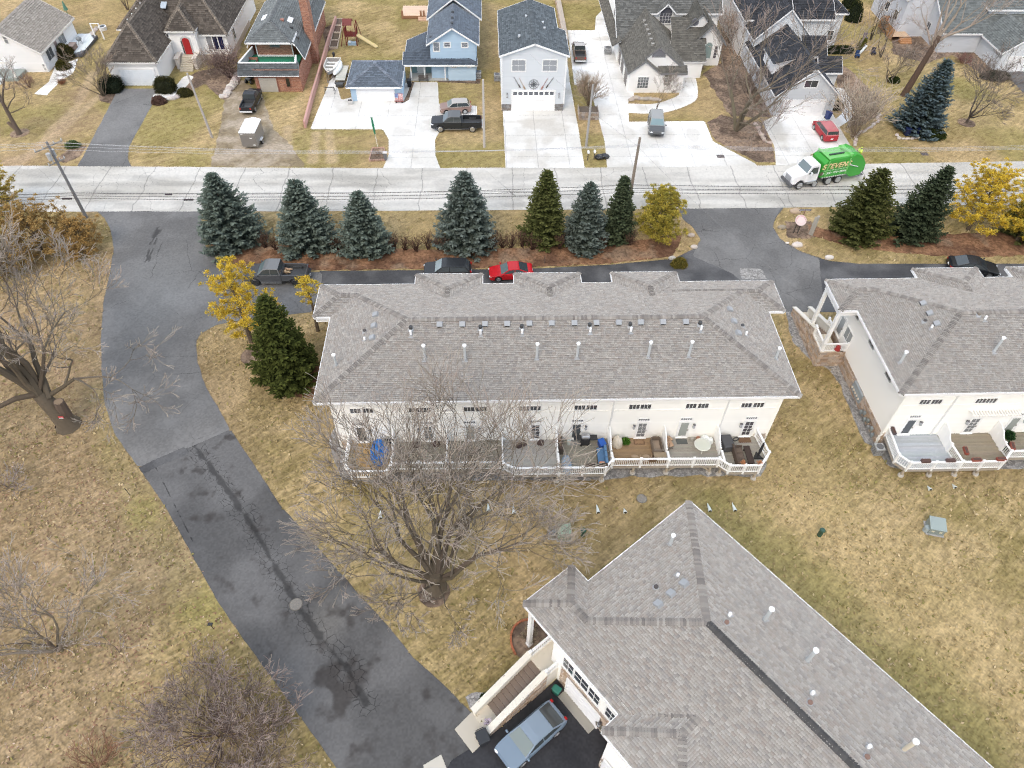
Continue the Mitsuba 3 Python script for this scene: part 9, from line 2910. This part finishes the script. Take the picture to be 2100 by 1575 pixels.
t, S_ = on_deck(F1, 'covered_table', 'table under a dark grey cover on the rightmost deck', 'table', 32.45, -0.4, 0.1)
piece(t, S_, 'cover', [('r', (0, 0, 0.36), (0.9, 1.3, 0.72), 0.07)], (0.065, 0.066, 0.072))
t, S_ = on_deck(F1, 'wicker_sofa', 'dark brown wicker sofa on the rightmost deck', 'sofa', 33.15, -1.75)
piece(t, S_, 'frame', [('b', -0.38, 0.38, -0.95, 0.95, 0.05, 0.38), ('b', -0.45, -0.32, -0.95, 0.95, 0.38, 0.85), ('b', -0.4, 0.38, 0.85, 0.98, 0.38, 0.62)], (0.085, 0.062, 0.048), 'matte')
for k in (-0.6, 0, 0.6):
  piece(t, S_, 'seat_slat', [('b', -0.26, 0.32, k - 0.27, k + 0.27, 0.38, 0.46)], (0.125, 0.095, 0.075), 'matte')
t, S_ = on_deck(F1, 'deck_bench', 'low dark bench right of the wicker sofa', 'bench', 33.95, -1.6)
piece(t, S_, 'seat', [('b', -0.25, 0.25, -0.85, 0.85, 0.36, 0.44)], (0.055, 0.04, 0.034), 'matte')
for k in (-0.7, 0.7):
  piece(t, S_, 'leg', [('b', -0.2, 0.2, k - 0.05, k + 0.05, 0, 0.36)], (0.05, 0.04, 0.034), 'matte')
t, S_ = on_deck(F1, 'door_mat', 'long brown mat before the rightmost rear door', 'mat', 34.2, 0.15)
piece(t, S_, 'mat', [('b', -0.6, 0.45, -0.25, 0.25, 0, 0.02)], (0.15, 0.09, 0.055), 'matte')
t, S_ = on_deck(F1, 'hose_reel', 'dark round hose reel by the wall of the rightmost deck', 'hose reel', 33.3, 0.05)
piece(t, S_, 'reel', [('t', [(0.22 * math.cos(a), 0, 0.3 + 0.22 * math.sin(a)) for a in np.arange(17) * PI / 8], 0.05, 6)], (0.05, 0.05, 0.052))
t, S_ = on_deck(F1, 'folded_parasol', 'black folded parasol with triangular base by the right rail', 'parasol', 34.75, -1.55)
piece(t, S_, 'base', [('t', [(0, 0, 0.02), (0, 0, 0.14)], [0.5, 0.42], 3)], (0.025, 0.025, 0.025))
piece(t, S_, 'canopy', [('t', [(0, 0, 0.15), (0.02, 0, 0.8), (0.03, 0, 1.7), (0.03, 0, 2.0)], [0.05, 0.12, 0.08, 0.02], 7)], (0.03, 0.03, 0.032), 'matte')
for i, x in enumerate((33.0, 34.3)):
  shrub('orange flower pot on the front rail of the rightmost deck, ' + ('left' if i == 0 else 'right'), F1.p(x, -2.85)[:2], 0.42, 0.12, 30, 320 + i, 1, ((0.40, 0.16, 0.07), (0.56, 0.27, 0.13)), 'flower_pot', 'plant', 'orange flower pots', rad=0.014, tilt=(5, 80), z=DZ + 1.0)
for i, (x, y) in enumerate(((7.2, 0.1), (8.8, 0.15), (15.9, 0.1), (17.3, 0.1), (15.5, -0.1))):
  lump('dark potted plants by the wall, %s deck from the left' % ('second', 'second', 'fourth', 'fourth', 'fourth')[i] + (', right' if i in (1, 3) else ', far left' if i == 4 else ', left'), 'dark_pot_plant', 'plant', F1, x, y, 0.28, 0.22, 0.4, (0.085, 0.06, 0.055), 40 + i, 'matte')
for i, (x, y, a, c, lab) in enumerate(((6.55, -1.95, 1.4, (0.23, 0.055, 0.035), 'red planter on the first divider rail of the right block'), (7.0, -2.85, 0, (0.23, 0.06, 0.04), 'red planter on the front rail of the right block, left'), (9.0, -2.85, 0, (0.22, 0.05, 0.035), 'red planter on the front rail of the right block, right'), (10.55, -1.6, 1.3, (0.23, 0.055, 0.035), 'red planter on the second divider rail of the right block'),
                     (1.5, 0.2, 1.5, (0.07, 0.055, 0.06), 'dark oval planter at the wall end of the grey floored deck'), (2.9, -2.85, 0, (0.09, 0.05, 0.05), 'dark planter on the front rail of the grey floored deck, left'), (4.9, -2.85, 0, (0.09, 0.05, 0.05), 'dark planter on the front rail of the grey floored deck, right'))):
  t, S_ = on_deck(F2, 'rail_planter', lab, 'planter', x, y, a, group='rail planters of the right block')
  piece(t, S_, 'box', [('b', -0.36, 0.36, -0.14, 0.14, 0.93, 1.15)], c)
  piece(t, S_, 'soil', [('b', -0.31, 0.31, -0.10, 0.10, 1.15, 1.16)], (0.10, 0.06, 0.05), 'matte')
for i, (x, y) in enumerate(((11.6, 0.1), (10.9, -1.0))):
  p = F2.p(x, y)
  bush('green potted shrub on the third deck of the right block, ' + ('by the wall' if i == 0 else 'by the rail'), p[0], p[1], 0.4, 0.35, 0.5, (0.02, 0.05, 0.02), (0.06, 0.13, 0.05), 90 + i, n=420, base='potted_shrub')
for k in [k for k in scene if k.startswith('potted_shrub')]:
  scene[k]['to_world'] = T().translate([0, 0, DZ])
t = thing('meter_bank', 'grey electric meter cabinet with conduits on the stone end wall', 'utility box')
m = M((0.27, 0.31, 0.34))
m.box(0.80, 0.96, 4.6, 6.4, 0.5, 1.5)
put('cabinet', m, 'satin', t, F2)
for i in range(5):
  m = M((0.52, 0.47, 0.40))
  m.tube([(0.78, 4.8 + i * 0.35, 0.9), (0.68, 4.8 + i * 0.35, 0.9)], 0.11, 8)
  put('meter', m, 'satin', t, F2)
t = thing('gas_meter_row', 'row of grey gas meters and pipes at the foot of the stone end wall', 'utility box')
for i in range(7):
  m = M(jit((0.20, 0.22, 0.225), 0.15))
  y = 1.1 + i * 0.42
  m.add(rounded((0.72, y, 0.55 + 0.35 * (i % 2)), (0.22, 0.3, 0.34), 0.06))
  m.tube([(0.80, y, 0.1), (0.80, y, 0.9)], 0.03, 5)
  put('meter', m, 'satin', t, F2)
t = thing('red_bell', 'red bell ornament on the porch of the right block', 'ornament')
m = M((0.30, 0.03, 0.03))
p = (0.05, 9.55)
m.tube([(p[0], p[1], 2.2), (p[0], p[1], 2.35), (p[0], p[1], 2.65), (p[0], p[1], 2.72)], [0.27, 0.23, 0.16, 0.05], 12)
put('bell', m, 'satin', t, F2)
for i, (u, c, lab) in enumerate((((69.77, 73.31), (0.02, 0.05, 0.14), 'dark blue wheelbarrow shaped bin by the dark hedge'), ((72.64, 74.31), (0.05, 0.05, 0.07), 'dark garden chair on the right back lawn'), ((73.22, 79.53), (0.10, 0.08, 0.14), 'small purple garden chair in the back yard'))):
  t = thing('garden_chair', lab, 'chair')
  m = M(c)
  m.box(u[0] - 0.3, u[0] + 0.3, u[1] - 0.3, u[1] + 0.3, 0.35, 0.45)
  put('seat', m, 'satin', t)
  m = M(c)
  m.box(u[0] - 0.3, u[0] + 0.3, u[1] + 0.25, u[1] + 0.33, 0.45, 1.0)
  put('backrest', m, 'satin', t)
  for a in (-0.25, 0.25):
    m = M(c)
    m.box(u[0] + a - 0.03, u[0] + a + 0.03, u[1] - 0.28, u[1] + 0.3, 0, 0.35)
    put('leg', m, 'satin', t)
labels['garden_chair']['category'] = 'bin'
labels['garden_chair']['label'] = 'dark blue garden seat by the dark hedge'
labels['garden_chair']['category'] = 'chair'
m = M((0.68, 0.72, 0.74))
u = (70.81, 74.31)
m.bar((u[0] - 0.3, u[1], 0.2), (u[0] + 0.5, u[1] + 0.3, 1.3), 0.4, 0.06)
single('white_board', m, 'white board leaning beside the dark blue garden seat', 'board')
t = thing('storage_chest', 'brown wooden chest on the side deck of the upper left house', 'box')
m = M((0.22, 0.165, 0.14))
m.box(-48.6, -47.7, 74.3, 75.7, 0.57, 1.2)
put('body', m, 'matte', t)
m = M((0.27, 0.22, 0.20))
m.box(-48.65, -47.65, 74.25, 75.75, 1.2, 1.28)
put('lid', m, 'matte', t)
t = thing('patio_grill', 'round grey covered kettle grill on the side deck', 'grill')
m = M((0.20, 0.22, 0.24))
e = trimesh.creation.icosphere(2, 1.0)
m.raw(np.array(e.vertices) * [0.4, 0.4, 0.35] + [-47.7, 76.8, 1.3], e.faces)
put('bowl', m, 'satin', t)
for a in range(3):
  m = M((0.08, 0.08, 0.08))
  m.tube([(-47.7 + 0.2 * math.cos(a * 2.1), 76.8 + 0.2 * math.sin(a * 2.1), 1.1), (-47.7 + 0.35 * math.cos(a * 2.1), 76.8 + 0.35 * math.sin(a * 2.1), 0.57)], 0.025, 5)
  put('leg', m, 'satin', t)
t = thing('garden_arch', 'white garden arch posts at the far end of the side deck', 'arch')
for x in (-46.6, -45.4):
  m = M(WHITE)
  m.box(x - 0.08, x + 0.08, 79.6, 79.76, 0, 2.4)
  put('post', m, 'satin', t)
m = M(WHITE)
m.box(-46.7, -45.3, 79.62, 79.72, 2.3, 2.4)
put('lintel', m, 'satin', t)
m = M((0.68, 0.69, 0.70))
u = (-46.75, 83.18)
m.cyl(u[0], u[1], 0, 0.55, 0.55, 0.6, 16)
m.cyl(u[0], u[1], 0.55, 0.56, 0.42, 0.42, 12, (0.03, 0.03, 0.03))
single('white_tub_planter', m, 'round white tub with dark middle beside the bed, upper left', 'planter', 'satin')
m = M((0.10, 0.22, 0.17))
u = (-54.19, 88.6)
m.tube([(u[0], u[1], 0), (u[0], u[1], 2.3)], 0.05, 6)
m.tube([(u[0], u[1], 0.9), (u[0], u[1], 2.2)], [0.35, 0.06], 8)
single('closed_parasol', m, 'closed green parasol behind the upper left house', 'parasol', 'matte')
# grass tufts and fallen leaves
solid = shapely.unary_union([p.buffer(0) for p in PAVED] + [Polygon([F.p(a, b)[:2] for a, b in ((0.4, 0), (36.6, 0), (36.6, 15), (0.4, 15))]) for F in (F1, F2, F3)])
shapely.prepare(solid)
g = np.random.default_rng(99)
def scatter(name, label, cat, n, x0, x1, y0, y1, cols, size, flat, dens=None, avoid=True):
  P = np.column_stack([g.uniform(x0, x1, n), g.uniform(y0, y1, n)])
  keep = ~shapely.contains_xy(solid, P[:, 0], P[:, 1]) if avoid else np.ones(n, bool)
  if dens is not None:
    keep &= dens(P) > g.uniform(0, 1, n)
  P = P[keep]
  n = len(P)
  a = g.uniform(0, 2 * PI, n)
  D = np.column_stack([np.cos(a), np.sin(a), g.uniform(*flat, n)])
  D /= np.linalg.norm(D, axis=1, keepdims=True)
  L = g.uniform(*size, n)
  cols = np.array(cols)
  C = cols[g.integers(0, len(cols), n)] * g.uniform(0.75, 1.2, (n, 1))
  m = M()
  spray_quads(m, np.column_stack([P, np.full(n, 0.015 if avoid else 0.05)]), D, L, L * 0.55, C, np.column_stack([g.normal(size=(n, 2)) * 0.5, np.ones(n)]))
  single(name, m, label, cat, 'leaf', kind='stuff')
def patches(P):
  return np.clip(meshkit.fbm(np.column_stack([P * 0.35, np.full(len(P), 3.0)]), 3, 4) * 2.2 - 0.55, 0.05, 1)
scatter('grass_tufts', 'coarse tufts of dry straw and olive grass over the lawns', 'grass', 80000, -48, 78, -38, 33, [(0.50, 0.39, 0.22), (0.44, 0.33, 0.17), (0.33, 0.27, 0.11), (0.27, 0.24, 0.09), (0.58, 0.46, 0.28), (0.38, 0.29, 0.15)], (0.12, 0.34), (0.25, 1.2), patches)
scatter('fallen_leaves', 'scattered brown fallen leaves on the ground left of the drive', 'leaves', 42000, -50, -3, -38, 33, [(0.34, 0.20, 0.13), (0.46, 0.31, 0.22), (0.26, 0.16, 0.11), (0.55, 0.42, 0.32), (0.40, 0.24, 0.16)], (0.10, 0.24), (-0.05, 0.25),
    lambda P: patches(P + 40) * np.clip((-6 - P[:, 0] - 0.55 * (P[:, 1] + 2)) / 6, 0, 1))
scatter('fallen_leaves', 'brown leaves caught in the gravel edges by the right decks and block ends', 'leaves', 5000, 36, 60, -5, 20, [(0.28, 0.17, 0.11), (0.38, 0.25, 0.17), (0.20, 0.13, 0.09)], (0.08, 0.18), (-0.05, 0.25), patches)
